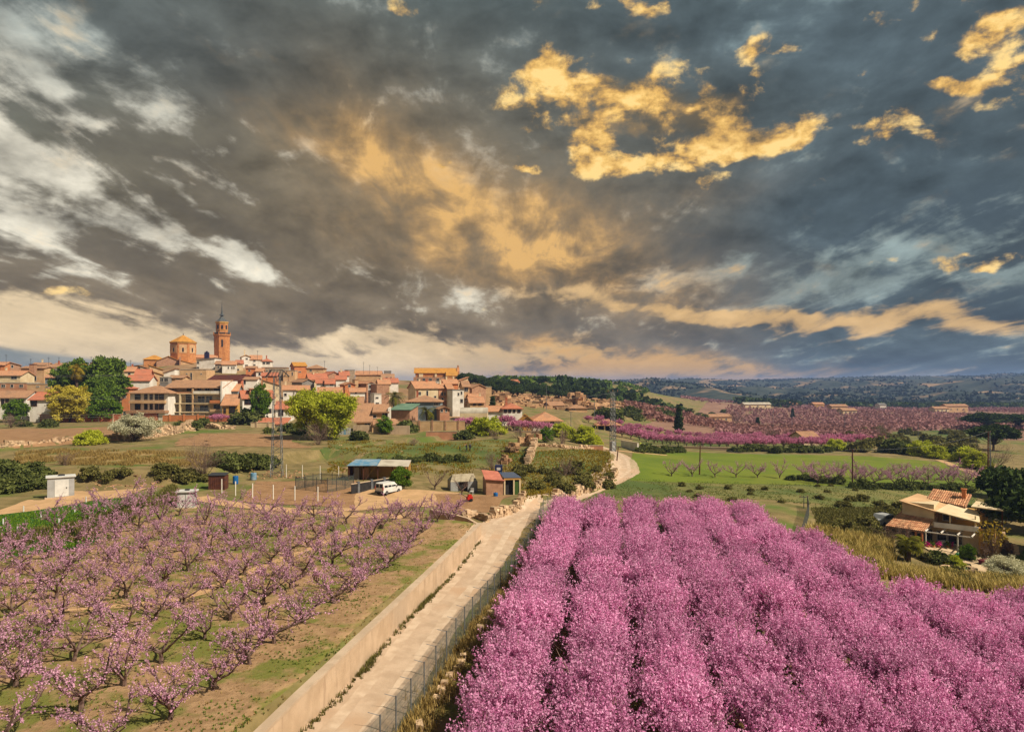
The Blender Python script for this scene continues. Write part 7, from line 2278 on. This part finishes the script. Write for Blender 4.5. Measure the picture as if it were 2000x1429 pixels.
# ------------------------------------------------------------------ distant hills
def hills():
    rs = np.random.RandomState(12)
    us = np.linspace(-.05, 1.25, 420)
    ds = np.exp(np.linspace(math.log(860), math.log(3600), 150))
    U, D = np.meshgrid(us, ds)
    prof_x = np.array([900, 1050, 1120, 1200, 1280, 1350, 1420, 1480, 1550, 1640, 1700, 1760, 1830, 1900, 1950, 2000, 2300, 2700])
    prof_y = np.array([756, 752, 747, 743.5, 742.5, 740, 742, 742, 739.5, 737, 736, 734.5, 735, 733, 730.5, 729, 724, 722])
    ridge = 15 + (750 - np.interp(U * F + 1000, prof_x, prof_y)) / F * 2500
    X = U * D
    def fbm(x, y, f, o, sd):
        r = np.random.RandomState(sd)
        z = np.zeros_like(x)
        amp = 1.0
        for k in range(o):
            for q in range(3):
                a = r.uniform(0, 6.283)
                z += amp * np.sin((x * math.cos(a) + y * math.sin(a)) * f * r.uniform(.7, 1.4) + r.uniform(0, 6.283)) / 3
            f *= 2.0
            amp *= .55
        return z
    t_ = np.clip((D - 900) / 1600, 0, 1.0)
    rise = t_ ** 1.15
    back = np.clip((D - 2500) / 1100, 0, 1)
    n1 = fbm(X, D * .6, .010, 5, 3)
    Z = -14 + (ridge + 14) * rise * (1 - .8 * back ** 1.3)
    Z += (np.abs(n1) * 38 - 13) * np.sin(np.clip(t_, 0, 1) * math.pi) ** .8 * (1 - .7 * t_ ** 2)
    Z += fbm(X, D, .03, 3, 5) * 1.6 * np.clip(t_ * 5, 0, 1)
    Z[0] -= 6
    n, k = U.shape
    i = np.arange(n - 1)[:, None] * k + np.arange(k - 1)[None]
    f = np.stack([i, i + 1, i + k + 1, i + k], -1).reshape(-1, 4)
    o = MB().add(np.stack([X, D, Z], -1).reshape(-1, 3), f).build('hills', M_HILL, smooth=True)
    tag(o, kind='structure')
    # scrub and small trees dotted over the slopes
    mb = MB()
    N = 26000
    ii, jj = rs.randint(2, 118, N), rs.randint(0, k - 1, N)
    keep = (fbm(X, D, .02, 3, 9)[ii, jj] + rs.normal(0, .35, N)) > .0
    ii, jj = ii[keep], jj[keep]
    P = np.stack([X[ii, jj], D[ii, jj], Z[ii, jj]], -1) + rs.normal(0, 3, (len(ii), 3)) * (1, 1, 0)
    for q in range(6):
        sprinkle(mb, rs, P + rs.normal(0, 1.1, P.shape) + (0, 0, .9), 1.25, aspect=1.3)
    o = mb.build('hill_scrubland', leafmat('hill_scrub_leaves', L(38, 50, 40, .8), L(66, 76, 56, .85), .1))
    tag(o, 'dark scrub and trees dotted over the distant hills', 'scrub', kind='stuff')
hills()
def far_wood(px0, px1, d0, d1, n, label):
    rs = np.random.RandomState(int(px0))
    mb = MB()
    d = rs.uniform(d0, d1, n)
    x = (rs.uniform(px0, px1, n) - 1000) / F * d
    z = ground_np(x, d)
    for q in range(24):
        c = np.c_[x + rs.normal(0, 2.2, n), d + rs.normal(0, 2.2, n), z + rs.uniform(.5, 7, n)]
        sprinkle(mb, rs, c, .9, aspect=1.3)
    tag(mb.build('far_wood', M_PINE_D), label, 'wood', kind='stuff')
far_wood(1440, 1560, 700, 800, 130, 'dark wood in the valley before the hills')
far_wood(1640, 2050, 760, 850, 150, 'broken dark tree line at the foot of the hills')
far_wood(1090, 1330, 420, 520, 90, 'dark scrub trees on the slope left of the valley')
for k, (px, d, w, h, wl, rf, lb) in enumerate([(1640, 640, 16, 5, 'tan', 'brown', 'ochre farmhouse in the far valley orchards'), (1660, 560, 12, 4, 'cream', 'brown', 'small cream hut in the mauve orchards'), (1540, 720, 20, 4, 'tan', 'orange', 'long low farm building before the dark wood'), (1600, 740, 12, 5, 'ochre', 'orange', 'ochre house among trees at the hill foot'),
                                            (1870, 640, 22, 6, 'tan', 'brown', 'large farm building right of the far wood'), (1840, 620, 14, 4, 'cream', 'brown', 'low cream barn left of large farm building'), (1725, 700, 7, 6, 'white', 'grey', 'tiny white hut far out in the valley'), (1585, 216, 5, 2.6, 'cream', 'brown', 'small tan tool hut at the end of pink rows'), (1402, 470, 20, 4, 'tan', 'brown', 'wide ochre barn behind the lone cypress'), (1480, 640, 26, 4, 'cream', 'pale', 'long pale shed far in the valley')]):
    p = gpt(px, d)
    t_ = thing('farmhouse', lb, 'house', p, rad(8), 'farm buildings of the valley')
    wall_mesh('gx', w, h, 8, 20, 3).build('wall', WALLS[wl], t_)
    roof_mesh('gx', w, 8, 20, .5).build('roof', ROOFS[rf], t_, loc=(0, 0, h + .03))
    for q in range(3):
        window(t_, (-.3 + .3 * q) * w, h * .35, 1.0, 1.2)

# ------------------------------------------------------------------ ground cover
def blades(name, label, spots, h, m, per=7, seed=1, wdt=.02, cat='grass', lean=.35):
    """tufts of grass or reed: thin bent blades at world points"""
    rs = np.random.RandomState(seed)
    S = np.asarray(spots, float)
    n = len(S) * per
    base = np.repeat(S, per, 0) + rs.normal(0, h * .16, (n, 3)) * (1, 1, 0)
    a = rs.uniform(0, 6.283, n)
    hh = h * rs.uniform(.5, 1.2, n)
    dirv = np.c_[np.cos(a) * lean, np.sin(a) * lean, np.ones(n)] * hh[:, None]
    sd = np.c_[-np.sin(a), np.cos(a), np.zeros(n)] * (wdt * rs.uniform(.6, 1.4, n))[:, None]
    mid = base + dirv * (.5, .5, .6)
    tip = base + dirv * (1.2, 1.2, 1.0)
    v = np.stack([base - sd, base + sd, mid + sd * .8, mid - sd * .8, tip], 1).reshape(-1, 3)
    i = np.arange(n)[:, None] * 5
    val = rs.uniform(0, 1, n)
    mb = MB()
    mb.add(v, i + np.array([[0, 1, 2, 3]]), 0, val)
    mb.v.append(np.zeros((0, 3)))
    mb.f.append(i + np.array([[3, 2, 4]])); mb.m.append(np.zeros(n, int)); mb.a.append(val)
    o = mb.build(name, m)
    return tag(o, label, cat, kind='stuff')

def scatter(poly, n, seed, noise=0.0, dens=None):
    """n random ground points inside a world-xy quad"""
    rs = np.random.RandomState(seed)
    c = [np.array(q[:2], float) for q in poly]
    u, v = rs.rand(n), rs.rand(n)
    P = c[0] * ((1 - u) * (1 - v))[:, None] + c[1] * (u * (1 - v))[:, None] + c[2] * (u * v)[:, None] + c[3] * ((1 - u) * v)[:, None]
    if noise:
        k = np.sin(P[:, 0] * .9 + seed) + np.sin(P[:, 1] * .7 + P[:, 0] * .4) + rs.normal(0, .5, n)
        P = P[k > noise]
    return np.c_[P, ground_np(P[:, 0], P[:, 1])]

along_fence = np.array([(np.interp(d, fence_np[:, 1], fence_np[:, 0]) + RNG.gauss(.55, .45), d) for d in np.random.RandomState(2).uniform(20, 72, 1100)])
blades('fence_grass', 'dry straw grass along the orchard fence', np.c_[along_fence, ground_np(along_fence[:, 0], along_fence[:, 1])], .5, M_STRAW, 8, 2)
wl = np.array(WALL_PTS)
aw = np.array([(np.interp(d, wl[:, 1], wl[:, 0]) + .12 + abs(RNG.gauss(0, .14)), d) for d in np.r_[np.random.RandomState(3).uniform(24, 66, 260), np.random.RandomState(4).normal(48, 1.5, 120), np.random.RandomState(4).normal(37, .8, 80)]])
blades('verge_weeds', 'small weeds at the foot of the concrete wall', np.c_[aw, ground_np(aw[:, 0], aw[:, 1])], .26, M_SCRUB, 8, 4)
blades('orchard_grass', 'green grass patches between the open peach trees', scatter([(-40, 20), (-10.5, 20), (-3.6, 66), (-34, 64)], 12000, 5, .55), .13, M_GRASS, 8, 5, .02)
blades('orchard_straw', 'short dead grass over the open orchard soil', scatter([(-40, 20), (-10.5, 20), (-3.6, 66), (-34, 64)], 5200, 15), .12, M_STRAW, 6, 15, .014)
blades('alfalfa_leaves', 'dense low green alfalfa crop', scatter([W(-60, 1078, 2.4), W(170, 1046, 2.4), W(310, 972, 2.4), W(-60, 1012, 2.4)], 5000, 6), .2, M_GREEN, 7, 6, .03)
blades('bank_grass', 'dark rough grass on the bank above the open orchard', [(p[0] + 0.0, p[1], gz(p[0], p[1])) for p in [(np.interp(t, np.arange(len(BANK2)), [b[0] for b in BANK2]) + RNG.gauss(0, .45), np.interp(t, np.arange(len(BANK2)), [b[1] for b in BANK2]) + RNG.gauss(0, .45)) for t in np.random.RandomState(7).uniform(0, 4, 1500)]], .5, M_SCRUB, 8, 7, .03)
blades('terrace_straw', 'long pale dry grass on the terrace below the stone wall', scatter([W(30, 915, 3.0), W(420, 915, 3.0), W(420, 885, 3.2), W(30, 880, 3.3)], 4200, 8, -.3), .55, M_STRAW, 7, 8, .03)
blades('terrace_grass', 'rough olive grass over the middle terraces', np.r_[scatter([W(640, 925, 1.8), W(1040, 925, 1.2), W(1000, 860, 2.6), W(640, 862, 3.3)], 5200, 9, -.2), scatter([W(1020, 985, .8), W(1195, 915, 1.2), W(1190, 884, 1.5), W(985, 890, 1.9)], 3600, 10)], .34, M_OCHRE, 6, 9, .03)
blades('meadow_tufts', 'green tufts of the meadow behind the pink orchard', scatter([W(1110, 978, -.3), W(1900, 1004, -3.5), W(1920, 948, -3.3), W(1225, 934, -.8)], 6000, 11, -.6), .16, leafmat('meadow_blades', L(92, 104, 46), L(128, 130, 72), .3), 6, 11, .03)
blades('reed_bed', 'tall straw coloured reeds between pink orchard and villa', np.r_[scatter([W(1555, 1125, -2.4), W(1745, 1140, -3.4), W(1740, 1066, -3.7), W(1575, 1050, -2.2)], 1200, 13), scatter([W(1700, 1140, -3.3), W(2010, 1165, -4.4), W(2010, 1140, -4.5), W(1760, 1122, -3.9)], 900, 14)], 1.1, M_REED, 9, 13, .045, 'reeds', .4)
blades('villa_grass', 'rough grass and herbs on the slope left of the villa', scatter([W(1600, 1050, -2.3), W(1745, 1060, -3.7), W(1770, 990, -3.2), W(1585, 1000, -1.9)], 2600, 16), .4, M_SCRUB, 7, 16, .035)
blades('corner_grass', 'garden grass at the lower right corner', scatter([W(1905, 1150, -4.5), W(2020, 1160, -4.5), W(2020, 1060, -4.3), W(1945, 1090, -4.3)], 1500, 17), .3, M_GRASS, 7, 17, .03)

# scrub bushes on the banks
def bushes(protos, label, group, lst, sc0, sc1, seed):
    r = random.Random(seed)
    for k, (px, py) in enumerate(sorted(lst)):
        place(protos[k % len(protos)], 'scrub_bush', f'{label}, {ORD[k]} from the left' if len(lst) <= 24 and len(label.split()) <= 12 else label, 'bush', gpix(px, py), r.uniform(0, 6.28), r.uniform(sc0, sc1), group)
rr = random.Random(31)
bushes(SCRUBD, 'dark scrub bush on the bank left of the white cabin', 'scrub left of the white cabin', [(rr.uniform(-10, 90), rr.uniform(918, 960)) for _ in range(16)], .8, 1.4, 1)
bushes(SCRUB, 'olive scrub bush on the scarp between the two cabins', 'scrub on the scarp between the cabins', [(rr.uniform(170, 400), rr.uniform(918, 938)) for _ in range(11)], .5, 1.0, 2)
bushes(SCRUBD, 'dark bush along the bank behind the rusty shed', 'bushes behind the rusty shed', [(430 + k * 11, 912 + rr.uniform(-6, 6)) for k in range(9)], .9, 1.5, 3)
bushes(SCRUBD, 'dark low bush in the hedge line across the grass terrace', 'hedge line across the grass terrace', [(740 + k * 14 + rr.uniform(-4, 4), 902 + rr.uniform(-3, 3)) for k in range(13)], .5, .95, 4)
bushes(SCRUB, 'straw coloured scrub on the slope above the road bend', 'scrub above the road bend', [(rr.uniform(1010, 1190), rr.uniform(915, 965)) for _ in range(26)], .5, .95, 5)
bushes(SCRUB, 'small scrub tuft dotted over the meadow', 'scrub tufts on the meadow', [(rr.uniform(1250, 1700), rr.uniform(948, 985)) for _ in range(16)], .25, .5, 6)
bushes(SCRUBD, 'dark hedge bush between meadow and blossom row', 'hedge before the blossom row', [(1545 + k * 15, 938 + k * .9 + rr.uniform(-2, 2)) for k in range(7)] + [(1670 + k * 17, 953 + k * .4 + rr.uniform(-2, 2)) for k in range(14)], .6, 1.1, 7)
bushes(SCRUB, 'brownish bush on the slope left of the villa', 'bushes left of the villa', [(rr.uniform(1640, 1780), rr.uniform(975, 1040)) for _ in range(13)], .45, .9, 8)
bushes(SCRUB, 'straggly olive shrub growing among the reeds', 'shrubs among the reeds', [(rr.uniform(1580, 1750), rr.uniform(1060, 1120)) for _ in range(14)] + [(rr.uniform(1760, 1980), rr.uniform(1125, 1150)) for _ in range(8)], .45, .85, 21)
bushes(SCRUBD, 'dark shrub at the foot of the valley wall', 'shrubs at the valley wall', [(1250 + k * 13, 884 + rr.uniform(-2, 2)) for k in range(7)] + [(1430 + k * 14, 882 + rr.uniform(-2, 3)) for k in range(16)], .8, 1.4, 9)
bushes(SCRUBD, 'dark bush tucked under the village garden walls', 'bushes under the garden walls', [(40, 832), (52, 833), (95, 834), (380, 836), (395, 834), (350, 833), (560, 842), (575, 846), (590, 848), (525, 846), (700, 860), (905, 858)], .9, 1.6, 10)
bushes(SCRUBD, 'dark shrub on the valley slope below the pines', 'shrubs on the valley slope', [(rr.uniform(1160, 1420), rr.uniform(800, 822)) for _ in range(26)], 1.6, 3.0, 11)
bushes(SCRUB, 'olive shrub on the green valley terraces', 'shrubs on the valley terraces', [(rr.uniform(1650, 1900), rr.uniform(845, 886)) for _ in range(40)], 1.0, 2.2, 12)
for k, (px, py) in enumerate([(432, 824), (425, 826), (418, 825), (452, 826)]):
    place(VAL[k % 3], 'judas_tree', 'small magenta flowering tree before the yellow house and flats', 'tree', gpix(px, py), k, .8, 'magenta trees before the flats')
for k, px in enumerate(range(900, 925, 8)):
    place(VAL[k % 3], 'garden_peach', 'mauve flowering tree behind the tan block wall', 'tree', gpt(px, 176), k, .9, 'flowering trees behind the block wall')
for k, px in enumerate(range(985, 1075, 9)):
    place(VAL[k % 3], 'garden_peach', 'mauve flowering tree below the long orange roof', 'tree', gpt(px, 188 + (k % 2) * 4), k, 1.0, 'flowering trees below the orange roof')

# ------------------------------------------------------------------ air
def haze():
    m = bpy.data.materials.new('haze')
    m.use_nodes = True
    t = m.node_tree
    t.nodes.clear()
    v = nd(t, 'ShaderNodeVolumePrincipled', {'Color': (.34, .52, 1.0, 1), 'Density': HAZE, 'Anisotropy': 0.1})
    out = nd(t, 'ShaderNodeOutputMaterial')
    t.links.new(v.outputs[0], out.inputs['Volume'])
    o = MB().box(-5400, 8300, -90, 6200, -40, 75).build('haze', m)
    tag(o, kind='stuff')
HAZE = 0.00017
haze()
